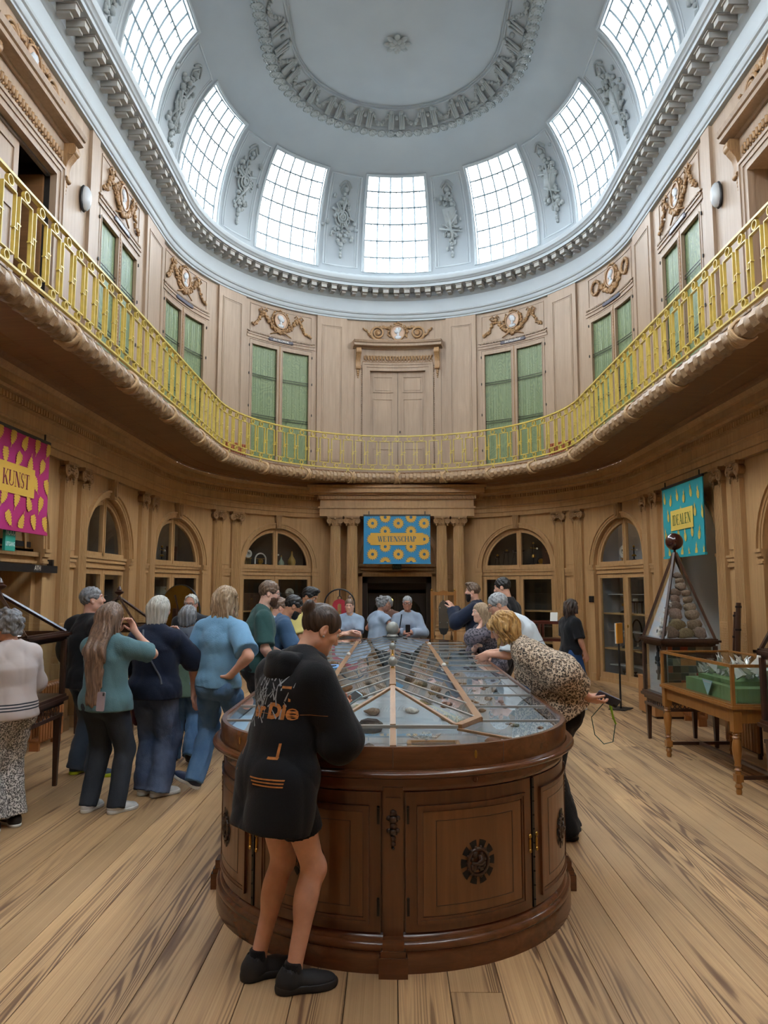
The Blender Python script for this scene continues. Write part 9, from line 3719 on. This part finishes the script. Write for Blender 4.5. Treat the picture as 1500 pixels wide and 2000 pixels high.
# ------------------------------------------------------------------ visitors beyond the far end of the case
FAR = dict(res=0.015, hres=0.008)
p13 = person('girl with top bun in pale blue t-shirt, forearms folded, beyond the case', (-0.74, 11.75), 176, 1.56, 'f', 0.98, head=(10, 0, 0), skin='pale', hair=dict(type='topbun', mat=H_BROWN),
    arms={1: dict(to=(-0.06, 0.22, 1.06), pole=(1, -0.2, -0.6), dir=(-1, 0.2, 0.1)), -1: dict(to=(0.05, 0.24, 1.02), pole=(-1, -0.2, -0.6), dir=(1, 0.2, 0.1))},
    top=dict(mat=PALEC, ease=0.014, loose=0.02, hem=0.06, sleeve=0.75), bottom=dict(name='jeans', mat=JBLUE), shoes=SN, seed=23, **FAR)
p14 = person('grey-haired woman in sleeveless pale vest seen from behind, reaching to her right', (-0.32, 11.75), -58, 1.60, 'f', 1.14, head=(10, -10, 0), skin='warm', hair=dict(type='curly', mat=H_GREY, amp=0.0025, len=0.03, curls=40), lean=6,
    arms={1: dict(to=(0.16, 0.36, 1.08), pole=(0.9, -0.3, -0.6)), -1: dict(to=(-0.2, 0.2, 1.0), pole=(-0.9, -0.5, 0))},
    top=dict(name='vest', mat=PALEC, ease=0.016, loose=0.03, hem=0.10, sleeve=0.25, sl_loose=0.01), bottom=dict(mat=DKJ), shoes=SN, seed=24, **FAR)
p15 = person('grey-haired woman in brown t-shirt behind the woman in the pale vest', (-0.14, 12.45), 158, 1.60, 'f', 1.05, head=(14, 10, 0), skin='warm', hair=dict(type='bob', mat=H_GREYL, len=0.05), glasses=True,
    top=dict(mat=BROWNC, ease=0.016, loose=0.03, hem=0.08, sleeve=0.7), bottom=dict(mat=DKJ), shoes=SN, seed=25, **FAR)
p16 = person('short-haired woman in pale grey-blue jumper with dark shoulder strap and phone', (0.17, 11.9), 178, 1.60, 'f', 1.08, head=(8, 0, 0), skin='warm', hair=dict(type='short', mat=H_GREYL), glasses=True,
    arms={1: dict(to=(0.03, 0.24, 1.04), pole=(1, -0.3, -0.6), dir=(-0.8, 0.4, 0.2), curl=0.7), -1: dict(to=(-0.06, 0.24, 1.03), pole=(-1, -0.3, -0.6), dir=(0.8, 0.4, 0.2), curl=0.7)},
    top=dict(name='jumper', mat=PALEL, ease=0.018, loose=0.03, hem=0.08, sleeve=1.9), bottom=dict(mat=DKJ), shoes=SN, seed=26, **FAR)
mb = MB()
bvt = BVHTree.FromPolygons([v.co[:] for v in p16['top'].data.vertices], [p.vertices[:] for p in p16['top'].data.polygons])
pts = []
for i in range(12):
 a = p16['neck'] + V3(0.09, 0.5, 0.0) + V3(0.06, 0, -0.42) * (i / 11)
 hit = bvt.ray_cast(Vector(a), Vector((0, -1, 0)))
 if hit[0]:
  pts.append((a[0], hit[0].y + 0.004, a[2]))
mb.tube(pts, 0.010, 6)
mb.build('shoulder_strap', BLKC, p16['root'])
phone(p16, (-0.01, 0.30, 1.09), (0, 0.3, 1), (0, -1, 0.3), 'dark phone in the hands of the short-haired woman at the far end')

# ------------------------------------------------------------------ visitors on the right
p17 = person('bearded man in dark navy jacket holding up a phone before the wooden magnet frame', (1.16, 10.95), 72, 1.80, 'm', 1.02, head=(4, 4, 0), skin='fair', hair=dict(type='swept', mat=H_RED), beard=dict(mat=H_BLACK, long=0.022),
    arms={1: dict(to=(0.02, 0.34, 1.42), pole=(0.7, 0.1, -0.9), dir=(-0.2, 0.4, 0.9), palm=(-0.3, 0.9, 0), curl=0.6), -1: dict(to=(-0.08, 0.34, 1.41), pole=(-0.7, 0.1, -0.9), dir=(0.2, 0.4, 0.9), palm=(0.3, 0.9, 0), curl=0.6)},
    top=dict(name='navy_jacket', mat=NAVYK, ease=0.024, loose=0.03, hem=0.12, sleeve=1.9, sl_loose=0.02), bottom=dict(mat=DKJ), shoes=dict(mat=DSHOE, sole=BLKSOLE), seed=27, res=0.014, hres=0.007)
phone(p17, (-0.03, 0.44, 1.50), (1, 0, 0.1), (0, -1, 0.1), 'phone held up by the bearded man in the navy jacket')
p18 = person('tall dark-haired man in black t-shirt seen from behind at the right of the case', (1.44, 9.75), 62, 1.87, 'm', 1.04, head=(14, 4, 0), skin='fair', hair=dict(type='short', mat=H_BLACK), res=0.013, hres=0.007,
    top=dict(mat=BLKC, ease=0.018, loose=0.02, hem=0.06, sleeve=0.8), bottom=dict(mat=DKJ), shoes=SN, seed=28)
p19 = person('grey-haired man in white t-shirt with thin stripes bending over the case', (1.42, 7.72), 80, 1.78, 'm', 1.10, lean=26, head=(24, 2, 0), hunch=10, skin='tan', hair=dict(type='short', mat=H_GREYL), glasses=True, res=0.012, hres=0.0065,
    arms={-1: dict(to=(-0.12, 0.50, 1.04), pole=(-0.7, -0.7, -0.3), dir=(0.2, 0.8, -0.4)), 1: dict(to=(0.14, 0.48, 1.04), pole=(0.7, -0.7, -0.3), dir=(-0.2, 0.8, -0.4))},
    top=dict(mat=STRIPW, ease=0.018, loose=0.035, hem=0.12, sleeve=0.9, sl_loose=0.03), bottom=dict(name='jeans', mat=JBLUE), shoes=SN, seed=29)
p20 = person('blond girl in dark patterned blouse with a hand at her chin', (1.10, 8.75), 112, 1.56, 'f', 0.96, lean=12, head=(6, -10, 0), skin='pale', hair=dict(type='long', mat=H_BLOND, len=0.24, width=0.066), res=0.012, hres=0.0065,
    arms={-1: dict(to=(-0.03, 0.16, 1.30), pole=(-0.8, 0.1, -0.8), dir=(0.2, 0.1, 0.9), palm=(0.2, -0.8, 0), curl=0.9), 1: dict(to=(-0.02, 0.22, 1.06), pole=(0.9, -0.2, -0.5), dir=(-0.9, 0.2, 0.2))},
    top=dict(name='patterned_blouse', mat=PLAID, ease=0.018, loose=0.025, hem=0.06, sleeve=1.3, sl_loose=0.012), bottom=dict(mat=BLKC), shoes=SN, seed=30)
p21 = person('golden-haired woman in leopard-print blouse bending over the case, hands behind back', (1.14, 5.36), 78, 1.68, 'f', 1.02, lean=33, head=(30, 4, 0), hunch=4, skin='tan', hair=dict(type='wavy', mat=H_GOLD, len=0.13, width=0.082, amp=0.006, wave=1.1, fringe=True, res=0.006), res=0.009, hres=0.0055,
    arms={-1: dict(to=(-0.10, -0.16, 0.96), pole=(-0.9, -0.5, 0.2), dir=(0.3, -0.7, -0.35), palm=(0.2, 0.2, 0.9), curl=0.45), 1: dict(to=(0.06, -0.16, 0.95), pole=(0.9, -0.5, 0.2), dir=(-0.35, -0.7, -0.3), palm=(-0.1, 0.2, 0.9), curl=0.45)},
    top=dict(name='leopard_blouse', mat=LEOP, ease=0.024, loose=0.04, hem=0.07, sleeve=1.6, sl_ease=0.02, sl_loose=0.035, folds=0.006), bottom=dict(mat=BLKC, r=(0.094, 0.075, 0.065)), shoes=dict(mat=DSHOE, sole=BLKSOLE), seed=31)
phone(p21, (0.00, -0.30, 0.94), (0.15, -0.75, -0.35), (0.75, -0.1, 0.5), 'dark blue phone held behind her back by the woman in leopard print', mk('dark_blue_phone_case', '232b45', 0.35), 1.1)
ly = thing('green_lanyard', 'bright green lanyard hanging from the phone of the woman in leopard print', 'lanyard', to_world(p21, (0.05, -0.31, 0.92)), math.radians(78))
LIME = mk('lime_green_ribbon', '8fbd2e', 0.5, 0, 0.05)
mb = MB()
mb.tube([(0, 0, 0.02), (0.03, -0.02, -0.06), (0.045, -0.03, -0.13), (0.03, -0.045, -0.16), (0.02, -0.03, -0.12), (0.005, -0.01, -0.04), (0, 0, 0.01)], 0.0065, 6)
mb.build('ribbon', LIME, ly, smooth=60)
mb = MB()
mb.tube([(0.0, 0.02, 0.0), (0.02, 0.12, -0.12), (0.02, 0.10, -0.24), (0.01, 0.04, -0.30), (0.0, -0.02, -0.28), (0.0, -0.04, -0.16)], 0.0035, 6)
mb.build('cord', DKG, ly, smooth=60)
p22 = person('dark wavy-haired woman in black t-shirt and jeans by the white-shelved cabinet', (2.50, 10.85), -72, 1.56, 'f', 0.92, head=(2, -6, 0), skin='fair', hair=dict(type='wavy', mat=H_DKBROWN, len=0.20, width=0.074, amp=0.005, wave=0.8), res=0.013, hres=0.007,
    arms={1: dict(to=(0.17, 0.14, 0.78), pole=(0.8, -0.6, 0)), -1: dict(to=(-0.16, 0.2, 0.85), pole=(-0.8, -0.6, 0))},
    top=dict(mat=BLKC, ease=0.016, loose=0.02, hem=0.04, sleeve=0.85), bottom=dict(name='jeans', mat=JBLUE, r=(0.092, 0.072, 0.06)), shoes=SN, seed=32)
